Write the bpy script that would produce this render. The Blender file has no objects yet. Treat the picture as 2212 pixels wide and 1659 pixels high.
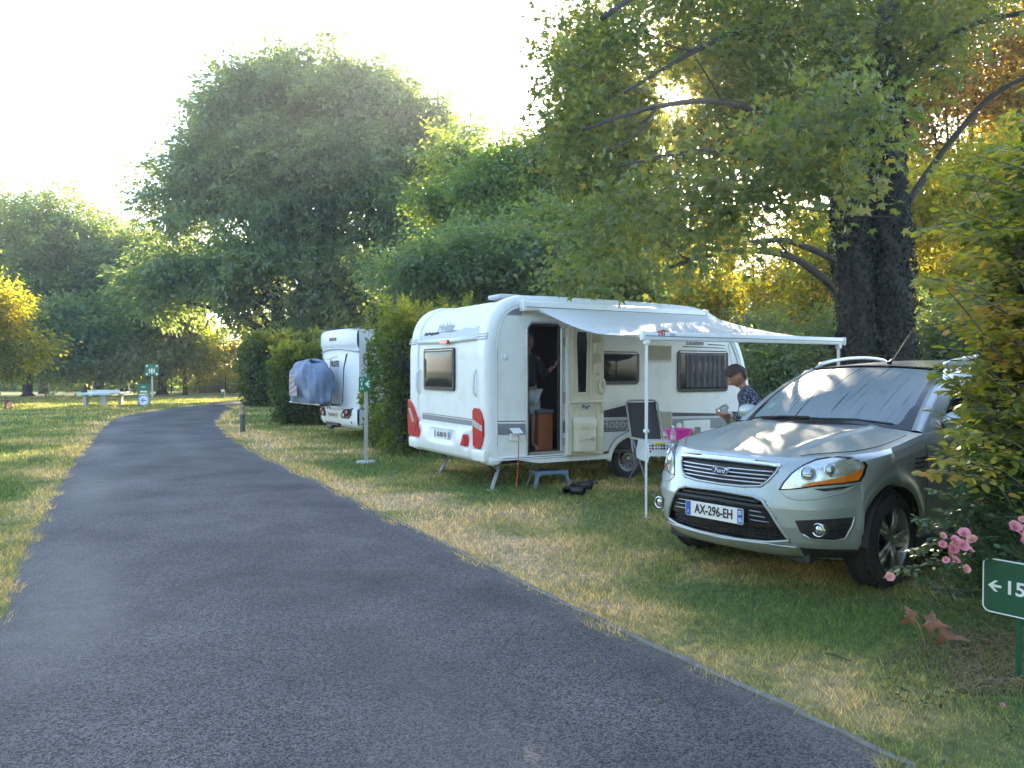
import bpy, bmesh, math, random
import numpy as np
from mathutils import Vector, Matrix, Euler
from mathutils.bvhtree import BVHTree

# ---------------------------------------------------------------- camera, sky, sun, exposure
sc = bpy.context.scene
C = sc.collection
CAM_H = 1.6
FPX = 1640.0            # focal length in pixels of a 2212 x 1659 view
PITCH = math.atan(29.5 / FPX)
cam_data = bpy.data.cameras.new('camera')
cam = bpy.data.objects.new('camera', cam_data)
C.objects.link(cam)
cam.location = (0, 0, CAM_H)
cam.rotation_euler = (math.radians(90) - PITCH, 0, 0)
cam_data.sensor_width = 36.0
cam_data.lens = FPX / 2212 * 36.0
cam_data.clip_end = 2000
sc.camera = cam
sc.render.resolution_x, sc.render.resolution_y = 1024, 768

SUN_AZ = math.radians(11.8)
SUN_EL = math.radians(19.6)
world = bpy.data.worlds.new('World')
sc.world = world
world.use_nodes = True
wn = world.node_tree
wn.nodes.clear()
sky = wn.nodes.new('ShaderNodeTexSky')
sky.sky_type = 'NISHITA'
sky.sun_disc = False
sky.sun_elevation = SUN_EL
sky.sun_rotation = SUN_AZ
sky.air_density = 1.0
sky.dust_density = 0.7
sky.ozone_density = 1.0
bg = wn.nodes.new('ShaderNodeBackground')
bg.inputs['Strength'].default_value = 0.15
wo = wn.nodes.new('ShaderNodeOutputWorld')
wn.links.new(sky.outputs[0], bg.inputs['Color'])
wn.links.new(bg.outputs[0], wo.inputs['Surface'])

sun_d = bpy.data.lights.new('sun', 'SUN')
sun_d.energy = 5.0
sun_d.angle = math.radians(0.55)
sun_d.color = (1.0, 0.83, 0.60)
sun = bpy.data.objects.new('sun', sun_d)
C.objects.link(sun)
SUN_DIR = Vector((math.sin(SUN_AZ) * math.cos(SUN_EL), math.cos(SUN_AZ) * math.cos(SUN_EL), math.sin(SUN_EL)))
sun.rotation_euler = SUN_DIR.to_track_quat('Z', 'Y').to_euler()
sun.location = (10, 40, 30)

sc.view_settings.view_transform = 'Standard'
sc.view_settings.look = 'None'
sc.view_settings.gamma = 1.0
sc.view_settings.use_curve_mapping = False
sc.view_settings.exposure = 2.6
sc.render.engine = 'CYCLES'
cy = sc.cycles
cy.use_denoising = True
cy.max_bounces = 7
cy.diffuse_bounces = 3
cy.glossy_bounces = 3
cy.transmission_bounces = 5
cy.transparent_max_bounces = 8
cy.sample_clamp_indirect = 6.0
cy.use_adaptive_sampling = True
cy.adaptive_threshold = 0.02

# ---------------------------------------------------------------- measuring helpers
_cp, _sp = math.cos(PITCH), math.sin(PITCH)

def ray(u, v):
    a = (u - 1106) / FPX
    b = (829.5 - v) / FPX
    return Vector((a, _cp + _sp * b, b * _cp - _sp))

def at(u, v, Y):
    d = ray(u, v)
    return Vector((0, 0, CAM_H)) + d * (Y / d.y)

def gnd(u, v, z=0.0):
    d = ray(u, v)
    return Vector((0, 0, CAM_H)) + d * ((z - CAM_H) / d.z)

def pxm(n, Y):
    return n * Y / FPX

# ---------------------------------------------------------------- materials
MATS = {}

def nodes_of(name):
    m = bpy.data.materials.new(name)
    m.use_nodes = True
    nt = m.node_tree
    p = nt.nodes['Principled BSDF']
    return m, nt, p

def mat(name, col, rough=0.5, metal=0.0, var=0.06, scale=8.0, bump=0.0, bscale=60.0, coat=0.0,
        trans=0.0, emit=None, spec=None, alpha=1.0, ior=1.45, dirt=0.0):
    m, nt, p = nodes_of(name)
    N, L = nt.nodes, nt.links
    tc = N.new('ShaderNodeTexCoord')
    if var > 0:
        nz = N.new('ShaderNodeTexNoise')
        nz.inputs['Scale'].default_value = scale
        nz.inputs['Detail'].default_value = 5
        L.new(tc.outputs['Object'], nz.inputs['Vector'])
        mx = N.new('ShaderNodeMix')
        mx.data_type = 'RGBA'
        mx.inputs['A'].default_value = (*[max(0, c * (1 - var * 2)) for c in col], 1)
        mx.inputs['B'].default_value = (*[min(1, c * (1 + var * 2)) for c in col], 1)
        L.new(nz.outputs['Fac'], mx.inputs['Factor'])
        out = mx.outputs['Result']
        if dirt > 0:
            n2 = N.new('ShaderNodeTexNoise')
            n2.inputs['Scale'].default_value = 2.3
            n2.inputs['Detail'].default_value = 8
            n2.inputs['Roughness'].default_value = 0.7
            L.new(tc.outputs['Object'], n2.inputs['Vector'])
            rp = N.new('ShaderNodeMapRange')
            rp.inputs['From Min'].default_value = 0.5
            rp.inputs['From Max'].default_value = 0.75
            rp.inputs['To Max'].default_value = dirt
            L.new(n2.outputs['Fac'], rp.inputs['Value'])
            m2 = N.new('ShaderNodeMix')
            m2.data_type = 'RGBA'
            m2.inputs['B'].default_value = (0.16, 0.14, 0.10, 1)
            L.new(rp.outputs['Result'], m2.inputs['Factor'])
            L.new(out, m2.inputs['A'])
            out = m2.outputs['Result']
        L.new(out, p.inputs['Base Color'])
        rr = N.new('ShaderNodeMapRange')
        rr.inputs['To Min'].default_value = max(0, rough * 0.85)
        rr.inputs['To Max'].default_value = min(1, rough * 1.15)
        L.new(nz.outputs['Fac'], rr.inputs['Value'])
        L.new(rr.outputs['Result'], p.inputs['Roughness'])
    else:
        p.inputs['Base Color'].default_value = (*col, 1)
        p.inputs['Roughness'].default_value = rough
    p.inputs['Metallic'].default_value = metal
    if coat:
        p.inputs['Coat Weight'].default_value = coat
        p.inputs['Coat Roughness'].default_value = 0.04
    if trans:
        p.inputs['Transmission Weight'].default_value = trans
        p.inputs['IOR'].default_value = ior
    if spec is not None:
        p.inputs['Specular IOR Level'].default_value = spec
    p.inputs['Alpha'].default_value = alpha
    if bump > 0:
        nb = N.new('ShaderNodeTexNoise')
        nb.inputs['Scale'].default_value = bscale
        nb.inputs['Detail'].default_value = 4
        L.new(tc.outputs['Object'], nb.inputs['Vector'])
        b = N.new('ShaderNodeBump')
        b.inputs['Strength'].default_value = bump
        b.inputs['Distance'].default_value = 0.01
        L.new(nb.outputs['Fac'], b.inputs['Height'])
        L.new(b.outputs['Normal'], p.inputs['Normal'])
    MATS[name] = m
    return m

def leaf_mat(name, stops, trans_gain=1.0, rough=0.45, tmix=0.45):
    """stops: list of colours along the per-leaf tint value (real leaf colours)."""
    m, nt, p = nodes_of(name)
    N, L = nt.nodes, nt.links
    at_ = N.new('ShaderNodeAttribute')
    at_.attribute_name = 'tint'
    cr = N.new('ShaderNodeValToRGB')
    el = cr.color_ramp.elements
    el[0].position, el[0].color = 0.0, (*stops[0], 1)
    el[1].position, el[1].color = 1.0, (*stops[-1], 1)
    for i in range(1, len(stops) - 1):
        e = el.new(i / (len(stops) - 1))
        e.color = (*stops[i], 1)
    L.new(at_.outputs['Fac'], cr.inputs['Fac'])
    L.new(cr.outputs['Color'], p.inputs['Base Color'])
    p.inputs['Roughness'].default_value = rough
    p.inputs['Specular IOR Level'].default_value = 0.35
    tr = N.new('ShaderNodeBsdfTranslucent')
    # light passing through a leaf is yellower than light bouncing off it
    mul = N.new('ShaderNodeMix')
    mul.data_type = 'RGBA'
    mul.blend_type = 'MULTIPLY'
    mul.inputs['Factor'].default_value = 1.0
    mul.inputs['B'].default_value = (3.4 * trans_gain, 3.0 * trans_gain, 1.0 * trans_gain, 1)
    L.new(cr.outputs['Color'], mul.inputs['A'])
    L.new(mul.outputs['Result'], tr.inputs['Color'])
    ms = N.new('ShaderNodeMixShader')
    ms.inputs['Fac'].default_value = tmix
    L.new(p.outputs[0], ms.inputs[1])
    L.new(tr.outputs[0], ms.inputs[2])
    L.new(ms.outputs[0], N['Material Output'].inputs['Surface'])
    MATS[name] = m
    return m

# ---------------------------------------------------------------- object helpers
def tag(o, label=None, cat=None, group=None, kind=None):
    if label: o['label'] = label
    if cat: o['category'] = cat
    if group: o['group'] = group
    if kind: o['kind'] = kind
    return o

def empty(name, loc=(0, 0, 0), rz=0.0, label=None, cat=None, group=None):
    o = bpy.data.objects.new(name, None)
    C.objects.link(o)
    o.location = loc
    o.rotation_euler = (0, 0, rz)
    o.empty_display_size = 0.2
    return tag(o, label, cat, group)

def link(name, me, m=None, parent=None, smooth=False):
    o = bpy.data.objects.new(name, me)
    C.objects.link(o)
    if m is not None and not me.materials:
        me.materials.append(m)
    if smooth:
        me.polygons.foreach_set('use_smooth', [True] * len(me.polygons))
    if parent is not None:
        o.parent = parent
    return o

def copy_tree(o, parent=None):
    c = o.copy()
    C.objects.link(c)
    c.parent = parent
    for ch in list(o.children):
        copy_tree(ch, c)
    return c

class MB:
    """collects shapes; build() links them as one mesh object"""
    def __init__(s):
        s.v, s.f = [], []

    def add(s, vs, fs):
        n = len(s.v)
        s.v += [tuple(x) for x in vs]
        s.f += [tuple(i + n for i in f) for f in fs]
        return s

    def box(s, c, d, rot=None, bev=0.0):
        bm = bmesh.new()
        bmesh.ops.create_cube(bm, size=1.0)
        for v in bm.verts:
            v.co = Vector((v.co.x * d[0], v.co.y * d[1], v.co.z * d[2]))
        if bev > 0:
            bmesh.ops.bevel(bm, geom=bm.edges[:], offset=bev, segments=2, profile=0.5, affect='EDGES')
        R = (rot if isinstance(rot, Matrix) else Euler(rot).to_matrix()) if rot is not None else Matrix.Identity(3)
        bm.verts.index_update()
        s.add([R @ v.co + Vector(c) for v in bm.verts], [[q.index for q in f.verts] for f in bm.faces])
        bm.free()
        return s

    def tube(s, pts, r, n=8, cap=True, flat=None):
        pts = [Vector(p) for p in pts]
        rs = r if isinstance(r, (list, tuple)) else [r] * len(pts)
        base = len(s.v)
        up = Vector((0, 0, 1))
        prev = None
        for i, p in enumerate(pts):
            t = (pts[min(i + 1, len(pts) - 1)] - pts[max(i - 1, 0)]).normalized()
            a = prev if prev is not None else (up if abs(t.z) < 0.95 else Vector((1, 0, 0)))
            x = (a - t * a.dot(t))
            if x.length < 1e-5:
                x = t.orthogonal()
            x.normalize()
            y = t.cross(x)
            prev = x
            for k in range(n):
                th = 2 * math.pi * k / n
                fx = 1.0 if flat is None else flat
                s.v.append(tuple(p + x * math.cos(th) * rs[i] + y * math.sin(th) * rs[i] * fx))
        for i in range(len(pts) - 1):
            for k in range(n):
                a0 = base + i * n + k
                a1 = base + i * n + (k + 1) % n
                s.f.append((a0, a1, a1 + n, a0 + n))
        if cap:
            s.f.append(tuple(base + k for k in range(n))[::-1])
            s.f.append(tuple(base + (len(pts) - 1) * n + k for k in range(n)))
        return s

    def lathe(s, prof, n=24, c=(0, 0, 0), R=None, cap=True):
        """prof: list of (r, z) round local Z"""
        R = R or Matrix.Identity(3)
        c = Vector(c)
        base = len(s.v)
        for r, z in prof:
            for k in range(n):
                th = 2 * math.pi * k / n
                s.v.append(tuple(R @ Vector((r * math.cos(th), r * math.sin(th), z)) + c))
        for i in range(len(prof) - 1):
            for k in range(n):
                a0, a1 = base + i * n + k, base + i * n + (k + 1) % n
                s.f.append((a0, a1, a1 + n, a0 + n))
        if cap and prof[0][0] > 1e-4:
            s.f.append(tuple(base + k for k in range(n))[::-1])
        if cap and prof[-1][0] > 1e-4:
            s.f.append(tuple(base + (len(prof) - 1) * n + k for k in range(n)))
        return s

    def prism(s, poly, axis_fn, d0, d1):
        """poly: 2D points; axis_fn(a, b, d) -> 3D"""
        n = len(poly)
        vs = [axis_fn(a, b, d0) for a, b in poly] + [axis_fn(a, b, d1) for a, b in poly]
        fs = [tuple(range(n))[::-1], tuple(range(n, 2 * n))]
        fs += [(i, (i + 1) % n, n + (i + 1) % n, n + i) for i in range(n)]
        return s.add(vs, fs)

    def grid(s, fn, nu, nv, closed_u=False):
        base = len(s.v)
        for j in range(nv + 1):
            for i in range(nu + (0 if closed_u else 1)):
                s.v.append(tuple(fn(i / nu, j / nv)))
        w = nu if closed_u else nu + 1
        for j in range(nv):
            for i in range(nu):
                a = base + j * w + i
                b = base + j * w + (i + 1) % w
                s.f.append((a, b, b + w, a + w))
        return s

    def mesh(s, name):
        me = bpy.data.meshes.new(name)
        me.from_pydata(s.v, [], s.f)
        me.update()
        return me

    def build(s, name, m, parent=None, smooth=False, autos=None, fixn=True):
        me = s.mesh(name)
        if fixn:
            bm = bmesh.new()
            bm.from_mesh(me)
            bmesh.ops.recalc_face_normals(bm, faces=bm.faces)
            bm.to_mesh(me)
            bm.free()
        o = link(name, me, m, parent, smooth)
        if autos is not None:
            me.polygons.foreach_set('use_smooth', [True] * len(me.polygons))
            me.set_sharp_from_angle(angle=math.radians(autos))
        return o

def rrect(w, h, r, n=5, cx=0.0, cy=0.0):
    pts = []
    for (sx, sy, a0) in ((1, 1, 0), (-1, 1, 90), (-1, -1, 180), (1, -1, 270)):
        for k in range(n + 1):
            a = math.radians(a0 + 90 * k / n)
            pts.append((cx + sx * (w / 2 - r) + r * math.cos(a), cy + sy * (h / 2 - r) + r * math.sin(a)))
    return pts

def text_mesh(name, body, size, m, parent, M4, ext=0.001, bold=0.0, sx=1.0, shear=0.0, align='CENTER'):
    cu = bpy.data.curves.new(name, 'FONT')
    cu.body = body
    cu.size = size
    cu.extrude = ext
    cu.offset = bold
    cu.shear = shear
    cu.align_x = align
    cu.align_y = 'CENTER'
    cu.resolution_u = 3
    to = bpy.data.objects.new(name + '_tmp', cu)
    C.objects.link(to)
    dg = bpy.context.evaluated_depsgraph_get()
    me = bpy.data.meshes.new_from_object(to.evaluated_get(dg))
    bpy.data.objects.remove(to)
    me.transform(Matrix.Diagonal((sx, 1, 1, 1)))
    me.transform(M4)
    me.name = name
    me.materials.clear()
    return link(name, me, m, parent)

def frame4(origin, xa, ya):
    xa = Vector(xa).normalized()
    ya = Vector(ya)
    ya = (ya - xa * ya.dot(xa)).normalized()
    za = xa.cross(ya)
    M4 = Matrix((xa, ya, za)).transposed().to_4x4()
    M4.translation = Vector(origin)
    return M4

def np_mesh(name, verts, faces_idx, nper, tint=None):
    """verts (N,3); faces_idx flat loop indices, nper verts per face (constant)"""
    me = bpy.data.meshes.new(name)
    nv = len(verts)
    nf = len(faces_idx) // nper
    me.vertices.add(nv)
    me.vertices.foreach_set('co', np.asarray(verts, dtype=np.float32).ravel())
    me.loops.add(len(faces_idx))
    me.loops.foreach_set('vertex_index', np.asarray(faces_idx, dtype=np.int32))
    me.polygons.add(nf)
    me.polygons.foreach_set('loop_start', np.arange(0, nf * nper, nper, dtype=np.int32))
    me.polygons.foreach_set('loop_total', np.full(nf, nper, dtype=np.int32))
    me.update(calc_edges=True)
    if tint is not None:
        a = me.attributes.new('tint', 'FLOAT', 'POINT')
        a.data.foreach_set('value', np.asarray(tint, dtype=np.float32))
    return me
# ---------------------------------------------------------------- ground, road
def smooth_poly(pts, n):
    P = [Vector(p) for p in pts]
    out = []
    L = [0]
    for i in range(1, len(P)):
        L.append(L[-1] + (P[i] - P[i - 1]).length ** 0.7)
    for k in range(n):
        t = L[-1] * k / (n - 1)
        i = 0
        while i < len(P) - 2 and L[i + 1] < t:
            i += 1
        f = (t - L[i]) / (L[i + 1] - L[i])
        p0, p1, p2, p3 = P[max(i - 1, 0)], P[i], P[i + 1], P[min(i + 2, len(P) - 1)]
        out.append(0.5 * ((2 * p1) + (p2 - p0) * f + (2 * p0 - 5 * p1 + 4 * p2 - p3) * f * f + (3 * p1 - p0 - 3 * p2 + p3) * f ** 3))
    return out

RIGHT_PX = [(2300, 1880), (1950, 1659), (1650, 1512), (1400, 1398), (1180, 1291), (960, 1180), (800, 1103), (700, 1050),
            (620, 1012), (560, 983), (510, 953), (482, 930), (470, 909), (476, 896), (500, 884), (555, 874)]
LEFT_PX = [(-1400, 2400), (-500, 1660), (-120, 1440), (0, 1335), (35, 1225), (62, 1175), (90, 1120), (112, 1075), (150, 1010), (178, 972),
           (202, 944), (220, 922), (243, 908), (285, 896), (335, 888), (430, 876), (555, 865)]
right_e = [gnd(*p) for p in RIGHT_PX]
left_e = [gnd(*p) for p in LEFT_PX]
right_e = [right_e[0] + Vector((3.4, -4.2, 0))] + right_e + [Vector((right_e[-1].x + 14, right_e[-1].y + 4, 0)), Vector((20, right_e[-1].y + 14, 0))]
left_e = [left_e[0] + Vector((1.0, -4.5, 0))] + left_e + [Vector((left_e[-1].x + 14, left_e[-1].y + 5, 0)), Vector((22, left_e[-1].y + 18, 0))]
NR = 260
RE = smooth_poly(right_e, NR)
LE = smooth_poly(left_e, NR)
RE_np = np.array([(p.x, p.y) for p in RE])
LE_np = np.array([(p.x, p.y) for p in LE])

def seg_dist(px, py, poly):
    """distance of points to a polyline and signed side"""
    best = np.full(px.shape, 1e9)
    side = np.zeros(px.shape)
    for i in range(0, len(poly) - 1):
        ax, ay = poly[i]
        bx, by = poly[i + 1]
        dx, dy = bx - ax, by - ay
        L2 = dx * dx + dy * dy + 1e-12
        t = np.clip(((px - ax) * dx + (py - ay) * dy) / L2, 0, 1)
        d = np.hypot(px - ax - t * dx, py - ay - t * dy)
        s = dx * (py - ay) - dy * (px - ax)
        k = d < best
        best = np.where(k, d, best)
        side = np.where(k, s, side)
    return best * np.sign(side)

# the lawn and ground share one position-driven colour: green turf with straw-coloured dry patches
def turf_colour(nt, dark=1.0):
    N, L = nt.nodes, nt.links
    geo = N.new('ShaderNodeNewGeometry')
    mp = N.new('ShaderNodeMapping')
    mp.inputs['Scale'].default_value = (1, 1, 0)
    L.new(geo.outputs['Position'], mp.inputs['Vector'])
    n1 = N.new('ShaderNodeTexNoise')
    n1.inputs['Scale'].default_value = 0.55
    n1.inputs['Detail'].default_value = 6
    n1.inputs['Roughness'].default_value = 0.62
    n1.inputs['Distortion'].default_value = 0.4
    L.new(mp.outputs[0], n1.inputs['Vector'])
    ad = N.new('ShaderNodeAttribute')
    ad.attribute_name = 'dry'
    ma = N.new('ShaderNodeMath')
    ma.operation = 'ADD'
    L.new(n1.outputs['Fac'], ma.inputs[0])
    L.new(ad.outputs['Fac'], ma.inputs[1])
    cr = N.new('ShaderNodeValToRGB')
    e = cr.color_ramp.elements
    e[0].position, e[0].color = 0.40, (0.11 * dark, 0.165 * dark, 0.045 * dark, 1)
    e[1].position, e[1].color = 0.76, (0.58 * dark, 0.43 * dark, 0.26 * dark, 1)
    x = e.new(0.54); x.color = (0.20 * dark, 0.22 * dark, 0.07 * dark, 1)
    x = e.new(0.64); x.color = (0.40 * dark, 0.33 * dark, 0.15 * dark, 1)
    L.new(ma.outputs[0], cr.inputs['Fac'])
    n2 = N.new('ShaderNodeTexNoise')
    n2.inputs['Scale'].default_value = 14
    n2.inputs['Detail'].default_value = 4
    L.new(mp.outputs[0], n2.inputs['Vector'])
    mx = N.new('ShaderNodeMix')
    mx.data_type = 'RGBA'
    mx.blend_type = 'MULTIPLY'
    mx.inputs['Factor'].default_value = 1
    c2 = N.new('ShaderNodeValToRGB')
    c2.color_ramp.elements[0].position = 0.3
    c2.color_ramp.elements[0].color = (0.6, 0.62, 0.6, 1)
    c2.color_ramp.elements[1].position = 0.7
    c2.color_ramp.elements[1].color = (1.25, 1.2, 1.2, 1)
    L.new(n2.outputs['Fac'], c2.inputs['Fac'])
    L.new(cr.outputs['Color'], mx.inputs['A'])
    L.new(c2.outputs['Color'], mx.inputs['B'])
    return mx.outputs['Result']

def dryness(x, y):
    """dry strip along the road edge and the worn bands of the verge (x, y numpy)"""
    dr = seg_dist(x, y, RE_np)
    dl = seg_dist(x, y, LE_np)
    right = -dr          # positive on the verge side
    d = np.full_like(x, .025)
    r = np.clip(1 - np.abs(right - 0.25) / 0.75, 0, 1)
    d += 0.17 * r
    # tan band between road and caravan
    band = np.exp(-((right - 1.05) / 0.8) ** 2) * (y > 5.6) * (y < 9.8)
    d += 0.14 * band
    band2 = np.exp(-((right - 0.9) / 0.9) ** 2) * (y > 14.5) * (y < 20)
    d += 0.14 * band2
    l = np.clip(1 - np.abs(dl - 0.15) / 0.45, 0, 1)
    d += 0.13 * l
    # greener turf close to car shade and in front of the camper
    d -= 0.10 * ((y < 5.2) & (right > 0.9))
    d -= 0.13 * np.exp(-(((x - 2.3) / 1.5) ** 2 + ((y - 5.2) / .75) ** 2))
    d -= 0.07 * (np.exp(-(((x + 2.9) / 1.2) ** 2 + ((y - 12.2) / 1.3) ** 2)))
    return d

mg, nt, p = nodes_of('turf_soil')
col = turf_colour(nt, 0.95)
nt.links.new(col, p.inputs['Base Color'])
p.inputs['Roughness'].default_value = 0.95
nb = nt.nodes.new('ShaderNodeTexNoise')
nb.inputs['Scale'].default_value = 30
nb.inputs['Detail'].default_value = 8
nb.inputs['Roughness'].default_value = 0.75
geo = nt.nodes.new('ShaderNodeNewGeometry')
nt.links.new(geo.outputs['Position'], nb.inputs['Vector'])
b = nt.nodes.new('ShaderNodeBump')
b.inputs['Strength'].default_value = 0.8
b.inputs['Distance'].default_value = 0.05
nt.links.new(nb.outputs['Fac'], b.inputs['Height'])
nt.links.new(b.outputs['Normal'], p.inputs['Normal'])

def ground_sheet():
    xs = np.concatenate([np.linspace(-600, -32, 12), np.arange(-30, 14, 0.3), np.linspace(15, 600, 12)])
    ys = np.concatenate([np.linspace(-300, -6, 10), np.arange(-5, 28, 0.3), np.arange(28.5, 70, 1.5), np.linspace(75, 900, 12)])
    X, Y = np.meshgrid(xs, ys)
    x, y = X.ravel(), Y.ravel()
    near = (np.abs(x + 8) < 23) & (y > -5.5) & (y < 60)
    z = np.zeros_like(x)
    dr = np.zeros_like(x); dr[near] = dryness(x[near], y[near])
    nx, ny = len(xs), len(ys)
    idx = np.arange(nx * ny).reshape(ny, nx)
    f = np.stack([idx[:-1, :-1], idx[:-1, 1:], idx[1:, 1:], idx[1:, :-1]], -1).reshape(-1)
    me = np_mesh('ground', np.stack([x, y, z], -1), f, 4)
    a = me.attributes.new('dry', 'FLOAT', 'POINT')
    a.data.foreach_set('value', dr.astype(np.float32))
    return tag(link('ground', me, mg), kind='structure')
ground_sheet()

# asphalt: coarse worn aggregate
ma_, nt, p = nodes_of('asphalt')
N, L = nt.nodes, nt.links
geo = N.new('ShaderNodeNewGeometry')
vo = N.new('ShaderNodeTexVoronoi')
vo.inputs['Scale'].default_value = 125
vo.inputs['Randomness'].default_value = 1.0
L.new(geo.outputs['Position'], vo.inputs['Vector'])
nz = N.new('ShaderNodeTexNoise'); nz.inputs['Scale'].default_value = 0.8; nz.inputs['Detail'].default_value = 7; nz.inputs['Roughness'].default_value = 0.6
L.new(geo.outputs['Position'], nz.inputs['Vector'])
nf = N.new('ShaderNodeTexNoise'); nf.inputs['Scale'].default_value = 120; nf.inputs['Detail'].default_value = 3
L.new(geo.outputs['Position'], nf.inputs['Vector'])
cr = N.new('ShaderNodeValToRGB')
e = cr.color_ramp.elements
e[0].position, e[0].color = 0.32, (0.060, 0.052, 0.054, 1)
e[1].position, e[1].color = 0.72, (0.172, 0.152, 0.152, 1)
L.new(nz.outputs['Fac'], cr.inputs['Fac'])
c3 = N.new('ShaderNodeValToRGB')
c3.color_ramp.elements[0].position = 0.1; c3.color_ramp.elements[0].color = (0.20, 0.20, 0.21, 1)
c3.color_ramp.elements[1].position = 0.95; c3.color_ramp.elements[1].color = (1.75, 1.72, 1.7, 1)
sc_ = N.new('ShaderNodeSeparateColor')
L.new(vo.outputs['Color'], sc_.inputs[0])
L.new(sc_.outputs[0], c3.inputs['Fac'])
mx = N.new('ShaderNodeMix'); mx.data_type = 'RGBA'; mx.blend_type = 'MULTIPLY'; mx.inputs['Factor'].default_value = 1
L.new(cr.outputs['Color'], mx.inputs['A']); L.new(c3.outputs['Color'], mx.inputs['B'])
# pale worn scuffs on the left wheel track and a sandy smear at the verge
ws = N.new('ShaderNodeAttribute'); ws.attribute_name = 'wear'
wm = N.new('ShaderNodeMix'); wm.data_type = 'RGBA'
wm.inputs['B'].default_value = (0.23, 0.205, 0.185, 1)
wmul = N.new('ShaderNodeMath'); wmul.operation = 'MULTIPLY'
wnz = N.new('ShaderNodeTexNoise'); wnz.inputs['Scale'].default_value = 5; wnz.inputs['Detail'].default_value = 8; wnz.inputs['Roughness'].default_value = 0.75
L.new(geo.outputs['Position'], wnz.inputs['Vector'])
L.new(ws.outputs['Fac'], wmul.inputs[0]); L.new(wnz.outputs['Fac'], wmul.inputs[1])
L.new(wmul.outputs[0], wm.inputs['Factor'])
L.new(mx.outputs['Result'], wm.inputs['A'])
L.new(wm.outputs['Result'], p.inputs['Base Color'])
p.inputs['Roughness'].default_value = 0.72
p.inputs['Specular IOR Level'].default_value = 0.45
inv = N.new('ShaderNodeMath'); inv.operation = 'SUBTRACT'; inv.inputs[0].default_value = 1.0
L.new(vo.outputs['Distance'], inv.inputs[1])
b = N.new('ShaderNodeBump'); b.inputs['Strength'].default_value = 1.0; b.inputs['Distance'].default_value = 0.012
L.new(inv.outputs[0], b.inputs['Height'])
b2 = N.new('ShaderNodeBump'); b2.inputs['Strength'].default_value = 0.6; b2.inputs['Distance'].default_value = 0.008
L.new(nf.outputs['Fac'], b2.inputs['Height']); L.new(b.outputs['Normal'], b2.inputs['Normal'])
L.new(b2.outputs['Normal'], p.inputs['Normal'])

def build_road():
    NX = 36
    V, W = [], []
    rnd = random.Random(4)
    jag = [math.sin(i * 1.7) * 0.03 + rnd.uniform(-0.05, 0.05) for i in range(NR)]
    streak0, streak1 = gnd(30, 1385), gnd(130, 1345)
    for j in range(NR):
        a, b_ = LE[j].copy(), RE[j].copy()
        dirv = (b_ - a).normalized()
        a += dirv * jag[j]
        for i in range(NX + 1):
            t = i / NX
            q = a.lerp(b_, t)
            V.append((q.x, q.y, 0.006 + 0.02 * math.sin(math.pi * t)))
            w = 1.5 * math.exp(-((t - 0.12) / 0.09) ** 2) * (0.5 + 0.5 * math.sin(q.y * 1.3 + 1)) * (q.y > 3.5)
            w += 0.6 * math.exp(-((t - 0.62) / 0.10) ** 2) * (0.5 + 0.5 * math.sin(q.y * 0.9 + q.x))
            w += 0.7 * math.exp(-((t - 1.0) / 0.035) ** 2)
            w += 0.55 * math.exp(-((t) / 0.03) ** 2)
            d = (Vector((q.x, q.y, 0)) - streak0)
            ax = (streak1 - streak0).normalized()
            al = d.dot(ax); pe = (d - ax * al).length
            w += 1.1 * math.exp(-(pe / 0.10) ** 2) * (1 if -0.1 < al < (streak1 - streak0).length + 0.2 else 0)
            W.append(min(1.2, w))
    idx = np.arange(NR * (NX + 1)).reshape(NR, NX + 1)
    f = np.stack([idx[:-1, :-1], idx[:-1, 1:], idx[1:, 1:], idx[1:, :-1]], -1).reshape(-1)
    me = np_mesh('road', np.array(V), f, 4)
    at_ = me.attributes.new('wear', 'FLOAT', 'POINT')
    at_.data.foreach_set('value', W)
    tag(link('road', me, ma_, smooth=True), kind='structure')
build_road()

m_kerb = mat('kerb_concrete', (0.17, 0.155, 0.14), 0.9, var=0.32, scale=12, bump=0.6, bscale=90)
def build_kerb():
    mb = MB()
    rnd = random.Random(9)
    pts = [p for p in RE]
    def off(i):
        t = (pts[min(i + 1, NR - 1)] - pts[max(i - 1, 0)]).normalized()
        return Vector((t.y, -t.x, 0))
    sec = []
    for i in range(NR):
        n = off(i)
        w = 0.045 + rnd.uniform(-0.012, 0.012)
        h = 0.018 + rnd.uniform(-0.006, 0.004)
        sec.append((pts[i] + n * 0.0, pts[i] + n * w, h))
    vs, fs = [], []
    for i, (a, b_, h) in enumerate(sec):
        vs += [(a.x, a.y, 0.001), (a.x, a.y, h), (b_.x, b_.y, h), (b_.x, b_.y, 0.001)]
    for i in range(NR - 1):
        for k in range(3):
            q = i * 4 + k
            fs.append((q, q + 1, q + 5, q + 4))
    mb.add(vs, fs)
    tag(mb.build('kerb', m_kerb, smooth=False), kind='structure')
build_kerb()

# ---------------------------------------------------------------- grass blades (nobody could count them)
mgr, nt, p = nodes_of('grass_blade')
colr = turf_colour(nt, 1.45)
N, L = nt.nodes, nt.links
tn = N.new('ShaderNodeAttribute'); tn.attribute_name = 'tint'
mx = N.new('ShaderNodeMix'); mx.data_type = 'RGBA'; mx.blend_type = 'MULTIPLY'; mx.inputs['Factor'].default_value = 1
cr = N.new('ShaderNodeValToRGB')
cr.color_ramp.elements[0].color = (0.45, 0.52, 0.5, 1)
cr.color_ramp.elements[1].color = (2.0, 1.7, 1.5, 1)
L.new(tn.outputs['Fac'], cr.inputs['Fac'])
L.new(colr, mx.inputs['A']); L.new(cr.outputs['Color'], mx.inputs['B'])
L.new(mx.outputs['Result'], p.inputs['Base Color'])
p.inputs['Roughness'].default_value = 0.6
p.inputs['Specular IOR Level'].default_value = 0.3
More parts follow.
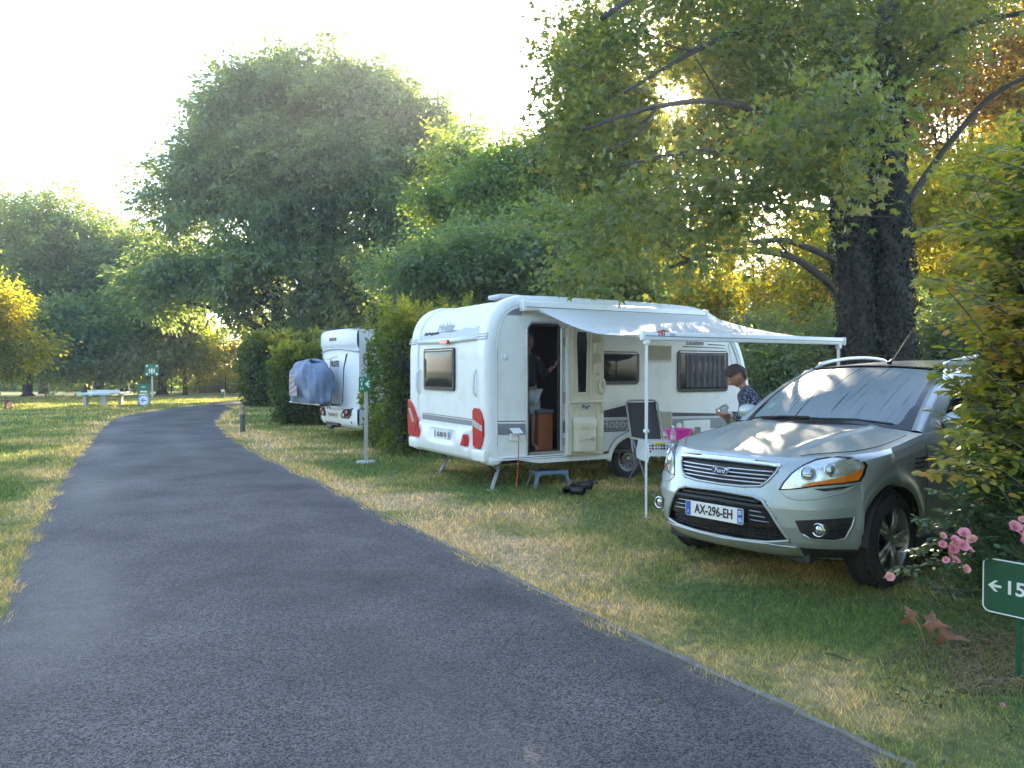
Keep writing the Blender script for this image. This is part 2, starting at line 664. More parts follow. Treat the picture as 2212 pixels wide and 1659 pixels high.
tr = N.new('ShaderNodeBsdfTranslucent')
m3 = N.new('ShaderNodeMix'); m3.data_type = 'RGBA'; m3.blend_type = 'MULTIPLY'; m3.inputs['Factor'].default_value = 1
m3.inputs['B'].default_value = (1.9, 1.9, 0.8, 1)
L.new(mx.outputs['Result'], m3.inputs['A']); L.new(m3.outputs['Result'], tr.inputs['Color'])
ms = N.new('ShaderNodeMixShader'); ms.inputs['Fac'].default_value = 0.25
L.new(p.outputs[0], ms.inputs[1]); L.new(tr.outputs[0], ms.inputs[2])
L.new(ms.outputs[0], N['Material Output'].inputs['Surface'])

def grass():
    rng = np.random.default_rng(11)
    allv, allt, alld = [], [], []
    bands = [(2.6, 5.0, 7500, 0.030, 0.0034), (5.0, 8.0, 3400, 0.034, 0.005), (8.0, 13.0, 1300, 0.040, 0.009), (13.0, 22.0, 420, 0.055, 0.018),
             (22.0, 44.0, 110, 0.07, 0.04)]
    for y0, y1, dens, hgt, wid in bands:
        xl, xr = -0.70 * y1 - 0.3, 0.72 * y1 + 0.3
        n = int((xr - xl) * (y1 - y0) * dens)
        x = rng.uniform(xl, xr, n); y = rng.uniform(y0, y1, n)
        keep = np.abs(x) < 0.70 * y + 0.4
        x, y = x[keep], y[keep]
        # coarse road test
        dr = seg_dist(x, y, RE_np[::3]); dl = seg_dist(x, y, LE_np[::3])
        on_road = (dr > 0.0) & (dl < 0.0)
        fringe = (np.minimum(np.abs(dr), np.abs(dl)) < 0.05) & (rng.random(len(x)) < 0.15)
        k = (~on_road) | fringe
        # thin turf right on the kerb line
        k &= ~((np.abs(dr) < 0.05) & (rng.random(len(x)) < 0.8))
        x, y, dr, dl = x[k], y[k], dr[k], dl[k]
        # bare patches
        dry = dryness(x, y)
        k = rng.random(len(x)) > np.clip(dry * 1.2, 0, 0.5)
        x, y, dry = x[k], y[k], dry[k]
        # tufts: cluster slightly
        n = len(x)
        ang = rng.uniform(0, 2 * np.pi, n)
        clump = 0.6 + 0.8 * np.clip(np.sin(x * 3.1 + np.sin(y * 2.3) * 1.7) * np.sin(y * 3.7 + np.sin(x * 1.9)) * 0.5 + 0.5, 0, 1)
        h = hgt * clump * rng.uniform(0.5, 1.5, n)
        lean = rng.uniform(0.2, 1.3, n) * h
        la = rng.uniform(0, 2 * np.pi, n)
        w = wid * rng.uniform(0.7, 1.3, n)
        bx, by = np.cos(ang) * w / 2, np.sin(ang) * w / 2
        lx, ly = np.cos(la) * lean, np.sin(la) * lean
        v = np.zeros((n, 3, 3))
        v[:, 0] = np.stack([x - bx, y - by, np.zeros(n)], -1)
        v[:, 1] = np.stack([x + bx, y + by, np.zeros(n)], -1)
        v[:, 2] = np.stack([x + lx, y + ly, h], -1)
        allv.append(v.reshape(-1, 3))
        allt.append(np.repeat(rng.random(n) ** 1.6, 3))
        alld.append(np.repeat(dry, 3))
    # ragged fringe: longer dry blades hanging over the kerb and the left road edge
    for line, s, nn in ((RE_np, 1, 26000), (LE_np, -1, 20000)):
        i = rng.integers(0, len(line) - 1, nn)
        f = rng.random(nn)[:, None]
        c = line[i] * (1 - f) + line[i + 1] * f
        t = line[i + 1] - line[i]
        t /= np.linalg.norm(t, axis=1, keepdims=True) + 1e-9
        nrm = np.stack([t[:, 1], -t[:, 0]], -1) * s          # away from the road
        clump = np.sin(c[:, 0] * 5.3 + c[:, 1] * 3.1) * np.sin(c[:, 1] * 7.7) + .6 * np.sin(c[:, 0] * 17 + c[:, 1] * 13)
        d = rng.uniform(-.05, .12, nn) - .05 * np.clip(clump, -.6, 1.2)
        c = c + nrm * d[:, None]
        k = (c[:, 1] > 2.4) & (c[:, 1] < 24) & (np.abs(c[:, 0]) < .72 * c[:, 1] + .4) & (rng.random(nn) < .35 + .5 * np.clip(clump, 0, 1))
        c, nrm, clump = c[k], nrm[k], clump[k]
        n = len(c)
        sc_b = np.clip(c[:, 1] / 6, .6, 2.5)
        h = rng.uniform(.012, .05, n) * (1 + .4 * np.clip(clump, 0, 1))
        lean = -nrm * (rng.uniform(-.02, .06, n))[:, None] + rng.normal(0, .025, (n, 2))
        a = rng.uniform(0, 6.28, n); w = .0035 * sc_b
        b = np.stack([np.cos(a), np.sin(a)], -1) * w[:, None] / 2
        v = np.zeros((n, 3, 3))
        v[:, 0, :2] = c - b; v[:, 1, :2] = c + b; v[:, 2, :2] = c + lean; v[:, 2, 2] = h + .01
        v[:, :2, 2] = .008
        allv.append(v.reshape(-1, 3)); allt.append(np.repeat(rng.random(n), 3)); alld.append(np.repeat(rng.uniform(.05, .28, n), 3))
    V = np.concatenate(allv)
    me = np_mesh('grass', V, np.arange(len(V)), 3, np.concatenate(allt))
    a = me.attributes.new('dry', 'FLOAT', 'POINT')
    a.data.foreach_set('value', np.concatenate(alld).astype(np.float32))
    tag(link('grass', me, mgr), kind='stuff')
    print('grass blades', len(V) // 3)
grass()

# loose grit along the road edges and a little on the asphalt
def grit():
    rng = np.random.default_rng(5)
    P_ = []
    for line, s, nn in ((RE_np, 1, 2600), (LE_np, -1, 1600)):
        i = rng.integers(0, len(line) - 1, nn); f = rng.random(nn)[:, None]
        c = line[i] * (1 - f) + line[i + 1] * f
        t = line[i + 1] - line[i]; t /= np.linalg.norm(t, axis=1, keepdims=True) + 1e-9
        nrm = np.stack([t[:, 1], -t[:, 0]], -1) * s
        c = c - nrm * (np.abs(rng.normal(0, .09, nn)) - .03)[:, None]
        P_.append(c[(c[:, 1] > 2.4) & (c[:, 1] < 14)])
    q = np.stack([rng.uniform(-5, 2, 260), rng.uniform(2.8, 9, 260)], -1)
    dr = seg_dist(q[:, 0], q[:, 1], RE_np[::3]); dl = seg_dist(q[:, 0], q[:, 1], LE_np[::3])
    P_.append(q[(dr > 0) & (dl < 0)])
    c = np.concatenate(P_); n = len(c)
    r = rng.uniform(.002, .006, n) * np.clip(c[:, 1] / 5, .8, 1.8)
    base = np.array([(1, 0, 0), (-.2, .9, 0), (-.8, -.5, 0), (.1, .1, 1.0)])
    V = np.zeros((n, 4, 3))
    a = rng.uniform(0, 6.28, n); ca, sa = np.cos(a), np.sin(a)
    for k in range(4):
        x, y, z = base[k]
        V[:, k, 0] = c[:, 0] + r * (x * ca - y * sa); V[:, k, 1] = c[:, 1] + r * (x * sa + y * ca); V[:, k, 2] = .012 + r * z
    idx = (np.arange(n) * 4)[:, None] + np.array([0, 1, 3, 1, 2, 3, 2, 0, 3])
    me = np_mesh('grit', V.reshape(-1, 3), idx.ravel(), 3)
    tag(link('grit', me, mat('grit_stone', (0.26, 0.24, 0.22), .9, var=.4, scale=40)), kind='stuff')
grit()
# ---------------------------------------------------------------- vegetation
# gaps in the crowns through which the low sun reaches single spots
SUN_NP = np.array(SUN_DIR)
GAPS = []
def gap_to(pt, r):
    GAPS.append((np.array(pt), SUN_NP, r))
for u, v, r in ((20, 905, 1.4), (120, 893, 1.6), (230, 885, 1.4), (330, 872, 1.6), (420, 866, 1.8), (40, 885, 1.5),
                (300, 905, 0.8), (380, 903, 1.0), (440, 897, 0.8), (60, 925, 1.0), (150, 905, 1.1)):
    gap_to(gnd(u, v), r)
for u, v, Y, r in ((1330, 694, 9.3, 0.12), (1395, 703, 9.3, 0.22), (1440, 706, 9.4, 0.16), (1345, 700, 9.2, 0.12),
                   (1700, 935, 6.0, 0.15), (1640, 960, 5.9, 0.13), (1830, 950, 5.9, 0.08)):
    gap_to(at(u, v, Y), r)
for u, v, Y, r in ((1500, 560, 26, 1.0), (1560, 600, 24, 1.2), (1640, 560, 25, 1.2), (1700, 520, 23, 1.1), (1745, 600, 23, 1.0), (1600, 650, 25, 1.0), (1750, 480, 23, .8), (1680, 620, 23, .9),
                   (2050, 450, 24, 1.2), (2010, 560, 22, 1.0), (2120, 300, 26, 1.3), (2070, 150, 27, 1.6), (2170, 100, 27, 1.6)):
    gap_to(at(u, v, Y), r)
cam_np = np.array([0, 0, CAM_H])
for u, v, k in ((1450, 212, 0.024), (1422, 192, 0.010), (1480, 205, 0.010), (1436, 285, 0.007), (1425, 322, 0.007), (1560, 180, 0.004), (1470, 430, 0.004), (1512, 405, 0.005), (1580, 215, 0.004), (1390, 230, .005), (1270, 150, .004), (1330, 60, .005), (1400, 110, .004), (1290, 240, .004)):
    d = np.array(ray(u, v).normalized())
    GAPS.append((cam_np, d, -k))          # negative: a cone from the viewpoint's side of the gap

def cull_gaps(P, rng):
    keep = np.ones(len(P), bool)
    rag = 1 + .35 * np.sin(P[:, 0] * 7 + P[:, 2] * 5) + .3 * np.sin(P[:, 2] * 11 - P[:, 0] * 3)
    for o, d, r in GAPS:
        q = P - o
        t = q @ d
        pe = np.linalg.norm(q - t[:, None] * d, axis=1)
        rad = np.where(t > 0, (-r) * t, 0) if r < 0 else np.full(len(P), r)
        rad = rad * rng.uniform(0.5, 1.2, len(P)) * rag
        keep &= ~((t > 0.3) & (pe < rad) & (rng.random(len(P)) < .93))
    return keep

LEAF4 = np.array([(0, 0, 0), (0.45, 0.28, 0.06), (1, 0, -0.06), (0.45, -0.28, 0.06)])
_mp = []
for a, r in ((180, 0.10), (128, 0.50), (100, 0.30), (62, 0.85), (36, 0.42), (0, 1.05), (-36, 0.42), (-62, 0.85), (-100, 0.30), (-128, 0.50)):
    _mp.append((0.35 + 0.6 * r * math.cos(math.radians(a)), 0.6 * r * math.sin(math.radians(a)), -0.10 * r * abs(math.sin(math.radians(a)))))
LEAF_MAPLE = np.array(_mp)
LEAF_OVAL = np.array([(0, 0, 0), (0.22, 0.24, 0.03), (0.55, 0.30, 0.04), (0.85, 0.16, 0.0), (1.0, 0, -0.05), (0.85, -0.16, 0.0), (0.55, -0.30, 0.04), (0.22, -0.24, 0.03)])

def leaves_mesh(name, P, axis, nrm, size, tint, shape):
    """P (n,3) leaf bases; axis, nrm unit vectors; returns a mesh of all leaves"""
    n = len(P)
    axis = axis / (np.linalg.norm(axis, axis=1, keepdims=True) + 1e-9)
    nrm = nrm - axis * np.sum(nrm * axis, 1, keepdims=True)
    nrm = nrm / (np.linalg.norm(nrm, axis=1, keepdims=True) + 1e-9)
    side = np.cross(nrm, axis)
    k = len(shape)
    V = (P[:, None, :] + size[:, None, None] * (shape[None, :, 0:1] * axis[:, None, :] + shape[None, :, 1:2] * side[:, None, :] + shape[None, :, 2:3] * nrm[:, None, :]))
    return np_mesh(name, V.reshape(-1, 3), np.arange(n * k), k, np.repeat(tint, k))

def spray_points(blobs, n_sprays, per, spray_r, rng, inner=0.25, droop=0.25, flat=0.28):
    """blobs: (cx,cy,cz,rx,ry,rz). leaf clumps spread through the outer part of each blob"""
    B = np.array(blobs, float)
    area = (B[:, 3] * B[:, 4] + B[:, 3] * B[:, 5] + B[:, 4] * B[:, 5])
    pick = rng.choice(len(B), n_sprays, p=area / area.sum())
    d = rng.normal(size=(n_sprays, 3))
    d /= np.linalg.norm(d, axis=1, keepdims=True)
    rad = 1 - np.abs(rng.normal(0, 0.16, n_sprays))
    deep = rng.random(n_sprays) < inner
    rad = np.where(deep, rng.uniform(0.25, 0.9, n_sprays), rad)
    rad += rng.normal(0, 0.05, n_sprays)
    c = B[pick, :3] + d * B[pick, 3:] * rad[:, None]
    out = d * (1 / B[pick, 3:])
    out /= np.linalg.norm(out, axis=1, keepdims=True)
    # branch direction: outwards and a little down at the tips
    br = out * np.array([1, 1, 0.55]) + rng.normal(0, 0.3, (n_sprays, 3))
    br[:, 2] -= droop * 0.5
    br /= np.linalg.norm(br, axis=1, keepdims=True)
    up = np.array([0, 0, 1.0]) + rng.normal(0, 0.25, (n_sprays, 3)) + out * 0.35
    up -= br * np.sum(up * br, 1, keepdims=True)
    up /= np.linalg.norm(up, axis=1, keepdims=True)
    sd = np.cross(up, br)
    sr = spray_r * rng.uniform(0.6, 1.35, n_sprays)
    n = n_sprays * per
    a = np.repeat(np.arange(n_sprays), per)
    l = rng.uniform(-1, 1, n)
    wv = rng.normal(0, 0.42, n) * (1 - 0.35 * l)
    hv = rng.normal(0, flat, n) - droop * (l + 1) ** 2 * 0.3 - 0.25 * np.abs(wv)
    P = c[a] + br[a] * (l * sr[a])[:, None] + sd[a] * (wv * sr[a])[:, None] + up[a] * (hv * sr[a])[:, None]
    ax = br[a] + sd[a] * (wv * 1.3)[:, None] + rng.normal(0, 0.35, (n, 3))
    ax[:, 2] -= 0.35
    nr = up[a] + rng.normal(0, 0.45, (n, 3))
    tint = np.clip(rng.normal(0.45, 0.13, n_sprays)[a] + rng.normal(0, 0.13, n), 0, 1)
    return P, ax, nr, tint

def boughs(blobs, n, rmin, rmax, seed, sq=0.55, hole=0.0):
    """splits a crown into separate flattened boughs spread over the outer part of its blobs"""
    rng = np.random.default_rng(seed + 999)
    B = np.array(blobs, float)
    area = (B[:, 3] * B[:, 4] + B[:, 3] * B[:, 5] + B[:, 4] * B[:, 5])
    out = []
    for k in range(n):
        b = B[rng.choice(len(B), p=area / area.sum())]
        d = rng.normal(size=3); d[1] -= .25; d /= np.linalg.norm(d)
        r = rng.uniform(rmin, rmax)
        f = 1 - abs(rng.normal(0, .22)) if rng.random() < .8 else rng.uniform(.3, .8)
        sx = np.maximum(b[3:] - r * .55, .3)
        c = b[:3] + d * sx * f
        out.append((c[0], c[1], max(c[2], r * .6), r, r, r * sq * rng.uniform(.8, 1.3)))
    return out

def foliage(name, blobs, n_sprays, per, spray_r, leaf, m, parent, seed, shape=LEAF4, inner=0.25, droop=0.25, flat=0.28, tint_fn=None, keep_fn=None):
    rng = np.random.default_rng(seed)
    P, ax, nr, tint = spray_points(blobs, n_sprays, per, spray_r, rng, inner, droop, flat)
    off = np.array(parent.location) if parent is not None else np.zeros(3)
    k = cull_gaps(P, rng) & (P[:, 2] > 0.03)
    if keep_fn is not None:
        k &= keep_fn(P)
    if tint_fn is not None:
        tint = np.clip(tint + tint_fn(P), 0, 1)
    P, ax, nr, tint = P[k], ax[k], nr[k], tint[k]
    size = leaf * rng.uniform(0.65, 1.3, len(P))
    me = leaves_mesh(name, P - off, ax, nr, size, tint, shape)
    o = link(name, me, m, parent)
    return o

m_bark = mat('bark', (0.045, 0.036, 0.030), 0.95, var=0.35, scale=9, bump=1.0, bscale=30)
m_bark2 = mat('bark_pale', (0.15, 0.135, 0.115), 0.95, var=0.35, scale=7, bump=1.0, bscale=26)
m_lime = leaf_mat('leaf_dark_green', [(0.074, 0.120, 0.088), (0.104, 0.156, 0.102), (0.136, 0.186, 0.102), (0.20, 0.21, 0.08)])
m_green = leaf_mat('leaf_mid_green', [(0.070, 0.125, 0.055), (0.105, 0.170, 0.068), (0.155, 0.205, 0.066), (0.25, 0.235, 0.055)])
m_yellow = leaf_mat('leaf_yellow_green', [(0.05, 0.085, 0.016), (0.11, 0.135, 0.02), (0.21, 0.19, 0.022), (0.34, 0.24, 0.025)], tmix=0.6, trans_gain=1.3)
m_autumn = leaf_mat('leaf_autumn', [(0.06, 0.085, 0.018), (0.14, 0.125, 0.02), (0.27, 0.17, 0.022), (0.34, 0.15, 0.028)], tmix=0.5)
m_maple = leaf_mat('leaf_maple', [(0.044, 0.078, 0.038), (0.074, 0.106, 0.047), (0.12, 0.135, 0.050), (0.24, 0.175, 0.045)], trans_gain=1.0)
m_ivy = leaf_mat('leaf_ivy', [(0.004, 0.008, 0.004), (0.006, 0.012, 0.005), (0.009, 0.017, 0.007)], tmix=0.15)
m_beech = leaf_mat('leaf_hornbeam', [(0.030, 0.058, 0.022), (0.065, 0.105, 0.028), (0.135, 0.170, 0.032), (0.24, 0.235, 0.036), (0.33, 0.21, 0.06)])

def limb(name, pts, r0, r1, m, parent, seed, n=9, wob=0.1):
    rnd = random.Random(seed)
    P = smooth_poly([Vector(p) for p in pts], max(6, len(pts) * 4))
    off = Vector(parent.location)
    K = len(P)
    rs = []
    for i in range(K):
        t = i / (K - 1)
        rs.append((r0 * (1 - t) + r1 * t) * (1 + rnd.uniform(-wob, wob)) * (1.35 if (i == 0 and name == 'trunk') else 1))
    mb = MB().tube([p - off for p in P], rs, n=n)
    return mb.build(name, m, parent, smooth=True)

def px_blobs(lst, Y, ratio=0.8):
    out = []
    for b in lst:
        u, v, ru, rv = b[:4]
        YY = Y + (b[4] if len(b) > 4 else 0)
        p = at(u, v, YY)
        rx, rz = pxm(ru, YY), pxm(rv, YY)
        out.append((p.x, p.y, p.z, rx, rx * ratio + 0.2, rz))
    return out

def tree(name, label, Y, trunk_u, blobs_px, sprays, per, spray_r, leaf, m, seed, cat='tree', group=None, trunk_r=0.3, m_tr=None, nb=0, br=(1.3, 2.4), fork=0.4, limbs=4, ratio=0.8, trunks=1, **kw):
    base = at(trunk_u, 850, Y)
    base.z = 0
    root = empty(name, base, 0, label, cat, group)
    B = px_blobs(blobs_px, Y, ratio)
    rnd = random.Random(seed)
    m_tr = m_tr or m_bark
    top = max(b[2] + b[5] for b in B)
    cx = sum(b[0] * b[3] for b in B) / sum(b[3] for b in B)
    for k in range(trunks):
        fx = (k - (trunks - 1) / 2) * trunk_r * 3.0
        fk = Vector((base.x + fx * 1.6 + (cx - base.x) * 0.3, base.y, top * fork))
        limb('trunk', [(base.x + fx, base.y, 0), (base.x + fx * 1.2, base.y, top * fork * 0.5), fk, (cx + fx * 2, base.y, top * 0.8)], trunk_r, trunk_r * 0.25, m_tr, root, seed + k)
        for i in range(limbs):
            b = B[rnd.randrange(len(B))]
            e = Vector((b[0] + rnd.uniform(-0.5, 0.5) * b[3], b[1] + rnd.uniform(-0.5, 0.5) * b[4], b[2] + rnd.uniform(-0.2, 0.6) * b[5]))
            s = Vector((base.x + fx * 1.3, base.y, 0)).lerp(fk, rnd.uniform(0.55, 1.0))
            if e.z < s.z + 0.5: e.z = s.z + rnd.uniform(0.4, 1.5)
            mid = s.lerp(e, 0.5) + Vector((0, 0, rnd.uniform(0.05, 0.2) * (e - s).length))
            limb('branch', [s, mid, e], trunk_r * 0.45, trunk_r * 0.08, m_tr, root, seed + 10 + i, n=6)
    if nb:
        B = boughs(B, nb, br[0], br[1], seed)
    foliage('crown', B, sprays, per, spray_r, leaf, m, root, seed, **kw)
    return root

# the big dome-shaped tree
tree('broadleaf_tree', 'huge dark green dome-shaped tree towering behind the far white camper', 44, 655,
     [(670, 330, 265, 225), (570, 430, 225, 200), (790, 420, 220, 220), (445, 560, 155, 115), (640, 585, 260, 115), (850, 560, 160, 140), (500, 270, 90, 90), (880, 300, 110, 110),
      (395, 600, 85, 60), (470, 380, 75, 95), (955, 340, 75, 85), (1000, 330, 45, 45), (430, 650, 110, 45), (570, 680, 130, 42), (650, 640, 200, 60), (700, 600, 190, 70), (600, 610, 180, 60), (790, 670, 150, 55), (930, 600, 100, 100), (330, 610, 60, 40), (560, 190, 80, 70), (740, 180, 110, 70), (500, 330, 140, 120), (410, 430, 110, 100), (860, 330, 130, 150), (690, 230, 230, 125), (350, 640, 60, 30), (900, 260, 70, 70)],
     6800, 46, .85, 0.27, m_lime, 5, nb=320, br=(1.5, 2.7), trunk_r=0.62, fork=0.27, limbs=9, trunks=2, inner=0.30, flat=0.17, ratio=0.75)

# wood behind the caravan
grp = 'tall trees of the wood behind the pitches'
wood = [
    ('slim green tree filling the gap right of the big dome-shaped tree', 36, 985, [(985, 450, 90, 170), (950, 590, 110, 90), (1040, 560, 90, 120), (1000, 340, 50, 60)], 620, 1.0, 0.22, m_green, 0.25),
    ('light green tree with yellow top rising behind the caravan roof', 32, 1090, [(1085, 400, 80, 110), (1100, 520, 110, 120), (1170, 480, 90, 170), (1160, 340, 60, 60)], 700, 1.0, 0.20, m_green, 0.25),
    ('low shaded tree just above the caravan roof at its rear end', 24, 1010, [(1000, 560, 110, 80), (1120, 560, 90, 90), (900, 600, 60, 60), (1200, 590, 80, 70)], 560, 0.8, 0.16, m_lime, 0.18),
    ('broad shaded tree behind the middle of the caravan roof', 27, 1260, [(1250, 560, 130, 120), (1330, 640, 110, 90), (1180, 520, 90, 120)], 560, 0.9, 0.17, m_green, 0.22),
    ('deep green tree closing the gap behind the far front of the caravan', 38, 1450, [(1450, 640, 120, 110), (1600, 660, 130, 90), (1740, 640, 110, 110), (1560, 720, 220, 70)], 800, 1.1, 0.24, m_green, 0.3),
    ('dark tree standing behind the ivy-clad trunks', 34, 1880, [(1880, 400, 150, 260), (1960, 620, 150, 150), (1840, 150, 140, 160), (2100, 620, 130, 150)], 760, 1.1, 0.24, m_green, 0.3),
    ('tall dark tree at the right edge behind the autumn tree', 38, 2230, [(2230, 420, 130, 320), (2330, 300, 130, 330), (2160, 650, 120, 130)], 560, 1.1, 0.24, m_green, 0.3),
    ('tree of the wood behind the sun glow', 34, 1330, [(1330, 330, 130, 200), (1280, 150, 90, 130), (1400, 470, 120, 110), (1230, 420, 90, 150)], 560, 1.1, 0.22, m_green, 0.3),
    ('tall tree of the wood just left of the ivy-clad trunks', 36, 1560, [(1560, 250, 140, 220), (1640, 120, 130, 160), (1500, 90, 100, 110), (1700, 330, 100, 150)], 560, 1.1, 0.22, m_yellow, 0.3),
]
for i, (lb, Y, u, bl, ns, sr, lf, mt_, tr_) in enumerate(wood):
    tree('broadleaf_tree', lb, Y, u, bl, int(ns * 1.8), 42, sr * .72, lf, mt_, 40 + i, nb=int(ns * .075), br=(1.0, 1.9), group=grp, trunk_r=tr_, limbs=4, inner=0.3)

tree('broadleaf_tree', 'orange and yellow autumn tree glowing right of the ivy-clad trunks', 27, 2060,
     [(2060, 200, 130, 210), (2160, 90, 120, 160), (2190, 330, 100, 160), (2030, 430, 80, 110), (2120, 560, 110, 100), (2190, 200, 110, 150), (2000, 120, 90, 140)], 1300, 44, 0.8, 0.19, m_autumn, 61, group=grp, trunk_r=0.22, limbs=6, inner=0.2)
tree('broadleaf_tree', 'yellow-green tree low behind the right trunk beside the autumn tree', 22, 2010,
     [(2010, 560, 70, 130), (2080, 640, 100, 110), (1990, 430, 50, 90), (2180, 700, 100, 100), (2150, 420, 100, 150)], 900, 44, 0.65, 0.15, m_yellow, 62, group=grp, trunk_r=0.12, limbs=4, inner=0.2)

# sunlit understorey left of the ivy trunks: many slim stems
grp = 'slim backlit saplings behind the caravan front'
for i, (u, Y, v0, w, h, lb) in enumerate((
        (1480, 26, 600, 70, 110, 'slim backlit sapling behind the middle of the awning, leftmost of the glowing ones'),
        (1560, 24, 560, 75, 110, 'glowing yellow-green sapling behind the arched caravan front corner'),
        (1640, 25, 590, 75, 120, 'dense sunlit sapling halfway between caravan front and ivy trunks'),
        (1720, 23, 560, 70, 120, 'tallest glowing sapling above the end of the awning bar'),
        (1770, 21, 650, 60, 90, 'bushy sapling right beside the left ivy trunk'))):
    tree('sapling', lb, Y, u, [(u, v0, w, h), (u + 20, v0 - 90, w * 0.8, h * 0.6), (u - 15, v0 + 80, w, h * 0.6)], 300, 36, 0.6, 0.13, m_yellow, 80 + i, cat='sapling',
         group=grp, trunk_r=0.07, limbs=3, inner=0.35, ratio=0.5, m_tr=m_bark, trunks=2)

# dark thicket behind caravan and car
grp = 'dark shrubs closing the back of the pitch'
for i, (u, Y, v0, w, h, lb) in enumerate((
        (1690, 17.5, 790, 85, 80, 'dark shrub under the awning end behind the bending woman'),
        (1800, 18.5, 760, 70, 90, 'dark shrub at the foot of the left ivy trunk'),
        (2030, 18, 740, 80, 100, 'dark shrub at the foot of the right ivy trunk'),
        (2160, 17, 720, 90, 130, 'dark shrub behind the car roof at the right edge'),
        (1640, 20, 730, 70, 70, 'dark shrub peeping over the caravan front end'))):
    tree('shrub', lb, Y, u, [(u, v0, w, h), (u - 10, v0 + 60, w, h * 0.6)], 260, 36, 0.5, 0.12, m_lime, 100 + i, cat='shrub', group=grp, trunk_r=0.05, limbs=3, inner=0.4)

# tree belt at the left
grp = 'tree belt along the left side of the field'
belt = [
    ('tree filling the dip between the left belt and the big dome-shaped tree', 53, 270, [(255, 600, 80, 80), (300, 570, 60, 60), (290, 660, 70, 70)], 420, m_lime),
    ('tallest tree of the left belt with a yellow tinted crown', 52, 95, [(90, 540, 95, 110), (60, 640, 110, 110), (120, 470, 60, 60), (30, 520, 60, 90)], 620, m_green),
    ('second tree of the left belt, dark below the yellow top', 54, 190, [(190, 580, 80, 90), (200, 680, 100, 90), (170, 520, 40, 40)], 480, m_green),
    ('rounded tree of the left belt behind the table tennis table', 56, 270, [(260, 610, 80, 100), (270, 720, 100, 80), (245, 530, 35, 30)], 480, m_lime),
    ('bushy tree at the right end of the left belt above the two signs', 50, 350, [(350, 680, 80, 90), (380, 760, 80, 60), (300, 770, 70, 60)], 480, m_green),
    ('dark low tree at the left edge with branches down to the grass', 47, 60, [(70, 750, 110, 80), (150, 790, 80, 60), (10, 790, 60, 60)], 480, m_lime),
    ('dark spreading tree low over the table tennis table', 48, 215, [(215, 770, 90, 70), (290, 800, 60, 45), (130, 700, 60, 60)], 420, m_lime),
]
for i, (lb, Y, u, bl, ns, mt_) in enumerate(belt):
    tree('broadleaf_tree', lb, Y, u, [(b[0], b[1] - 22) + tuple(b[2:]) for b in bl], int(ns * 1.4), 36, .9, 0.28, mt_, 120 + i, nb=int(ns * .07), br=(1.5, 2.6), group=grp, trunk_r=0.3, limbs=4, inner=0.35)
tree('broadleaf_tree', 'sunlit golden maple at the left edge of the view', 38, -20,
     [(0, 655, 38, 55), (18, 740, 48, 50), (-50, 700, 80, 120), (78, 745, 34, 26)], 420, 40, 0.9, 0.22, m_yellow, 131, group=grp, trunk_r=0.25, limbs=4, inner=0.2)
tree('broadleaf_tree', 'small golden tree beneath the left skirts of the big dome-shaped tree', 50, 400,
     [(395, 700, 45, 60), (430, 760, 50, 50), (375, 650, 30, 40)], 260, 36, 0.9, 0.24, m_yellow, 132, group=grp, trunk_r=0.15, limbs=3, inner=0.2)
tree('broadleaf_tree', 'yellow-green tree right of the white sky hole under the big tree', 52, 545,
     [(545, 730, 40, 60), (580, 760, 60, 50), (520, 780, 40, 40)], 260, 36, 0.9, 0.24, m_yellow, 133, group=grp, trunk_r=0.15, limbs=3, inner=0.2)
tree('broadleaf_tree', 'bronze leaved tree left of the white sky hole at the road bend', 55, 440,
     [(438, 775, 24, 45), (455, 740, 16, 24)], 110, 36, 0.9, 0.24, m_autumn, 134, group=grp, trunk_r=0.15, limbs=3, inner=0.2)

grp = 'low shrubs along the far edge of the field'
for i, (u, lb) in enumerate(((20, 'low dark shrub behind the wooden bench'), (110, 'low dark shrub between bench and table tennis table'), (205, 'low dark shrub behind the table tennis table'),
                             (290, 'low dark shrub behind the campsite direction sign'), (375, 'low shrub right of the far green notice'), (450, 'grey-green bush at the tall wire fence'),
                             (510, 'rounded grey-green bush right of the slim fence post'), (570, 'low bush next to the far hedge'))):
    tree('shrub', lb, 60 if i < 5 else 56, u, [(u, 822 + (i % 3) * 4, 55, 22), (u + 20, 835, 45, 16)], 150, 30, 1.0, 0.26, (m_lime, m_green, m_lime)[i % 3], 140 + i, cat='shrub', group=grp, trunk_r=0.08, limbs=2, inner=0.4)

# golden light-catching trees seen through the gaps beneath the big tree
grp = 'sunlit trees far behind the big tree'
for i, (u, v, w, h, lb) in enumerate(((620, 745, 70, 50, 'golden undergrowth tree left of the big forked trunk'), (730, 740, 60, 60, 'golden undergrowth tree right of the big forked trunk'),
                                      (860, 700, 90, 70, 'yellow-green tree behind the near hedge top'))):
    tree('broadleaf_tree', lb, 62, u, [(u, v, w, h), (u + 30, v + 25, w, h)], 240, 34, 1.2, 0.3, m_yellow, 160 + i, group=grp, trunk_r=0.2, limbs=3, inner=0.2)

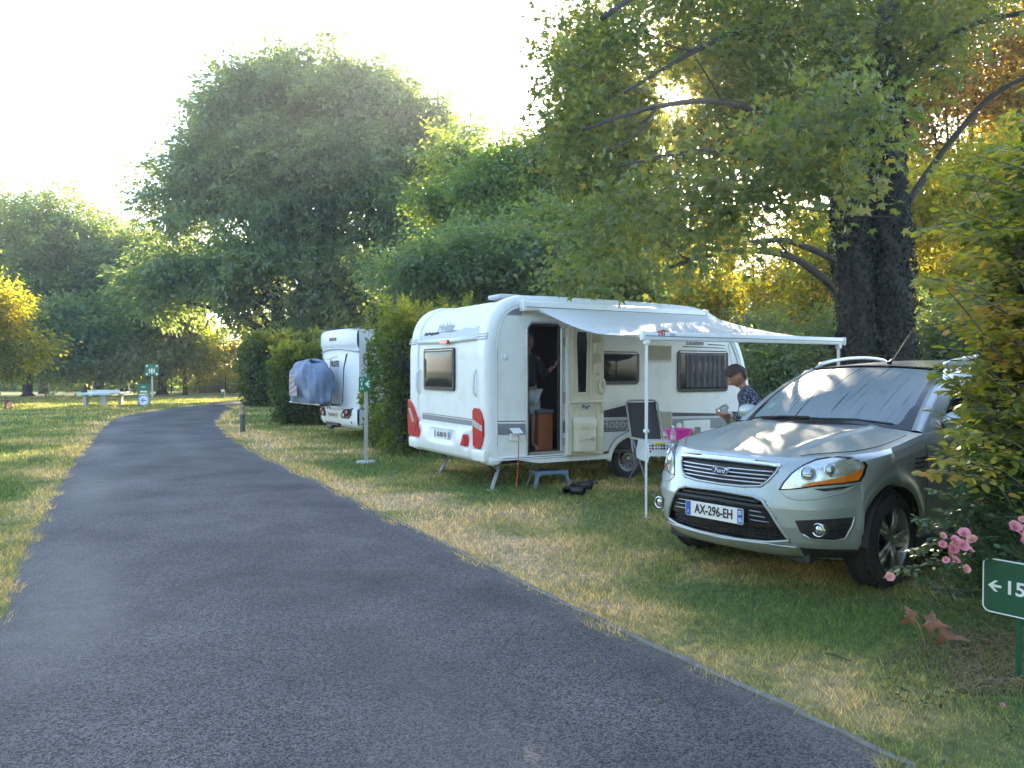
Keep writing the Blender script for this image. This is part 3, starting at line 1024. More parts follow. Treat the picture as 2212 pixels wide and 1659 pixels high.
# ---- the ivy-clad double trunk of the near maple, its limbs and overhanging crown
MY = 16.5
mb_ = at(1885, 850, MY); mb_.z = 0
maple = empty('maple_tree', mb_, 0, 'giant maple with two ivy-clad trunks behind the car, crown hanging over the caravan', 'tree')
def ivy_trunk(us, seed, r0, r1):
    pts = [at(u, v, MY + dy) for u, v, dy in us]
    pts[0].z = 0
    limb('trunk', pts, r0, r1, m_bark, maple, seed, n=14, wob=0.08)
    return pts
tA = ivy_trunk([(1860, 950, 0.2), (1855, 700, 0.2), (1835, 450, 0.2), (1800, 240, 0.3), (1770, 0, 0.5), (1740, -250, 0.8)], 1, 0.42, 0.22)
tB = ivy_trunk([(1935, 950, 0), (1930, 700, 0), (1925, 450, 0), (1920, 230, 0), (1918, 0, 0), (1925, -300, 0)], 2, 0.42, 0.18)
tC = ivy_trunk([(1895, 560, 0.3), (1870, 350, 0.4), (1830, 120, 0.6), (1820, -100, 0.8), (1800, -300, 1)], 3, 0.26, 0.14)
# ivy coat
def ivy(pts, r_at, n, seed, vmin, name='ivy'):
    rng = np.random.default_rng(seed)
    P = smooth_poly(pts, 60)
    A = np.array(P)
    i = rng.integers(0, len(A) - 1, n)
    f = rng.random(n)[:, None]
    c = A[i] * (1 - f) + A[i + 1] * f
    k = c[:, 2] < vmin
    c, i = c[k], i[k]
    th = rng.uniform(0, 2 * np.pi, len(c))
    rad = r_at(c[:, 2]) * (1 + 0.14 * np.sin(c[:, 2] * 2.1 + th * 2) + 0.08 * np.sin(c[:, 2] * 9 + th * 5) + rng.normal(0, 0.07, len(c)))
    o = np.stack([np.cos(th), np.sin(th), np.zeros(len(c))], -1)
    pos = c + o * rad[:, None]
    ax = np.stack([rng.normal(0, 0.5, len(c)), rng.normal(0, 0.5, len(c)), -np.ones(len(c))], -1)
    nr = o + rng.normal(0, 0.6, (len(c), 3)) + np.array([0, 0, 0.4])
    size = rng.uniform(0.045, 0.095, len(c))
    me = leaves_mesh(name, pos - np.array(maple.location), ax, nr, size, np.clip(rng.normal(0.5, 0.25, len(c)), 0, 1), LEAF4)
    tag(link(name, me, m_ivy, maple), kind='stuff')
ivy(tA, lambda z: 0.55 - 0.032 * z, 30000, 21, 9.0)
ivy(tB, lambda z: 0.52 - 0.034 * z, 30000, 22, 8.5)

m_limb = m_bark2
def mlimb(us, r0, r1, seed):
    limb('branch', [at(u, v, MY + dy) for u, v, dy in us], r0 * .72, r1 * .8, m_bark, maple, seed, n=8)
mlimb([(1800, 620, 0), (1720, 560, -0.8), (1620, 540, -2), (1520, 555, -3.2), (1440, 580, -4)], 0.13, 0.03, 31)
mlimb([(1800, 560, 0), (1700, 520, -1), (1600, 525, -2), (1500, 500, -3.2), (1400, 450, -4.4)], 0.11, 0.02, 32)
mlimb([(1830, 430, 0), (1740, 400, -1.5), (1600, 330, -3), (1480, 330, -4.5), (1330, 360, -6)], 0.14, 0.02, 33)
mlimb([(1830, 120, 0.5), (1700, 70, -1), (1620, 60, -2), (1500, 110, -3.5), (1350, 200, -5)], 0.16, 0.03, 34)
mlimb([(1850, 300, 0), (1700, 260, -2), (1560, 220, -3.5), (1420, 230, -5), (1260, 280, -6.5)], 0.14, 0.02, 35)
mlimb([(1960, 440, 0), (2000, 380, 0), (2050, 310, -0.2), (2140, 210, -0.5), (2250, 150, -1)], 0.12, 0.05, 36)
mlimb([(1770, -20, 0.5), (1600, -60, -2), (1450, -50, -4), (1300, 40, -6)], 0.16, 0.04, 37)
mlimb([(1925, 200, 0), (2020, 100, -0.5), (2110, 50, -1), (2250, 20, -2)], 0.12, 0.05, 38)
mlimb([(1800, 30, 0.4), (1790, -30, 0.2), (1840, 90, 0.2), (1890, 150, 0)], 0.10, 0.10, 39)
for j, (u0, v0, y0, u1, v1, y1) in enumerate([(1620, 330, -3, 1500, 470, -4), (1500, 560, -3.2, 1430, 520, -4.4), (1700, 545, -1.2, 1640, 470, -2), (1480, 330, -4.5, 1400, 430, -5.5),
                                              (1560, 220, -3.5, 1500, 120, -5), (1420, 230, -5, 1300, 330, -6.6), (1500, 110, -3.5, 1380, 60, -5.2), (1740, 400, -1.5, 1860, 410, -6.0), (1600, 420, -5, 1950, 470, -6.5)]):
    mlimb([(u0, v0, y0), ((u0 + u1) / 2 + 10, (v0 + v1) / 2 + 14, (y0 + y1) / 2), (u1, v1, y1)], 0.035, 0.008, 50 + j)

def mblob(u, v, Y, ru, rv, d):
    p = at(u, v, Y)
    return (p.x, p.y, p.z, pxm(ru, Y), d, pxm(rv, Y))
# body of the crown (16 to 10 m away), thinner towards its ragged left edge
crown_far = [mblob(1500, 130, 15, 210, 190, 2.2), mblob(1330, 190, 13.5, 110, 130, 1.6), mblob(1650, 260, 14.5, 160, 150, 1.8), mblob(1420, 380, 13, 130, 110, 1.5),
             mblob(1260, 110, 14, 70, 110, 1.4), mblob(1720, 60, 15, 150, 130, 2.0), mblob(1240, 300, 12.5, 70, 90, 1.2), mblob(2010, 60, 15.5, 120, 110, 1.5), mblob(1215, 230, 13, 45, 60, 1.0),
             mblob(1560, -260, 17, 420, 220, 4.0), mblob(2050, -200, 17, 250, 250, 3.5), mblob(1300, 480, 12.5, 110, 60, 1.2), mblob(1500, 520, 13, 100, 60, 1.2)]
foliage('crown', crown_far, 2300, 30, 0.60, 0.155, m_maple, maple, 71, shape=LEAF_MAPLE, inner=0.25, droop=0.35, flat=0.16)
# nearest hanging sprays over the awning and in front of the trunks
crown_near = [mblob(1700, 330, 8.4, 150, 60, 0.7), mblob(1600, 400, 8.6, 130, 60, 0.7), mblob(1830, 380, 8.0, 90, 50, 0.6), mblob(1790, 250, 8.6, 160, 70, 0.8), mblob(1500, 430, 9, 90, 60, 0.7),
              mblob(1880, 230, 8.6, 70, 70, 0.7), mblob(1350, 420, 9.6, 90, 60, 0.8), mblob(1320, 540, 10, 70, 50, 0.7), mblob(1230, 620, 11, 60, 40, 0.6), mblob(1400, 600, 11, 80, 40, 0.7)]
foliage('hanging_spray', crown_near, 230, 22, 0.48, 0.135, m_maple, maple, 72, shape=LEAF_MAPLE, inner=0.5, droop=0.5, flat=0.10, keep_fn=lambda P: (P[:, 2] - CAM_H) / P[:, 1] > .092)

# ---------------------------------------------------------------- hedges
m_dark_core = mat('hedge_dark_core', (0.030, 0.027, 0.018), 1.0, var=0.3, scale=20, bump=1.0, bscale=25)
def hedge(label, base_pts, h, leaf, n, seed, top_rag=0.5, cat='hedge', group='clipped hornbeam hedges between the pitches', m=None):
    """base_pts: 4 ground corners (counter-clockwise)"""
    m = m or m_beech
    P4 = [Vector(p) for p in base_pts]
    c = sum(P4, Vector()) / 4
    root = empty('hedge', (c.x, c.y, 0), 0, label, cat, group)
    off = np.array((c.x, c.y, 0))
    # solid dark core in place of twigs, added to block light
    mbx = MB()
    def fn(a, b_, d):
        return (a, b_, d)
    ins = []
    for i_ in range(4):
        e1 = (P4[(i_ + 1) % 4] - P4[i_]).normalized(); e2 = (P4[i_ - 1] - P4[i_]).normalized()
        ins.append(P4[i_] + (e1 + e2) * 0.34)
    mbx.prism([(p.x - c.x, p.y - c.y) for p in ins], fn, 0.05, h * 0.86)
    mbx.build('dark_core', m_dark_core, root)
    rng = np.random.default_rng(seed)
    A = np.array([(p.x, p.y) for p in P4])
    L = np.linalg.norm(np.roll(A, -1, 0) - A, axis=1)
    side_area = L * h
    top_area = L[0] * L[1]
    w = np.append(side_area, top_area)
    f = rng.choice(5, n, p=w / w.sum())
    pos = np.zeros((n, 3)); nr = np.zeros((n, 3))
    t, s = rng.random(n), rng.random(n)
    for k in range(4):
        q = f == k
        a, b_ = A[k], A[(k + 1) % 4]
        pos[q, :2] = a + (b_ - a) * t[q, None]
        pos[q, 2] = s[q] * h
        e = (b_ - a) / L[k]
        nr[q] = (e[1], -e[0], 0)
    q = f == 4
    pos[q, :2] = (A[0] * (1 - t[q, None]) + A[1] * t[q, None]) * (1 - s[q, None]) + (A[3] * (1 - t[q, None]) + A[2] * t[q, None]) * s[q, None]
    pos[q, 2] = h
    nr[q] = (0, 0, 1)
    lump = 0.10 * np.sin(pos[:, 0] * 5.1 + pos[:, 2] * 3.3) + 0.09 * np.sin(pos[:, 2] * 6.7 + pos[:, 1] * 4.1) + 0.05 * np.sin(pos[:, 0] * 13 + pos[:, 1] * 11 + pos[:, 2] * 9)
    depth = np.abs(rng.normal(0, 0.13, n))
    pos += nr * (lump - depth)[:, None]
    pos += rng.normal(0, 0.03, (n, 3))
    # rounded foot and shoulders
    zz = pos[:, 2] / h
    shrink = 1 - 0.12 * np.clip((zz - 0.8) / 0.2, 0, 1) ** 2 - 0.10 * np.clip((0.12 - zz) / 0.12, 0, 1)
    cxy = A.mean(0)
    pos[:, :2] = cxy + (pos[:, :2] - cxy) * shrink[:, None]
    # long young shoots at the top
    ns = int(n * 0.20)
    nsh = max(12, int(top_area * 16))
    sb = rng.random((nsh, 2))
    base = (A[0] * (1 - sb[:, :1]) + A[1] * sb[:, :1]) * (1 - sb[:, 1:]) + (A[3] * (1 - sb[:, :1]) + A[2] * sb[:, :1]) * sb[:, 1:]
    sl = rng.uniform(0.1, 1.0, nsh) ** 1.5 * top_rag
    sd = np.stack([rng.normal(0, 0.25, nsh), rng.normal(0, 0.25, nsh), np.ones(nsh)], -1)
    i = rng.integers(0, nsh, ns)
    tt = rng.random(ns)
    sp = np.concatenate([base[i], np.full((ns, 1), h - 0.1)], 1) + sd[i] * (sl[i] * tt)[:, None] + rng.normal(0, 0.045, (ns, 3))
    pos = np.concatenate([pos, sp]); nr = np.concatenate([nr, rng.normal(0, 1, (ns, 3))])
    nn = len(pos)
    ax = nr * 0.7 + rng.normal(0, 0.6, (nn, 3)); ax[:, 2] -= 0.1
    ln = np.cross(ax, rng.normal(0, 1, (nn, 3))) + np.array([0, 0, 0.9])
    zz = pos[:, 2] / h
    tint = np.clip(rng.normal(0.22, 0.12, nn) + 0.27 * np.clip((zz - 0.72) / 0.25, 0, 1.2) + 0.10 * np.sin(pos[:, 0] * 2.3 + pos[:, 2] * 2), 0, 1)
    size = leaf * rng.uniform(0.6, 1.3, nn)
    k = pos[:, 2] > 0.02
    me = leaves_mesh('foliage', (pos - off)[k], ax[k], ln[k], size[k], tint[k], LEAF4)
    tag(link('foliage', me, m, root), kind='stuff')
    mb = MB()
    for j in range(min(nsh, 60)):
        b0 = Vector((base[j][0] - c.x, base[j][1] - c.y, h - 0.2))
        mb.tube([b0, b0 + Vector(sd[j]) * sl[j] * 0.95], [0.006, 0.003], n=4)
    mb.build('shoot', m_bark2, root)['kind'] = 'stuff'
    return root

AX = Vector((0.866, 0.5, 0)); BX = Vector((-0.5, 0.866, 0))
g = gnd(800, 962); g0 = gnd(905, 985)
n0 = Vector((g0.x + 0.14, g0.y + 0.15, 0))
hedge('tall clipped hornbeam hedge with yellow-green top between caravan and motorhome', [n0 - AX * 0.75 + BX * 0.0, n0 + AX * 0.35, n0 + AX * 7 + BX * 2.6, n0 - AX * 0.75 + BX * 1.9 + AX * 0.2][0:4], 2.5, 0.085, 42000, 201, top_rag=0.8)
h0 = gnd(585, 921)
hedge('dark clipped hedge left of the motorhome at the road bend', [h0, h0 + Vector((2.3, 0.1, 0)), h0 + Vector((9.5, 4.2, 0)), h0 + Vector((-0.2, 4.5, 0))], 2.25, 0.115, 42000, 202, top_rag=0.4)
h2 = gnd(652, 872)
hedge('lighter far hedge end behind the dark clipped hedge', [h2 + Vector((-1.6, -4, 0)), h2 + Vector((3.2, -4, 0)), h2 + Vector((9, 0, 0)), h2 + Vector((-1.2, 1.5, 0))], 3.0, 0.19, 30000, 203, top_rag=0.6)
# ---------------------------------------------------------------- materials for vehicles and gear
m_white = mat('caravan_white', (0.80, 0.81, 0.79), 0.38, var=0.02, scale=3, bump=0.08, bscale=220, dirt=0.22)
m_moul = mat('moulding_white', (0.80, 0.82, 0.82), 0.30, var=0.015, scale=4, dirt=0.16)
m_cream = mat('cream_plastic', (0.64, 0.60, 0.47), 0.45, var=0.03, scale=6)
m_cream2 = mat('cream_pocket', (0.48, 0.43, 0.31), 0.5, var=0.05, scale=6)
m_black = mat('black_rubber', (0.012, 0.012, 0.013), 0.45, var=0.1, scale=10)
m_glass = mat('tinted_glass', (0.008, 0.010, 0.016), 0.05, var=0.0, spec=0.4)
m_curtain = mat('window_curtain', (0.020, 0.022, 0.034), 0.6, var=0.25, scale=9)
m_grey = mat('grey_decal', (0.22, 0.235, 0.27), 0.4, var=0.05, scale=5)
m_dark = mat('dark_decal', (0.030, 0.034, 0.055), 0.4, var=0.08, scale=5)
m_lgrey = mat('light_grey_decal', (0.50, 0.53, 0.55), 0.4, var=0.05, scale=6)
m_red = mat('red_lens', (0.55, 0.012, 0.014), 0.18, var=0.18, scale=14, coat=0.6)
m_clear = mat('clear_lens', (0.55, 0.52, 0.52), 0.15, var=0.12, scale=20, coat=0.6)
m_alu = mat('aluminium', (0.55, 0.56, 0.58), 0.35, metal=0.9, var=0.06, scale=20)
m_galv = mat('galvanised_steel', (0.42, 0.44, 0.46), 0.45, metal=0.7, var=0.15, scale=25)
m_wood = mat('cabinet_wood', (0.30, 0.10, 0.035), 0.5, var=0.12, scale=5)
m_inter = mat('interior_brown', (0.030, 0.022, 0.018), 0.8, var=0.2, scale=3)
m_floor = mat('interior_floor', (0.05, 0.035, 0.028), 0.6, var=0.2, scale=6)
m_counter = mat('counter_grey', (0.12, 0.12, 0.13), 0.5, var=0.1, scale=10)
m_tyre = mat('tyre', (0.018, 0.018, 0.019), 0.85, var=0.2, scale=15, bump=0.4, bscale=60)
m_steel = mat('steel_wheel', (0.20, 0.20, 0.20), 0.5, metal=0.5, var=0.1, scale=10)
m_chassis = mat('chassis_dark', (0.03, 0.03, 0.032), 0.7, var=0.3, scale=6)
m_orange = mat('orange_cable', (0.50, 0.09, 0.02), 0.5, var=0.05)
m_blue = mat('plate_blue', (0.03, 0.09, 0.42), 0.4, var=0.03)
m_plate = mat('plate_white', (0.78, 0.78, 0.76), 0.35, var=0.02)
m_ink = mat('black_ink', (0.010, 0.010, 0.011), 0.5, var=0.0)
m_inkw = mat('white_ink', (0.80, 0.80, 0.80), 0.5, var=0.0)
m_gink = mat('grey_ink', (0.33, 0.34, 0.37), 0.4, var=0.0)
m_redink = mat('red_ink', (0.50, 0.01, 0.02), 0.4, var=0.05)

m_ventback = mat('vent_shadow_brown', (0.10, 0.08, 0.05), .8, var=.1)

def number_plate(root, loc4, body, region, name='number_plate', w=0.52, h=0.11):
    """loc4: matrix, local x right, y up, z out of the plate"""
    def place(mb):
        mb.v = [tuple(loc4 @ Vector(v)) for v in mb.v]
        return mb
    b = MB().prism(rrect(w, h, 0.012, 3), lambda a, b_, d: (a, b_, d), 0, 0.006)
    o = place(b).build(name, m_plate, root)
    b = MB().prism(rrect(0.045, h - 0.008, 0.006, 2, -w / 2 + 0.027, 0), lambda a, b_, d: (a, b_, d), 0.0065, 0.0075)
    place(b).build('country_strip', m_blue, o)
    b = MB().prism(rrect(0.045, h - 0.008, 0.006, 2, w / 2 - 0.027, 0), lambda a, b_, d: (a, b_, d), 0.0065, 0.0075)
    place(b).build('region_strip', m_blue, o)
    text_mesh('plate_lettering', body, 0.098, m_ink, o, loc4 @ Matrix.Translation((0, 0.0, 0.0078)), 0.0008, 0.0022, sx=0.74)
    text_mesh('country_letter', 'F', 0.032, m_inkw, o, loc4 @ Matrix.Translation((-w / 2 + 0.027, -0.028, 0.0082)), 0.0004)
    text_mesh('region_number', region, 0.042, m_inkw, o, loc4 @ Matrix.Translation((w / 2 - 0.027, -0.028, 0.0082)), 0.0004, 0.001, sx=0.8)
    st = MB()
    for k in range(3):
        st.box((w / 2 - 0.027, 0.016 + 0.010 * k, 0.0082), (0.030, 0.005, 0.0006))
    place(st).build('region_mark', m_inkw, o)
    return o

# ---------------------------------------------------------------- caravan
CX = empty('caravan', (-0.307, 9.9, 0), math.radians(30), 'white touring caravan with open door, grey side stripe and red corner lights', 'caravan')
CW, CL = 2.60, 4.80
PROF = [(0.05, 0.42), (0.0, 0.58), (0.0, 0.66), (0.0, 0.8), (0.0, 1.2), (0.0, 1.7), (0.0, 1.85), (0.015, 2.0), (0.055, 2.2), (0.13, 2.36), (0.25, 2.48), (0.40, 2.545), (0.6, 2.57), (1.6, 2.58), (3.2, 2.56), (3.65, 2.53),
        (3.95, 2.45), (4.2, 2.33), (4.42, 2.16), (4.56, 1.95), (4.66, 1.7), (4.76, 1.35), (4.80, 1.0), (4.79, 0.65), (4.74, 0.44)]

def caravan():
    # side walls with door hole
    from mathutils.geometry import tessellate_polygon
    arch = [(2.90 - 0.02, 0.44)] + [(2.42 + 0.44 * math.cos(math.radians(a)), 0.34 + 0.33 * math.sin(math.radians(a))) for a in range(18, 163, 12)] + [(1.96, 0.44)]
    outline = [(0.05, 0.44)] + PROF[1:-1] + [(4.74, 0.44)] + arch
    door = [(0.60, 0.47), (1.12, 0.47), (1.12, 2.15)] + [(1.06 + 0.06 * math.cos(math.radians(a)), 2.17 + 0.06 * math.sin(math.radians(a))) for a in (0, 30, 60, 90)] + \
           [(0.66 + 0.06 * math.cos(math.radians(a)), 2.17 + 0.06 * math.sin(math.radians(a))) for a in (90, 120, 150, 180)] + [(0.60, 2.1)]
    polys = [[Vector((x, 0, z)) for x, z in outline], [Vector((x, 0, z)) for x, z in door]]
    tris = tessellate_polygon(polys)
    vs = [p for pl in polys for p in pl]
    MB().add([(v.x, 0, v.z) for v in vs], [tuple(t) for t in tris]).build('side_wall', m_white, CX)
    tris = tessellate_polygon([polys[0]])
    MB().add([(v.x, CW, v.z) for v in polys[0]], [tuple(t) for t in tris]).build('side_wall', m_white, CX)
    pr = smooth_poly([Vector((x, 0, z)) for x, z in PROF], 90)
    sk = MB()
    sk.grid(lambda a, b: (pr[round(a * 89)].x, CW * b, pr[round(a * 89)].z), 89, 2)
    sk.build('rear_roof_and_front_shell', m_white, CX, smooth=True)
    MB().box((2.4, CW / 2, 0.43), (4.66, CW - 0.04, 0.05)).build('floor', m_chassis, CX)
    # inner lining
    il = MB()
    il.box((2.38, CW / 2, 1.42), (4.40, CW - 0.12, 1.90))
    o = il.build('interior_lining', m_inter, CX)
    # cut the opening of the lining: drop its near face and build it again around the door
    bm = bmesh.new(); bm.from_mesh(o.data)
    kill = [f for f in bm.faces if f.normal.y < -0.5]
    bmesh.ops.delete(bm, geom=kill, context='FACES'); bm.to_mesh(o.data); bm.free()
    yy = 0.06
    fr = MB()
    fr.box((0.385, yy, 1.42), (0.42, 0.01, 1.90)).box((2.86, yy, 1.42), (3.44, 0.01, 1.90)).box((0.87, yy, 2.30), (0.56, 0.01, 0.14))
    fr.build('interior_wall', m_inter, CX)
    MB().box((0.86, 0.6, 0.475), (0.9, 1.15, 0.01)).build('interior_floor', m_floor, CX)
    # corner mouldings
    pm = smooth_poly([Vector((x, 0, z)) for x, z in [(0.10, 0.36)] + PROF[1:]], 110)
    cs = [(0.31, 0.0), (0.29, 0.022), (0.20, 0.034), (0.08, 0.040), (0.03, 0.034), (-0.005, 0.012), (-0.024, -0.03), (-0.026, -0.075), (-0.014, -0.088), (-0.014, -0.098), (-0.022, -0.105), (-0.018, -0.125), (0.0, -0.13)]
    for sgn in (0, 1):
        def fn(a, b):
            i = round(a * 109)
            p = pm[i]
            t = (pm[min(i + 1, 109)] - pm[max(i - 1, 0)]).normalized()
            nrm = Vector((-t.z, 0, t.x))      # outward
            k = b * (len(cs) - 1)
            y, d = cs[round(k)]
            q = p + nrm * d
            return (q.x, (CW - y) if sgn else y, q.z)
        MB().grid(fn, 109, len(cs) - 1).build('corner_moulding', m_moul, CX, autos=40)
    ends = MB()
    for y in (0.13, CW - 0.13):
        ends.box((0.09, y, 0.41), (0.17, 0.30, 0.10), bev=0.03)
    ends.build('corner_foot', m_moul, CX, autos=40)
    # triple ribs on the near and far rear corner mouldings
    rb = MB()
    for k in range(3):
        z = 2.02 + k * 0.034
        for y0, y1 in ((-0.015, 0.27), (CW - 0.27, CW + 0.015)):
            rb.tube([(-0.028 + 0.01 * k, y0 + 0.02, z), (-0.036 + 0.01 * k, (y0 + y1) / 2, z), (-0.026 + 0.01 * k, y1, z)], 0.011, n=6)
    rb.build('rib', m_moul, CX, smooth=True)
    # thin dark joint lines along the side panel and corner mouldings
    jl = MB()
    jl.box((0.135, -0.0015, 1.3), (0.004, 0.003, 1.5))
    jl.box((4.38, -0.0015, 1.75), (0.004, 0.003, 0.55), rot=(0, math.radians(-14), 0)).box((4.52, -0.0015, 1.7), (0.004, 0.003, 0.65), rot=(0, math.radians(-14), 0))
    jl.build('panel_joint', m_black, CX)
    # bottom trim rail and skirt
    MB().box((0.96, -0.012, 0.445), (1.74, 0.03, 0.022), bev=0.006).box((0.96, -0.018, 0.417), (1.74, 0.04, 0.018), bev=0.005).build('sill_rail', m_moul, CX, autos=40)
    MB().prism([(0.42, 0.405), (1.96, 0.405), (1.96, 0.335), (0.75, 0.345)], lambda a, b, d: (a, d, b), -0.02, 0.02).build('skirt', m_moul, CX)
    MB().box((3.85, -0.012, 0.445), (1.84, 0.03, 0.022), bev=0.006).build('sill_rail', m_moul, CX, autos=40)
    # wheel arch rim
    ap = [Vector((2.42 + 0.46 * math.cos(math.radians(a)), -0.012, 0.30 + 0.37 * math.sin(math.radians(a)))) for a in range(0, 181, 10)]
    MB().tube([tuple(p) for p in ap], 0.035, n=8, flat=0.55).build('wheel_arch', m_moul, CX, smooth=True)
    MB().tube([(2.42 + 0.51 * math.cos(math.radians(a)), -0.006, 0.30 + 0.42 * math.sin(math.radians(a))) for a in range(0, 181, 10)], 0.006, n=5).build('arch_seam', m_grey, CX, smooth=True)
    MB().box((2.42, 0.28, 0.62), (0.95, 0.5, 0.02)).box((1.95, 0.28, 0.5), (0.02, 0.5, 0.25)).box((2.89, 0.28, 0.5), (0.02, 0.5, 0.25)).build('wheel_box', m_chassis, CX)
    # wheels
    for y, s in ((0.17, -1), (CW - 0.17, 1)):
        Rm = Matrix.Rotation(math.radians(90 * (1 if s < 0 else -1)), 3, 'X')
        c = (2.40, y, 0.30)
        tyre = MB().lathe([(0.19, -0.07), (0.27, -0.085), (0.297, -0.06), (0.302, 0), (0.297, 0.06), (0.27, 0.085), (0.19, 0.07)], 32, c, Rm, False).build('wheel', m_tyre, CX, smooth=True)
        rim = MB().lathe([(0.001, 0.02), (0.055, 0.02), (0.06, 0.045), (0.085, 0.04), (0.10, 0.0), (0.155, 0.03), (0.175, 0.05), (0.20, 0.06), (0.20, 0.03)], 32, c, Rm, False)
        rim.build('rim', m_steel, tyre, autos=35)
        hl = MB()
        for k in range(12):
            a = 2 * math.pi * k / 12
            hl.lathe([(0.001, 0.045), (0.014, 0.042), (0.014, 0.02)], 8, Vector(c) + Rm @ Vector((0.137 * math.cos(a), 0.137 * math.sin(a), -0.018)), Rm)
        hl.build('rim_hole', m_ink, tyre)
        MB().lathe([(0.001, 0.07), (0.03, 0.068), (0.036, 0.05), (0.036, 0.02)], 16, c, Rm).build('hub_cap', m_galv, tyre, smooth=True)
    ch = MB().box((2.4, 0.55, 0.35), (3.9, 0.06, 0.12)).box((2.4, CW - 0.55, 0.35), (3.9, 0.06, 0.12)).box((2.4, CW / 2, 0.31), (0.10, CW - 0.4, 0.09)).box((0.5, CW / 2, 0.37), (0.08, CW - 1.0, 0.08))
    ch.tube([(4.3, 0.55, 0.36), (5.5, CW / 2, 0.42)], 0.045, n=6).tube([(4.3, CW - 0.55, 0.36), (5.5, CW / 2, 0.42)], 0.045, n=6)
    ch.build('chassis', m_chassis, CX)
    # corner steadies
    for fx, fy, tx, ty, dx in ((0.115, 0.127, 0.36, 0.30, 0.0), (0.239, 2.05, 0.50, 2.06, 0.1), (4.55, 0.25, 4.2, 0.5, 0), (4.55, 2.3, 4.2, 2.1, 0)):
        j = MB().tube([(fx, fy, 0.02), (fx * 0.5 + tx * 0.5, fy * 0.5 + ty * 0.5, 0.21), (tx, ty, 0.42)], 0.026, n=4)
        j.box((fx, fy, 0.010), (0.13, 0.10, 0.016), bev=0.004)
        o = j.build('corner_steady', m_galv, CX)
        b2 = MB().tube([(fx * 0.5 + tx * 0.5, fy * 0.5 + ty * 0.5, 0.23), (fx - 0.04 if tx < 1 else fx, fy + 0.25, 0.42)], 0.016, n=4)
        b2.build('brace', m_chassis, o)
    # ---- rear face furniture (x = 0 plane, looking from -x); plane coordinates (y, z)
    def rear_poly(name, poly, m, d0=-0.004, d1=-0.001, parent=CX):
        return MB().prism(poly, lambda a, b, d: (d, a, b), d0, d1).build(name, m, parent)
    # brow rail
    MB().tube([(0.0, 0.30, 2.035), (-0.012, 1.3, 2.015), (0.0, 2.30, 2.035)], 0.028, n=8).build('brow_rail', m_moul, CX, smooth=True)
    lamp = MB().prism(rrect(0.26, 0.050, 0.018, 4, 1.25, 2.012), lambda a, b, d: (d, a, b), -0.072, 0.0).build('third_brake_light', m_red, CX)
    wave = [(2.28, 2.065)] + [(2.28 - 0.06 * k, 2.125 + 0.012 * math.sin(k * 0.8) + 0.0035 * k * 0 + (0.05 if k > 18 else 0.0028 * k)) for k in range(0, 33)] + [(0.34, 2.065)]
    def on_shell(y, z, off):
        best = None
        for i in range(len(pr) - 1):
            if pr[i].z <= z <= pr[i + 1].z and pr[i].x < 1:
                f = (z - pr[i].z) / (pr[i + 1].z - pr[i].z)
                return (pr[i].x + (pr[i + 1].x - pr[i].x) * f - off, y, z)
        return (-off, y, z)
    n = 33
    g = MB().grid(lambda a, b: on_shell(2.28 - 1.94 * a, 2.07 + b * (0.07 + 0.012 * math.sin(a * 26) + 0.055 * a), 0.004), 40, 3)
    g.build('grey_wave_decal', m_lgrey, CX, fixn=False)
    sq = MB()
    rnd = random.Random(3)
    pts = []
    for k in range(46):
        a = k / 45
        amp = 0.03 * (1 - a) + 0.008
        pts.append(on_shell(2.15 - 1.15 * a, 2.175 + (-0.02 + amp * (1 if k % 2 else -1) * rnd.uniform(0.3, 1)) * (1 if a < 0.45 else 0.4), 0.009))
    sq.tube(pts, [0.006 if k < 20 else 0.0035 for k in range(46)], n=4)
    sq.build('dark_squiggle_decal', m_dark, CX)
    o_ = on_shell(1.42, 2.235, 0.008)
    t_ = Vector(on_shell(1.42, 2.30, 0.008)) - Vector(on_shell(1.42, 2.17, 0.008))
    text_mesh('maker_lettering', 'Hobby', 0.16, m_gink, CX, frame4(o_, (0, -1, 0), t_), 0.001, 0.002, sx=1.25)
    # rear window
    def window(plane, a0, a1, b0, b1, r, name='window', bulge=0.02, curtain=False, fw=0.05):
        if plane == 'rear':
            fn = lambda a, b, d: (-d, a, b)
        else:
            fn = lambda a, b, d: (a, -d, b)
        cx_, cy_ = (a0 + a1) / 2, (b0 + b1) / 2
        w_, h_ = abs(a1 - a0), abs(b1 - b0)
        o = MB().prism(rrect(w_, h_, r, 5, cx_, cy_), fn, 0.0, bulge).build(name, m_black, CX)
        P_ = MB()
        pw, ph = w_ - fw * 2, h_ - fw * 2
        # slightly domed pane
        P_.grid(lambda a, b: fn(cx_ + (a - 0.5) * pw, cy_ + (b - 0.5) * ph, bulge + 0.003 + 0.012 * (1 - (2 * a - 1) ** 4) * (1 - (2 * b - 1) ** 4)), 14, 12)
        P_.build('pane', m_glass, o, smooth=True, fixn=False)
        MB().prism(rrect(w_ - fw * 1.6, 0.008, 0.003, 2, cx_, b1 - fw * 0.5), fn, bulge, bulge + 0.004).build('glazing_bar', m_alu, o)
        return o
    wr = window('rear', 0.985, 2.05, 1.305, 1.925, 0.05, bulge=0.03, fw=0.055)
    rear_poly('stripe', [(2.16, 0.845), (0.40, 0.845), (0.40, 0.915), (2.16, 0.925)], m_grey, -0.003, -0.0005)
    rear_poly('thin_stripe', [(2.16, 0.937), (0.40, 0.927), (0.40, 0.936), (2.16, 0.946)], m_dark, -0.003, -0.0005)
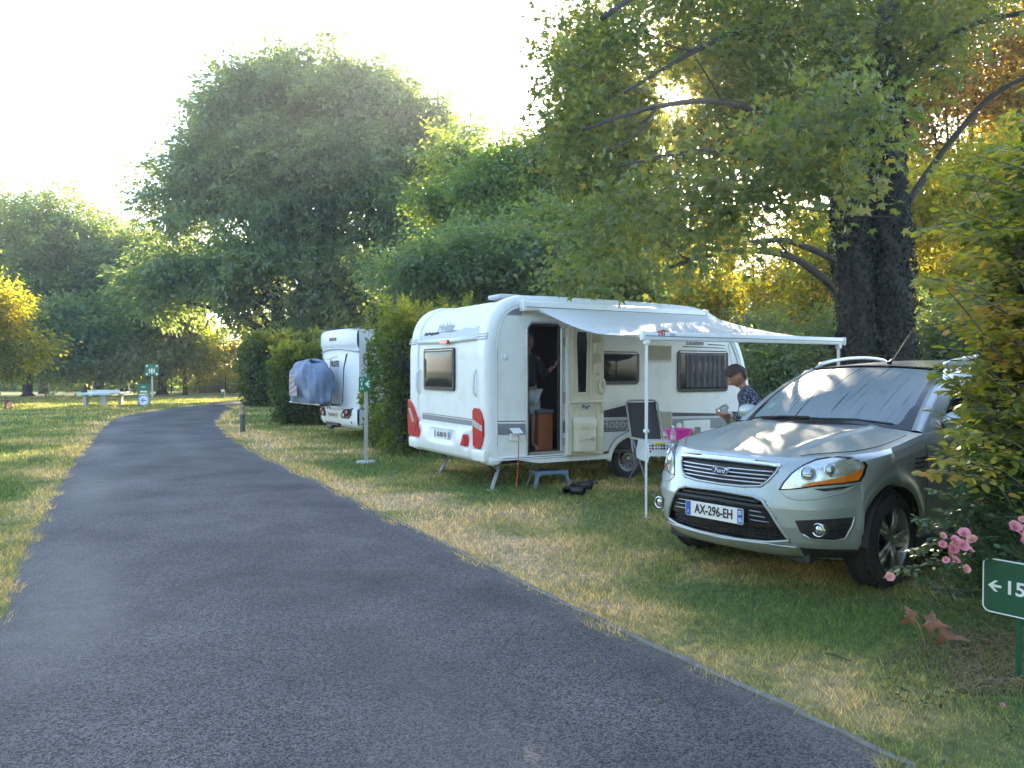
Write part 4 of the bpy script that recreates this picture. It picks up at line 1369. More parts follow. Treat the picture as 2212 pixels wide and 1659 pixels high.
    # corner light clusters
    for mir in (0, 1):
        def my(y): return CW - y if mir else y
        poly = [(0.335, 1.05), (0.32, 0.60), (0.29, 0.575), (0.15, 0.565), (0.085, 0.62), (0.045, 0.75), (0.045, 0.93), (0.10, 1.04), (0.18, 1.095), (0.29, 1.10)]
        if mir:
            poly = [(0.02, 1.14), (0.10, 1.10), (0.20, 1.02), (0.31, 0.85), (0.33, 0.80), (0.30, 0.60), (0.05, 0.56), (0.01, 0.62), (-0.01, 0.9)]
        lens = MB().prism([(my(a), b) for a, b in poly], lambda a, b, d: (d, a, b), -0.068, -0.01).build('tail_light', m_red, CX)
        if not mir:
            MB().prism([(0.33, 0.945), (0.05, 0.875), (0.05, 0.80), (0.325, 0.86)], lambda a, b, d: (d, a, b), -0.072, -0.06).build('reversing_lens', m_clear, lens)
            MB().lathe([(0.001, 0.006), (0.035, 0.004), (0.04, 0.0)], 16, (-0.072, 0.285, 0.90), Matrix.Rotation(math.radians(-90), 3, 'Y')).build('bulb_lens', m_clear, lens)
        else:
            MB().prism([(my(0.03), 1.0), (my(0.10), 1.0), (my(0.26), 0.80), (my(0.20), 0.78)], lambda a, b, d: (d, a, b), -0.072, -0.06).build('reversing_lens', m_clear, lens)
        # white lower shell below the lens
        MB().box((-0.022, my(0.2), 0.475), (0.09, 0.38, 0.17), bev=0.03).build('lower_corner_shell', m_moul, CX, autos=40)
    # position lamps high on the mouldings
    for y in (0.16, CW - 0.16):
        MB().lathe([(0.001, 0.012), (0.024, 0.008), (0.028, 0)], 14, (0.055, y, 2.27), Matrix.Rotation(math.radians(-70), 3, 'Y')).build('marker_lamp', m_red, CX, smooth=True)
    # handles on rear corners
    for y in (0.33, CW - 0.33):
        o = MB().tube([(0.0, y, 1.62), (-0.05, y, 1.55), (-0.055, y, 1.42), (-0.045, y, 1.30), (0.0, y, 1.24)], [0.012, 0.022, 0.024, 0.022, 0.012], n=8).build('grab_handle', m_moul, CX, smooth=True)
    # bumper panel with pods and plate recess
    def bump(a, b):
        y = 2.26 - 1.90 * a
        arc = 0.045 * (2 * a - 1) ** 2
        z = 0.37 + b * (0.445 + arc - 0.02)
        x = -0.050 - 0.045 * math.sin(math.pi * min(1, b * 1.05)) ** 0.7
        for yc in (2.17, 0.50):
            d2 = ((y - yc) / 0.13) ** 2 + ((z - 0.66) / 0.12) ** 2
            x += 0.055 * math.exp(-d2 * 1.3)
        ctr = 1 / (1 + math.exp(-(0.42 - abs(y - 1.32)) * 26)) * 1 / (1 + math.exp(-(0.085 - abs(z - 0.665)) * 60))
        x += 0.045 * ctr
        if b > 0.93: x += 0.06 * ((b - 0.93) / 0.07) ** 2
        x += 0.06 * max(0, abs(2 * a - 1) - 0.93) / 0.07
        if b < 0.15: x += 0.05 * ((0.15 - b) / 0.15) ** 2
        return (x, y, z)
    MB().grid(bump, 90, 36).build('bumper_panel', m_moul, CX, smooth=True)
    for yc in (2.20, 0.52):
        MB().prism([(yc + 0.085, 0.575), (yc - 0.085, 0.575), (yc, 0.73)], lambda a, b, d: (d, a, b), -0.118, -0.03).build('reflector', m_red, CX)
    number_plate(CX, frame4((-0.062, 1.315, 0.668), (0, -1, 0), (0, 0, 1)), 'AS-850-YB', '35')
    # ---- near side furniture (y = 0 plane); plane coordinates (x, z)
    def side_poly(name, poly, m, d0=-0.004, d1=-0.001, parent=CX):
        return MB().prism(poly, lambda a, b, d: (a, d, b), d0, d1).build(name, m, parent)
    side_poly('stripe', [(0.145, 0.75), (0.56, 0.74), (0.56, 0.885), (0.135, 0.90)], m_grey)
    side_poly('thin_stripe', [(0.13, 0.925), (0.56, 0.912), (0.56, 0.922), (0.13, 0.936)], m_dark)
    side_poly('skylight_strip', [(0.20, 2.33), (0.50, 2.33), (0.50, 2.41), (0.36, 2.405), (0.27, 2.38)], m_grey)
    side_poly('stripe', [(1.16, 0.735), (4.66, 0.70), (4.66, 0.845), (1.16, 0.895)], m_grey)
    side_poly('thin_stripe', [(1.16, 0.905), (4.66, 0.853), (4.66, 0.868), (1.16, 0.921)], m_lgrey, -0.005)
    side_poly('chevron_stripe', [(1.5, 0.935), (4.66, 0.872), (4.66, 0.90), (3.1, 0.965), (2.55, 1.04), (2.30, 1.10), (2.1, 1.065), (1.5, 0.96)], m_dark)
    side_poly('lower_edge_line', [(1.5, 0.725), (4.66, 0.69), (4.66, 0.70), (1.5, 0.735)], m_dark, -0.005)
    ws_ = MB().tube([(1.83 + 0.03 * k, -0.006, 0.765 + 0.008 * math.sin(k * 1.3)) for k in range(20)], 0.004, n=4)
    ws_.build('wave_underline', m_dark, CX)
    text_mesh('maker_lettering', 'Hobby', 0.19, m_lgrey, CX, frame4((2.08, -0.006, 0.825), (1, 0, -0.012), (0, 0, 1)), 0.001, 0.001, sx=1.05)
    text_mesh('model_lettering', 'Excellent', 0.10, m_dark, CX, frame4((3.60, -0.006, 2.02), (1, 0, 0), (0, 0, 1)), 0.001, 0.001, sx=1.0, shear=0.2)
    side_poly('lettering_bar', [(3.88, 1.995), (4.25, 1.99), (4.25, 2.0), (3.88, 2.012)], m_dark)
    side_poly('lettering_bar', [(3.36, 1.955), (4.25, 1.945), (4.2, 1.955), (3.36, 1.973)], m_dark)
    window('side', 1.62, 2.50, 1.395, 1.875, 0.07)
    w2 = window('side', 3.25, 4.30, 1.265, 1.905, 0.07)
    w2.data.transform(Matrix.Identity(4))
    MB().grid(lambda a, b: (3.40 + 0.80 * a, -0.0365 - 0.003 * math.cos(a * 44 + math.sin(a * 9)), 1.34 + 0.50 * b), 90, 2).build('curtain', m_curtain, w2, smooth=True, fixn=False)
    # vents
    for x0, x1, z0, z1, ns in ((2.64, 3.12, 1.735, 1.975, 15), (2.63, 3.13, 0.675, 0.985, 17)):
        fr = MB()
        fr.prism(rrect(x1 - x0, z1 - z0, 0.02, 3, (x0 + x1) / 2, (z0 + z1) / 2), lambda a, b, d: (a, d, b), -0.008, 0.0)
        v = fr.build('vent', m_ventback, CX)
        rim_ = MB()
        t = 0.014
        rim_.box(((x0 + x1) / 2, -0.014, z0 + t / 2), (x1 - x0, 0.022, t)).box(((x0 + x1) / 2, -0.014, z1 - t / 2), (x1 - x0, 0.022, t))
        rim_.box((x0 + t / 2, -0.014, (z0 + z1) / 2), (t, 0.022, z1 - z0 - 2 * t)).box((x1 - t / 2, -0.014, (z0 + z1) / 2), (t, 0.022, z1 - z0 - 2 * t))
        rim_.build('vent_rim', m_cream, v)
        sl = MB()
        for k in range(ns):
            z = z0 + t + (z1 - z0 - 2 * t) * (k + 0.5) / ns
            sl.box(((x0 + x1) / 2, -0.018, z), (x1 - x0 - 2 * t, 0.012, (z1 - z0) / ns * 0.5), rot=(math.radians(25), 0, 0))
        sl.build('louvre', m_cream, v)['kind'] = 'stuff'
    # hatches, caps
    def hatch(x0, x1, z0, z1, name='service_hatch', m=m_moul):
        o = MB().prism(rrect(x1 - x0, z1 - z0, 0.03, 4, (x0 + x1) / 2, (z0 + z1) / 2), lambda a, b, d: (a, d, b), -0.018, 0).build(name, m, CX)
        MB().prism(rrect(x1 - x0 - 0.05, z1 - z0 - 0.05, 0.02, 4, (x0 + x1) / 2, (z0 + z1) / 2), lambda a, b, d: (a, d, b), -0.022, -0.018).build('hatch_lid', m_white, o)
        return o
    hatch(3.36, 3.92, 0.60, 0.83)
    hatch(3.22, 3.33, 0.70, 0.80, 'inlet_cap')
    MB().lathe([(0.001, 0.012), (0.035, 0.01), (0.042, 0.0)], 20, (0.26, 0, 1.775), Matrix.Rotation(math.radians(90), 3, 'X')).build('filler_cap', m_moul, CX, smooth=True)
    MB().lathe([(0.001, 0.010), (0.008, 0.006), (0.010, 0)], 8, (0.16, 0, 0.50), Matrix.Rotation(math.radians(90), 3, 'X')).build('screw_cap', m_moul, CX)
    # mains inlet with its lid up
    o = MB().box((0.38, -0.02, 0.715), (0.13, 0.04, 0.10), bev=0.01).build('mains_inlet', m_moul, CX)
    MB().box((0.38, -0.075, 0.800), (0.15, 0.13, 0.014), rot=(math.radians(28), 0, 0), bev=0.004).build('inlet_lid', m_moul, o)
    MB().tube([(0.40, -0.06, 0.745), (0.40, -0.10, 0.72), (0.395, -0.105, 0.60), (0.385, -0.11, 0.35), (0.36, -0.12, 0.12), (0.33, -0.16, 0.01), (0.30, -0.3, 0.005), (0.45, -0.2, 0.006)], 0.0055, n=6).build('mains_cable', m_orange, CX, smooth=True)
    # roof: hatch and rail
    MB().box((0.55, 0.55, 2.62), (0.35, 0.35, 0.06), bev=0.02).build('roof_hatch', m_lgrey, CX, autos=40)
    MB().tube([(0.5, -0.03, 2.50), (2.0, -0.035, 2.525), (3.3, -0.035, 2.505), (3.75, -0.03, 2.45)], 0.028, n=8).build('roof_rail', m_moul, CX, smooth=True)
    # door frame
    dpts = [(0.575, 0.455), (0.575, 2.17), (0.595, 2.225), (0.65, 2.25), (1.08, 2.25), (1.135, 2.225), (1.15, 2.17), (1.15, 0.455)]
    def frame_tube(w, d0, d1, inset, m, name, close=True):
        outer = [(0.60 - w, 0.47 - w), (1.12 + w, 0.47 - w)]
        mb = MB()
        P_ = [(0.60 - inset, 0.47 - inset), (0.60 - inset, 2.17), (0.66 - inset * 0.5, 2.23 + inset), (1.06 + inset * 0.5, 2.23 + inset), (1.12 + inset, 2.17), (1.12 + inset, 0.47 - inset), (0.60 - inset, 0.47 - inset)]
        mb.tube([(a, (d0 + d1) / 2, b) for a, b in P_], w, n=6)
        return mb.build(name, m, CX)
    frame_tube(0.016, -0.02, 0.0, 0.018, m_alu, 'door_frame')
    frame_tube(0.020, 0.0, 0.03, -0.012, m_black, 'door_seal')
    MB().box((0.86, 0.02, 0.485), (0.50, 0.12, 0.02)).build('door_step_sill', m_alu, CX)
    MB().box((1.105, 0.03, 1.35), (0.012, 0.012, 1.68)).build('screen_track', m_alu, CX)
    # cabinet inside
    cb = MB().box((1.04, 0.75, 0.74), (0.24, 1.0, 0.53)).build('kitchen_cabinet', m_wood, CX)
    MB().box((1.03, 0.74, 1.025), (0.28, 1.04, 0.05), bev=0.012).build('counter_top', m_counter, cb)
    # ---- open door folded flat against the side
    dl = 0.0
    dp = [(1.20, 0.44), (1.77, 0.44), (1.775, 2.15), (1.72, 2.22), (1.26, 2.22), (1.20, 2.15)]
    d = MB().prism(dp, lambda a, b, dd: (a, dd, b), -0.125, -0.075).build('door', m_cream, CX)
    MB().prism([(1.185, 0.43), (1.79, 0.43), (1.79, 2.16), (1.73, 2.235), (1.25, 2.235), (1.185, 2.16)], lambda a, b, dd: (a, dd, b), -0.075, -0.03).build('door_skin', m_moul, d)
    hg = MB()
    for z in (0.62, 1.2, 1.25, 2.0):
        hg.tube([(1.17, -0.03, z - 0.05), (1.17, -0.03, z + 0.05)], 0.013, n=8)
    hg.build('hinge', m_galv, d)
    # raised borders of the inner door skin
    bd = MB()
    bd.box((1.235, -0.132, 1.68), (0.05, 0.02, 0.98), bev=0.006).box((1.545, -0.132, 1.68), (0.025, 0.02, 0.98), bev=0.006)
    bd.box((1.48, -0.140, 1.165), (0.56, 0.04, 0.035), bev=0.01)
    bd.box((1.70, -0.130, 0.78), (0.12, 0.016, 0.62), bev=0.005).box((1.215, -0.132, 0.78), (0.03, 0.02, 0.66), bev=0.006)
    bd.build('door_moulding', m_cream, d, autos=40)
    wpoly = [(1.315, 2.13), (1.46, 2.13), (1.475, 2.0), (1.455, 1.30), (1.33, 1.30), (1.305, 2.0)]
    wo_ = MB().prism([(1.285, 2.165), (1.49, 2.165), (1.505, 2.0), (1.48, 1.265), (1.305, 1.265), (1.275, 2.0)], lambda a, b, dd: (a, dd, b), -0.136, -0.125).build('door_window', m_cream, d)
    MB().prism(wpoly, lambda a, b, dd: (a, dd, b), -0.139, -0.136).build('pane', m_glass, wo_)
    for z0, z1 in ((1.83, 1.985), (1.545, 1.70)):
        pk = MB()
        pk.prism(rrect(0.15, z1 - z0 + 0.12, 0.03, 4, 1.645, (z0 + z1) / 2 + 0.06), lambda a, b, dd: (a, dd, b), -0.128, -0.125)
        o = pk.build('door_pocket', m_cream2, d)
        MB().grid(lambda a, b, z0=z0, z1=z1: (1.575 + 0.14 * a, -0.13 - 0.055 * math.sin(math.pi * a) ** 0.6 * (0.35 + 0.65 * b), z0 + (z1 - z0) * b - 0.01 * math.cos(math.pi * 2 * a)), 12, 6).build('pocket_front', m_cream, o, smooth=True, fixn=False)
    o = MB().lathe([(0.02, 0.0), (0.055, 0.002), (0.062, 0.02), (0.05, 0.032), (0.03, 0.03), (0.02, 0.012)], 20, (1.735, -0.125, 1.38), Matrix.Rotation(math.radians(90), 3, 'X'))
    o.v = [(v[0], v[1], 1.38 + (v[2] - 1.38) * 1.9) for v in o.v]
    o.build('door_handle', m_cream, d, smooth=True)
    MB().tube([(1.73, -0.14, 1.14), (1.735, -0.16, 1.08), (1.725, -0.15, 1.0)], [0.014, 0.02, 0.012], n=8).build('door_latch', m_cream, d, smooth=True)
    # waste bin on the door
    binb = MB().grid(lambda a, b: (1.25 + 0.36 * a, -0.13 - 0.12 * math.sin(math.pi * a) ** 0.35 * (0.85 + 0.15 * b), 0.49 + 0.33 * b), 20, 8).build('waste_bin', m_cream, d, smooth=True, fixn=False)
    MB().grid(lambda a, b: (1.24 + 0.38 * a, -0.13 - 0.135 * math.sin(math.pi * a) ** 0.35 * (1 if b < 0.35 else 1 - (b - 0.35) ** 2 * 1.1), 0.815 + 0.05 * min(1, b * 3) + 0.13 * max(0, b - 0.3)), 20, 8).build('bin_lid', m_cream, binb, smooth=True, fixn=False)
    MB().prism([(1.26, 0.93), (1.60, 0.93), (1.52, 1.03), (1.52, 1.09), (1.32, 1.09), (1.30, 1.02)], lambda a, b, dd: (a, dd, b), -0.15, -0.125).build('bin_backplate', m_cream, binb)
    MB().lathe([(0.001, 0.010), (0.028, 0.008), (0.032, 0)], 14, (1.50, -0.245, 0.66), Matrix.Rotation(math.radians(90), 3, 'X')).build('bin_knob', m_cream2, binb)
    MB().tube([(1.27, -0.24, 0.63), (1.40, -0.262, 0.655), (1.5, -0.262, 0.66), (1.59, -0.24, 0.69)], 0.003, n=4).build('bin_cord', m_grey, binb)
caravan()
m_bluecloth = mat('blue_cloth', (0.03, 0.10, 0.45), 0.8, var=0.2, scale=30)
rag = MB().grid(lambda a, b: (0.0 + 0.16 * (a - 0.5), -0.05 * math.sin(a * 5) - 0.02 * b, 0.05 * (b - 0.5) + 0.02 * math.sin(a * 9 + b * 3)), 12, 5).build('cloth', m_bluecloth, smooth=True)
rag.matrix_world = CX.matrix_world
def to_world(root, p):
    return Matrix.Translation(root.location) @ Matrix.Rotation(root.rotation_euler.z, 4, 'Z') @ Vector(p)
rag.location = to_world(CX, (1.45, -0.165, 1.10)); rag.rotation_euler = (0.2, 0.1, math.radians(30))
tag(rag, 'small crumpled blue cloth draped on the bin inside the open caravan door', 'cloth')

# ---------------------------------------------------------------- awning
m_fab = mat('awning_fabric', (0.80, 0.81, 0.82), 0.7, var=0.02, scale=3)
_nt = m_fab.node_tree
_tr = _nt.nodes.new('ShaderNodeBsdfTranslucent'); _tr.inputs['Color'].default_value = (0.86, 0.87, 0.88, 1)
_mx = _nt.nodes.new('ShaderNodeMixShader'); _mx.inputs['Fac'].default_value = 0.22
_nt.links.new(_nt.nodes['Principled BSDF'].outputs[0], _mx.inputs[1]); _nt.links.new(_tr.outputs[0], _mx.inputs[2])
_nt.links.new(_mx.outputs[0], _nt.nodes['Material Output'].inputs['Surface'])
AW = empty('awning', (-0.307, 9.9, 0), math.radians(30), 'white roll-out awning with dashed grey stripes stretched from the caravan roof', 'awning')
def awning():
    MB().box((2.10, -0.085, 2.455), (3.24, 0.11, 0.13), bev=0.025).build('cassette', m_moul, AW, autos=40)
    for x in (0.47, 3.73):
        MB().box((x, -0.085, 2.455), (0.05, 0.13, 0.15), bev=0.02).build('cassette_end_cap', m_moul, AW, autos=40)
    MB().box((2.10, -0.142, 2.438), (3.22, 0.004, 0.008)).build('cassette_slot', m_dark, AW)
    fx0, fx1 = 0.66, 3.80
    def fab(a, b, off=0.0):
        # a along the bar, b outwards
        y = -0.14 - 2.19 * b
        z = 2.425 - 0.43 * b - (0.14 * (1 - a) + 0.055 * a) * math.sin(math.pi * b)
        z += 0.006 * math.sin(a * 60) * b
        x = fx0 + (fx1 - fx0) * a + (0.05 * math.sin(math.pi * b) * (1 if a < 0.5 else -1)) * abs(2 * a - 1)
        return (x, y, z + off)
    MB().grid(fab, 90, 40).build('canopy', m_fab, AW, smooth=True, fixn=False)
    # printed dashes near the front of the cloth
    ds = MB()
    for r in range(8):
        b = 0.50 + r * 0.055
        nn = 46
        for k in range(nn):
            a0 = (k + 0.15 + 0.25 * (r % 2)) / nn
            L_ = (0.5 if (k % 3) else 0.72) / nn
            hb = 0.006 + 0.0022 * r
            for s in (1, -1):
                o = 0.0022 * s
                v = [fab(a0, b, o), fab(min(1, a0 + L_), b, o), fab(min(1, a0 + L_), min(1, b + hb), o), fab(a0, min(1, b + hb), o)]
                ds.add(v, [(0, 1, 2, 3)])
    o = ds.build('printed_dashes', m_grey, AW, fixn=False); o['kind'] = 'stuff'
    bar = MB().box((2.29, -2.345, 1.975), (3.32, 0.055, 0.095), bev=0.014).build('front_bar', m_moul, AW, autos=40)
    MB().box((2.29, -2.3745, 1.972), (3.30, 0.003, 0.006)).build('bar_groove', m_dark, bar)
    for x in (0.62, 3.96):
        MB().box((x, -2.345, 1.975), (0.03, 0.07, 0.105), bev=0.012).build('bar_end_cap', m_moul, bar, autos=40)
    text_mesh('logo_lettering', 'TRI', 0.062, m_redink, bar, frame4((0.86, -2.3755, 1.994), (1, 0, 0), (0, 0, 1)), 0.0008, 0.002, sx=1.2)
    text_mesh('logo_lettering', 'Star', 0.055, m_gink, bar, frame4((1.02, -2.3755, 1.994), (1, 0, 0), (0, 0, 1)), 0.0008, 0.0, shear=0.25)
    MB().prism([(0.80, 2.022), (0.99, 2.022), (0.895, 2.045)], lambda a, b, d: (a, d, b), -2.376, -2.372).build('logo_roof_mark', m_redink, bar)
    for x in (0.675, 3.86):
        leg = MB().tube([(x, -2.35, 0.0), (x, -2.35, 0.95)], 0.017, n=4).tube([(x, -2.35, 0.93), (x, -2.35, 1.90)], 0.023, n=4).build('leg', m_moul, AW)
        MB().box((x, -2.35, 0.005), (0.07, 0.09, 0.01)).build('foot_plate', m_galv, leg)
        MB().box((x, -2.35, 0.945), (0.05, 0.05, 0.035), bev=0.005).build('clamp', m_moul, leg)
        MB().box((x, -2.35, 1.905), (0.055, 0.06, 0.05), bev=0.008).build('bracket', m_moul, leg)
    for x in (0.70, 3.78):
        MB().tube([(x, -0.15, 2.385), (x + 0.2 * (1 if x < 2 else -1), -1.15, 2.06 if x < 2 else 2.11), (x, -2.32, 1.965)], 0.013, n=6).build('folding_arm', m_moul, AW)
awning()

# ---------------------------------------------------------------- motorhome with covered bicycles
MH_A = math.radians(34.3)
MH = empty('motorhome', (-3.534, 17.0, 0), MH_A, 'white motorhome parked nose-in between the hedges, seen from its rear corner', 'motorhome')
m_mh = mat('motorhome_white', (0.80, 0.82, 0.83), 0.35, var=0.02, scale=2, dirt=0.06)
def motorhome():
    W, Lm = 2.28, 6.5
    def rearx(y, z):
        u = (y / W - 0.5) * 2
        x = 0.10 * u ** 4 + 0.02 * u * u
        if z > 2.1: x -= 0.05 * math.sin(min(1, (z - 2.1) / 0.12) * math.pi / 2)
        if z > 2.42: x += 0.10 * ((z - 2.42) / 0.16) ** 2
        if z < 0.75: x -= 0.05 * min(1, (0.75 - z) / 0.05)
        if z < 0.42: x += 0.12 * ((0.42 - z) / 0.14) ** 2
        return x
    zs = [0.28, 0.32, 0.38, 0.45, 0.6, 0.70, 0.72, 0.75, 0.8, 1.2, 1.6, 2.0, 2.09, 2.12, 2.16, 2.22, 2.35, 2.42, 2.48, 2.53, 2.56]
    g = MB().grid(lambda a, b: (rearx(W * a, zs[round(b * 20)]), W * a, zs[round(b * 20)]), 30, 20)
    g.build('rear_wall', m_mh, MH, autos=50)
    MB().grid(lambda a, b: (0.12 + Lm * a, 0.0 + 0.03 * (1 if b > 0.9 else 0), 0.30 + 2.24 * b), 20, 10).build('side_wall', m_mh, MH)
    MB().grid(lambda a, b: (0.12 + Lm * a, W, 0.30 + 2.24 * b), 4, 2).build('side_wall', m_mh, MH)
    MB().grid(lambda a, b: (0.0 + Lm * a, W * b, 2.555 + 0.04 * math.sin(math.pi * b)), 10, 8).build('roof', m_mh, MH, smooth=True)
    MB().box((Lm / 2 + 0.1, W / 2, 0.36), (Lm - 0.1, W - 0.1, 0.10)).box((Lm + 0.1, W / 2, 1.4), (0.05, W, 2.2)).build('chassis', m_chassis, MH)
    tb = MB().tube([(-0.05, 1.2, 0.30), (0.1, 1.2, 0.28), (0.5, 1.2, 0.3)], 0.035, n=6).box((-0.10, 1.2, 0.27), (0.10, 0.30, 0.09), bev=0.02).box((-0.02, 1.2, 0.34), (0.08, 0.8, 0.06))
    tb.build('tow_bar', m_black, MH)
    # arched band under the roof cap
    MB().tube([(rearx(W * a, 2.1) - 0.012, W * a, 2.02 + 0.09 * math.sin(math.pi * a)) for a in [k / 20 for k in range(21)]], 0.022, n=6).build('brow_moulding', m_lgrey, MH, smooth=True)
    MB().prism(rrect(0.42, 0.07, 0.03, 4, 1.15, 2.33), lambda a, b, d: (d - 0.04, a, b), -0.025, 0.03).build('third_brake_light', m_dark, MH)
    def rp(name, poly, m, t=0.006):
        return MB().prism(poly, lambda a, b, d: (rearx(a, b) - d, a, b), 0.0, t).build(name, m, MH)
    def strip(name, pts, w, m):
        mb = MB()
        mb.tube([(rearx(a, b) - 0.003, a, b) for a, b in pts], w, n=4)
        return mb.build(name, m, MH)
    strip('black_line_decal', [(0.50, 1.90), (0.62, 1.62), (0.66, 1.2), (0.70, 0.85)], 0.014, m_ink)
    rp('black_wedge_decal', [(0.42, 1.98), (0.50, 1.98), (0.66, 1.62), (0.63, 1.60)], m_ink)
    rp('black_wedge_decal', [(2.12, 1.90), (2.02, 1.90), (1.72, 1.60), (1.76, 1.55)], m_ink)
    # panel outline seams
    for pts in ([(1.45, 0.9), (1.45, 1.80), (1.38, 1.90), (1.0, 1.92)], [(2.1, 0.9), (2.1, 1.78), (2.0, 1.88), (1.48, 1.86)]):
        strip('panel_seam', pts, 0.012, m_lgrey)
    o4 = frame4((rearx(1.12, 1.72) - 0.012, 1.14, 1.75), (0, -1, 0), (0, 0, 1))
    text_mesh('maker_lettering', 'PILOTE', 0.19, m_ink, MH, o4, 0.002, 0.006, sx=0.86)
    # rear bumper with lights
    for sgn in (0, 1):
        my = lambda y: W - y if sgn else y
        poly = [(my(0.16), 0.74), (my(0.50), 0.70), (my(0.62), 0.58), (my(0.60), 0.50), (my(0.30), 0.50), (my(0.20), 0.58)]
        o = MB().prism(poly, lambda a, b, d: (rearx(a, b) - d, a, b), 0.0, 0.03).build('tail_light', m_black, MH)
        MB().lathe([(0.001, 0.02), (0.05, 0.016), (0.06, 0)], 16, (rearx(my(0.33), 0.62) - 0.03, my(0.34), 0.63), Matrix.Rotation(math.radians(-90), 3, 'Y')).build('lamp', m_red, o)
        MB().lathe([(0.001, 0.02), (0.035, 0.016), (0.045, 0)], 16, (rearx(my(0.5), 0.57) - 0.03, my(0.49), 0.57), Matrix.Rotation(math.radians(-90), 3, 'Y')).build('lamp', m_clear, o)
        MB().lathe([(0.001, 0.012), (0.022, 0.01), (0.026, 0)], 10, (rearx(my(0.18), 0.42) - 0.01, my(0.18), 0.42), Matrix.Rotation(math.radians(-90), 3, 'Y')).build('reflector', m_dark, MH)
    MB().tube([(rearx(y, 0.78) - 0.03, y, 0.735 - 0.05 * math.sin(math.pi * (y - 0.2) / 1.9)) for y in [0.2 + 1.9 * k / 16 for k in range(17)]], 0.022, n=6).build('bumper_lip', m_lgrey, MH, smooth=True)
    number_plate(MH, frame4((rearx(1.15, 0.55) - 0.012, 1.15, 0.55), (0, -1, 0), (0, 0, 1)), 'BP-310-WJ', '29')
    # side: hatch outline, window, logo, marker
    def sp(name, poly, m, d1=0.005, parent=MH):
        return MB().prism(poly, lambda a, b, d: (a, -d, b), 0.0, d1).build(name, m, parent)
    hs = [(0.45, 0.50), (0.45, 1.28), (0.52, 1.36), (1.2, 1.36)]
    MB().tube([(a, -0.004, b) for a, b in hs], 0.010, n=4).tube([(0.45, -0.004, 0.50), (0.52, -0.004, 0.44), (1.4, -0.004, 0.44)], 0.010, n=4).build('locker_door', m_grey, MH)
    for z in (0.62, 1.12):
        MB().lathe([(0.001, 0.02), (0.025, 0.015), (0.03, 0)], 10, (0.56, 0, z), Matrix.Rotation(math.radians(90), 3, 'X')).build('locker_lock', m_galv, MH)
    sp('side_window', rrect(0.9, 0.5, 0.06, 4, 0.95, 2.10), m_glass, 0.03)
    MB().lathe([(0.001, 0.004), (0.27, 0.004), (0.27, 0.0)], 28, (0.72, -0.031, 1.97), Matrix.Rotation(math.radians(90), 3, 'X')).build('logo_disc', m_inkw, MH)
    sp('red_logo_swoosh', [(0.50, 2.02), (0.60, 1.80), (0.78, 1.74), (0.92, 1.82), (0.95, 2.0), (0.86, 1.92), (0.74, 1.92), (0.66, 2.0), (0.56, 2.10)], m_redink, 0.040)
    sp('dark_swoosh_decal', [(0.28, 2.15), (0.32, 2.15), (0.45, 1.75), (0.30, 1.45)], m_ink)
    sp('side_marker', rrect(0.16, 0.06, 0.025, 4, 0.28, 0.50), m_redink, 0.02)
    MB().box((0.30, -0.01, 1.4), (0.02, 0.02, 1.9)).build('corner_trim', m_lgrey, MH)
    for x in (1.4, 5.6):
        for y in (0.15, W - 0.15):
            MB().lathe([(0.20, -0.1), (0.30, -0.1), (0.33, -0.06), (0.33, 0.06), (0.30, 0.1), (0.20, 0.1)], 24, (x, y, 0.33), Matrix.Rotation(math.radians(90), 3, 'X')).build('wheel', m_tyre, MH, smooth=True)
motorhome()

# covered bicycles on the rack
RK = empty('bicycle_rack', (-3.534, 17.0, 0), MH_A, 'dark bicycle rack fixed low across the back of the white motorhome', 'bicycle rack')
rk = MB()
for x in (-0.18, -0.42, -0.66):
    rk.tube([(x, 0.35, 0.83), (x, 2.45, 0.83)], 0.022, n=6)
rk.build('rail', m_alu, RK)
r2 = MB().tube([(0.0, 0.8, 0.80), (-0.75, 0.8, 0.80)], 0.02, n=6).tube([(0.0, 1.7, 0.80), (-0.75, 1.7, 0.80)], 0.02, n=6)
rnd = random.Random(2)
for k in range(7):
    y = 0.6 + k * 0.17
    r2.tube([(-0.3, y, 0.84), (-0.35, y + 0.02, 0.78), (-0.33, y, 0.68 + rnd.uniform(-0.04, 0.04))], 0.010, n=5)
r2.build('strap', m_black, RK)
m_cover = mat('bike_cover', (0.155, 0.20, 0.30), 0.55, var=0.10, scale=5, bump=0.5, bscale=9)
CV = empty('covered_bicycle_pair', (-3.534, 17.0, 0), MH_A, 'two bicycles under a wrinkled blue-grey rain cover behind the motorhome', 'covered bicycles')
